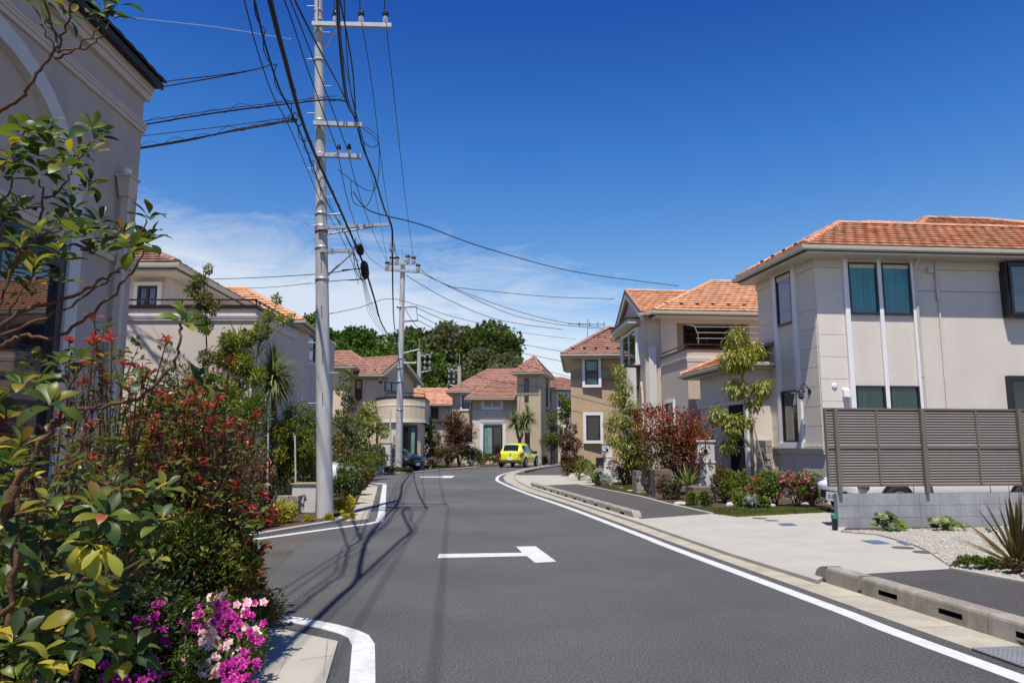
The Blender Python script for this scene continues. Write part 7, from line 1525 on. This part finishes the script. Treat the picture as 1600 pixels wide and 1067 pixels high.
# photinia: twigs with red whorls over olive leaves
def photinia(label, base, tips, nstem, redn, ol, L=.065, Wd=.022, tipm='redtip', under='olive', n_under=26):
    base = Vector(base); t = plant('photinia', label, 'shrub', base, 'red tipped shrubs in the near bed'); b = MB(); P = []; A = []; U = []; P2 = []; A2 = []
    hubs = [base + Vector((random.uniform(-.15, .15), random.uniform(-.15, .15), random.uniform(.3, .7))) for _ in range(nstem)]
    for h in hubs: branch(b, base, h, .016, .011)
    for q in tips:
        q = Vector(q); h = min(hubs, key=lambda x: (x.xy - q.xy).length); mid_ = h.lerp(q, .5) + Vector((random.gauss(0, .05), random.gauss(0, .05), -.03)); pts = smooth([h, mid_, q], 5); b.tube(pts, [.009 - .0055 * k / 10 for k in range(len(pts))], 4, cap=False)
        for k in range(redn): w = random.uniform(0, 2 * pi); el = random.uniform(.0, 1.1); P.append(q + Vector((0, 0, random.uniform(-.03, .015)))); A.append((cos(w) * cos(el), sin(w) * cos(el), sin(el)))
        for k in range(n_under):
            f = random.uniform(.25, 1.0); pp = pts[int(f * (len(pts) - 1))] + Vector([random.gauss(0, .035) for _ in range(3)]); w = random.uniform(0, 2 * pi); P2.append(pp); A2.append((cos(w), sin(w), random.uniform(-.5, .8)))
        for k in range(2):
            e = q + Vector((random.gauss(0, .08), random.gauss(0, .08), random.uniform(-.15, -.02))); b.tube([pts[7], e], [.004, .002], 4, cap=False)
            for _ in range(7): w = random.uniform(0, 2 * pi); P2.append(e + Vector([random.gauss(0, .02) for _ in range(3)])); A2.append((cos(w), sin(w), random.uniform(-.2, .9)))
    b.build('stem', M['barkr'], t); n = len(P); U = np.tile([0, 0, 1.], (n, 1)) + RNG.normal(size=(n, 3)) * .3
    if n: leaf_mesh('red_whorls', P, np.array(A), U, L * RNG.uniform(.7, 1.2, n), Wd * RNG.uniform(.8, 1.2, n), T_L, tipm, t)
    n = len(P2); leaf_mesh('foliage', P2, np.array(A2), np.tile([0, 0, 1.], (n, 1)) + RNG.normal(size=(n, 3)) * .4, L * .82 * RNG.uniform(.6, 1.25, n), Wd * 1.15 * RNG.uniform(.8, 1.2, n), T_L, under, t)
    return t
def tipset(lst, Y, dy=.35, jit=8, rep=1):
    out = []
    for px, py in lst:
        for _ in range(rep): out.append(D(px + random.gauss(0, jit), py + random.gauss(0, jit), Y + random.uniform(-dy, dy)))
    return out
t1_ = tipset([(random.uniform(95, 260), random.uniform(520, 760)) for _ in range(14)] + [(155, 505), (175, 525), (150, 540), (115, 535), (105, 560), (190, 570), (215, 575), (225, 595), (240, 580), (110, 620), (130, 600), (195, 610), (160, 600), (140, 570), (205, 640), (100, 650)], 4.2, .25, 5)
photinia('tall thin photinia with small red leaf tips before the shaded wall', Vector((D(165, 900, 4.3).x, 4.3, .1)), t1_, 3, 11, 18, .065, .02)
t2s = tipset([(random.uniform(190, 390), random.uniform(560, 900)) for _ in range(20)] + [(250, 620), (265, 640), (290, 600), (230, 650), (275, 670), (300, 660), (310, 690), (250, 700), (280, 720), (225, 710), (320, 640), (330, 610), (345, 585), (330, 665), (300, 740), (262, 760), (330, 740), (205, 690), (215, 740), (240, 780), (280, 790), (310, 780)], 5.2, .5, 9, 2)
photinia('broad photinia with crimson tips in the middle of the near bed', Vector((D(275, 900, 5.2).x, 5.2, .1)), t2s, 7, 10, 20, .072, .022)
t3s = tipset([(345, 690), (365, 660), (385, 700), (360, 740), (340, 720), (395, 650), (375, 770), (350, 800), (390, 800), (330, 820), (365, 830), (310, 830), (340, 780), (400, 760)], 5.9, .45, 8, 2)
photinia('red tipped photinia reaching towards the side street', Vector((D(350, 900, 5.7).x, 5.75, .1)), t3s, 5, 11, 20, .075, .024)
t4s = tipset([(random.uniform(230, 400), random.uniform(800, 930)) for _ in range(16)] + [(385, 850), (395, 880), (375, 870), (400, 900), (360, 890), (340, 860), (395, 920), (405, 870)], 5.1, .2, 5)
photinia('photinia twigs with dark crimson leaves leaning over the road line', Vector((D(360, 950, 5.1).x, 5.05, .1)), t4s, 3, 14, 12, .10, .032)
t5s = tipset([(random.uniform(20, 260), random.uniform(680, 960)) for _ in range(14)] + [(120, 700), (95, 730), (60, 700), (30, 690), (150, 720), (80, 680), (170, 700), (190, 760), (150, 690), (40, 720), (20, 700)], 3.6, .35, 9, 1)
photinia('bronze leaved shrub with pinkish flower buds low before the arched window', Vector((D(100, 950, 3.6).x, 3.6, .1)), t5s, 4, 5, 26, .06, .024, 'maroon', 'olive')
# feathery green filler (fine leaved shrubs)
for (px0, py0, Yq, rx, h, n, m, ex, lab) in ((320, 880, 4.9, .36, .85, 2400, 'bright', 'mid', 'fine leaved olive green shrub among the photinias'), (255, 880, 4.7, .42, 1.1, 2600, 'bright', 'olive', 'fine leaved olive shrub in the middle of the near bed'), (200, 860, 5.4, .45, 1.6, 3200, 'mid', 'olive', 'taller green shrub close to the shaded wall'), (285, 830, 5.8, .5, 1.4, 2400, 'olive', 'bright', 'olive shrub behind the crimson tipped photinia'), (130, 960, 4.0, .6, .95, 5200, 'darkg', 'olive', 'dark shrub mass under the bronze leaved shrub'), (290, 930, 4.9, .4, .78, 4200, 'maroon', 'olive', 'dark red leaved low shrub above the azaleas'), (30, 960, 3.8, .6, 1.0, 4200, 'darkg', 'mid', 'dark shrub mass at the left edge below the arched window'), (355, 860, 5.6, .32, .75, 2200, 'mid', 'olive', 'small green shrub at the side street corner')):
    q = D(px0, py0, Yq); q.z = .08; bush(lab, q, rx, rx * .8, h, n, .045, .015, m, lobes=20, z0=.05, ragged=.5, extra=(ex, n // 4, .2), shell=.15)
# broad leaved shrub close to the camera
BL = thing('broad_leaved_shrub', 'large glossy broad leaved shrub with reddish stalks filling the left edge close to the camera', 'shrub', (-1.9, 2.3, .1))
def bigleaf_mesh(k, droop):
    me = MB(); R_ = random.Random(k); ws = [.04, .20, .37, .49, .5, .35, .0]; z = 0; x = 0; el = .15; pts = []
    for i, w in enumerate(ws):
        pts.append((x, z)); el -= droop / 6; x += cos(el) / 6; z += sin(el) / 6
    vs = []; tw = R_.uniform(-.2, .2)
    for i, (w, (x_, z_)) in enumerate(zip(ws, pts)): e = w * .45; vs += [(x_, -e, z_ + e * .30 + tw * e * i / 6), (x_, 0, z_), (x_, e, z_ + e * .30 - tw * e * i / 6)]
    return vs, [(3 * i, 3 * i + 1, 3 * i + 4, 3 * i + 3) for i in range(6)] + [(3 * i + 1, 3 * i + 2, 3 * i + 5, 3 * i + 4) for i in range(6)]
BM = {}
for mn in ('big', 'bud', 'yel'):
    BM[mn] = []
    for k in range(4):
        vs, fs = bigleaf_mesh(k, (.5, .9, 1.4, .2)[k]); me = bpy.data.meshes.new('leaf'); me.from_pydata(vs, [], fs); me.polygons.foreach_set('use_smooth', [True] * len(fs)); me.materials.append(LM[mn]); BM[mn].append(me)
LEAFS = []
def whorl(c, L, n=9, up=Vector((0, 0, 1)), bud=.35, yel=.04, droopy=0):
    L *= .80; up = Vector(up).normalized(); a0 = random.uniform(0, 6.28); s1 = up.orthogonal().normalized(); s2 = up.cross(s1)
    for k in range(n):
        w = a0 + k * 2.399; ring = k / n; el = .15 + ring * .9 - droopy; d = (s1 * cos(w) + s2 * sin(w)) * cos(el) + up * sin(el); l = L * (1.08 - .45 * ring) * random.uniform(.85, 1.12)
        mn = 'bud' if (ring > .8 and random.random() < bud * 1.4) else ('yel' if random.random() < yel else 'big'); LEAFS.append((Vector(c) + up * (ring * .02) + d * L * .10, d, up, l, mn, random.randrange(4)))
def twig(pts, Y, r0, r1, b):
    P = [D(p[0], p[1], p[2] if len(p) > 2 else Y) for p in pts]; S = smooth(P, 5); S = [q + Vector((random.gauss(0, .004), random.gauss(0, .004), random.gauss(0, .004))) for q in S]; r0 *= .66; r1 *= .62; b.tube(S, [r0 + (r1 - r0) * k / (len(S) - 1) for k in range(len(S))], 6)
    return P
b = MB(); Y1 = 2.35
root = Vector((-2.3, 2.5, .1)); fork = D(-40, 560, 2.4)
b.tube(smooth([root, root.lerp(fork, .5) + Vector((.05, 0, 0)), fork], 5), [.024 - .008 * k / 10 for k in range(11)], 7)
for pts, r0, r1 in (([(-40, 560), (0, 512), (55, 480), (105, 468), (150, 440), (185, 425)], .014, .006), ([(-40, 560), (0, 525), (60, 500), (110, 478), (172, 437)], .010, .005), ([(-40, 560), (5, 540), (35, 524), (85, 527), (130, 500), (170, 465), (205, 425), (228, 385)], .012, .005),
    ([(-40, 190), (0, 170), (40, 150), (62, 110), (90, 76)], .011, .008), ([(90, 76), (100, 50), (110, 10), (115, -20)], .006, .004), ([(90, 76), (80, 40), (70, 0), (68, -20)], .006, .004), ([(90, 82), (125, 72), (150, 45), (160, 25)], .006, .004), ([(85, 90), (130, 78), (155, 58), (170, 35)], .006, .004), ([(85, 80), (72, 50), (66, 40)], .004, .003),
    ([(-40, 560), (0, 470), (30, 400), (60, 350), (68, 312), (62, 280)], .010, .005), ([(68, 312), (90, 300), (108, 275), (112, 255)], .006, .004), ([(112, 262), (130, 240), (146, 222)], .005, .004), ([(30, 400), (60, 372), (98, 355)], .006, .004), ([(0, 512), (30, 460), (55, 430), (95, 415)], .006, .004), ([(-20, 330), (15, 300), (22, 265)], .006, .004),
    ([(185, 425), (205, 400), (215, 372), (232, 345)], .005, .004)): twig(pts, Y1, r0, r1, b)
# lower branch system
root2 = Vector((-1.75, 2.0, .1)); f2 = D(25, 760, 2.05)
b.tube(smooth([root2, root2.lerp(f2, .5) + Vector((.04, 0, 0)), f2], 5), [.022 - .006 * k / 10 for k in range(11)], 7)
for pts, r0, r1 in (([(25, 760), (60, 700), (82, 662)], .015, .011), ([(82, 662), (120, 640), (160, 632), (215, 622), (255, 590), (275, 560), (283, 520), (280, 505)], .009, .005), ([(75, 675), (120, 650), (165, 630)], .007, .005), ([(85, 660), (100, 620), (118, 590), (122, 570)], .008, .005), ([(215, 622), (245, 610), (275, 610), (300, 600)], .005, .004),
    ([(0, 810), (60, 795), (100, 790), (140, 800)], .008, .005), ([(0, 960), (70, 925), (130, 905), (220, 880)], .010, .006), ([(25, 760), (30, 820), (20, 900), (10, 1000)], .012, .012), ([(-10, 1010), (60, 1000), (90, 990)], .009, .006)): twig(pts, 2.05, r0, r1, b)
b.build('branch', M['barkr'], BL)
UPT = Vector((.15, -.25, 1))
for px, py in ((66, 38), (98, 28), (112, -8), (70, 0), (160, 22), (172, 34), (150, 0), (185, 10), (62, 274), (22, 258), (112, 250), (146, 215), (98, 268), (50, 245), (5, 280), (98, 350), (60, 372), (130, 372), (95, 412), (30, 390), (40, 330), (15, 420), (172, 385), (232, 343), (238, 375), (228, 385), (205, 395), (62, 212), (80, 218), (190, 372), (155, 352), (110, 335), (148, 400), (0, 350), (0, 380), (10, 440)):
    whorl(D(px, py, Y1 + random.uniform(-.15, .2)), .098, random.choice((7, 8, 9)), UPT + Vector((random.gauss(0, .3), random.gauss(0, .3), 0)), bud=.25)
for px, py, L in ((281, 503, .10), (296, 512, .09), (305, 598, .085), (318, 605, .085), (122, 568, .09), (60, 600, .10), (35, 610, .10), (80, 630, .09), (-5, 630, .1), (215, 600, .07), (180, 600, .07)): whorl(D(px, py, 2.1 + random.uniform(-.1, .2)), L, 8, UPT + Vector((random.gauss(0, .3), random.gauss(0, .3), 0)), bud=.2)
for px, py, L in ((12, 735, .12), (25, 760, .12), (75, 790, .11), (90, 812, .12), (145, 800, .125), (150, 850, .125), (180, 765, .10), (230, 780, .115), (255, 770, .10), (195, 800, .11), (120, 765, .10), (165, 815, .12), (60, 850, .12), (20, 850, .13), (100, 880, .12), (130, 905, .11), (220, 850, .10), (190, 915, .11), (60, 940, .12), (10, 930, .13), (95, 980, .12), (130, 1010, .12), (60, 1030, .13), (20, 1010, .13), (150, 960, .11), (110, 1050, .12), (30, 1070, .12), (240, 880, .09), (210, 830, .10), (0, 800, .12), (250, 820, .09), (170, 1000, .10)):
    whorl(D(px, py, 1.95 + random.uniform(-.1, .5)), L * .86, random.choice((8, 9, 10)), UPT + Vector((random.gauss(0, .25), random.gauss(0, .25), 0)), bud=.7, yel=.10)
for k in range(18):
    px = random.uniform(-10, 235); py = random.uniform(735, 1065) if k % 3 else random.uniform(560, 740); whorl(D(px * (1 if py > 735 else .5), py, random.uniform(1.9, 2.9)), random.uniform(.09, .12), random.choice((7, 8, 9)), UPT + Vector((random.gauss(0, .3), random.gauss(0, .3), 0)), bud=.6, yel=.08)
for k in range(30):
    px = random.uniform(-10, 150); py = random.uniform(200, 470); whorl(D(px, py, random.uniform(2.2, 2.9)), random.uniform(.08, .11), random.choice((6, 7, 8)), UPT + Vector((random.gauss(0, .3), random.gauss(0, .3), 0)), bud=.3)
for px, py in ((145, 880), (165, 885), (125, 875)): whorl(D(px, py - 22, 1.8), .105, 5, Vector((0, -.4, 1)), yel=1.0, bud=0, droopy=1.2)
LEAFS.sort(key=lambda q: (q[0] - Vector((0, 0, H))).length / q[3]); st_P = {}
for i, (c, d, up, l, mn, k) in enumerate(LEAFS):
    s_ = up.cross(d).normalized(); u = d.cross(s_)
    if i < 300:
        o = bpy.data.objects.new('leaf', BM[mn][k]); COL.objects.link(o); o.parent = BL; mt = Matrix((d * l, s_ * l, u * l)).transposed().to_4x4(); mt.translation = c - ORG[BL.name]; o.matrix_local = mt
    else: st_P.setdefault(mn, []).append((c, d, up, l, k))
for mn, lst in st_P.items():
    b = MB()
    for c, d, up, l, k in lst:
        s_ = up.cross(d).normalized(); u = d.cross(s_); me = BM[mn][k]; b.add([c + d * (v.co.x * l) + s_ * (v.co.y * l) + u * (v.co.z * l) for v in me.vertices], [tuple(p.vertices) for p in me.polygons], True)
    b.build('leaves', LM[mn], BL, kind='stuff')
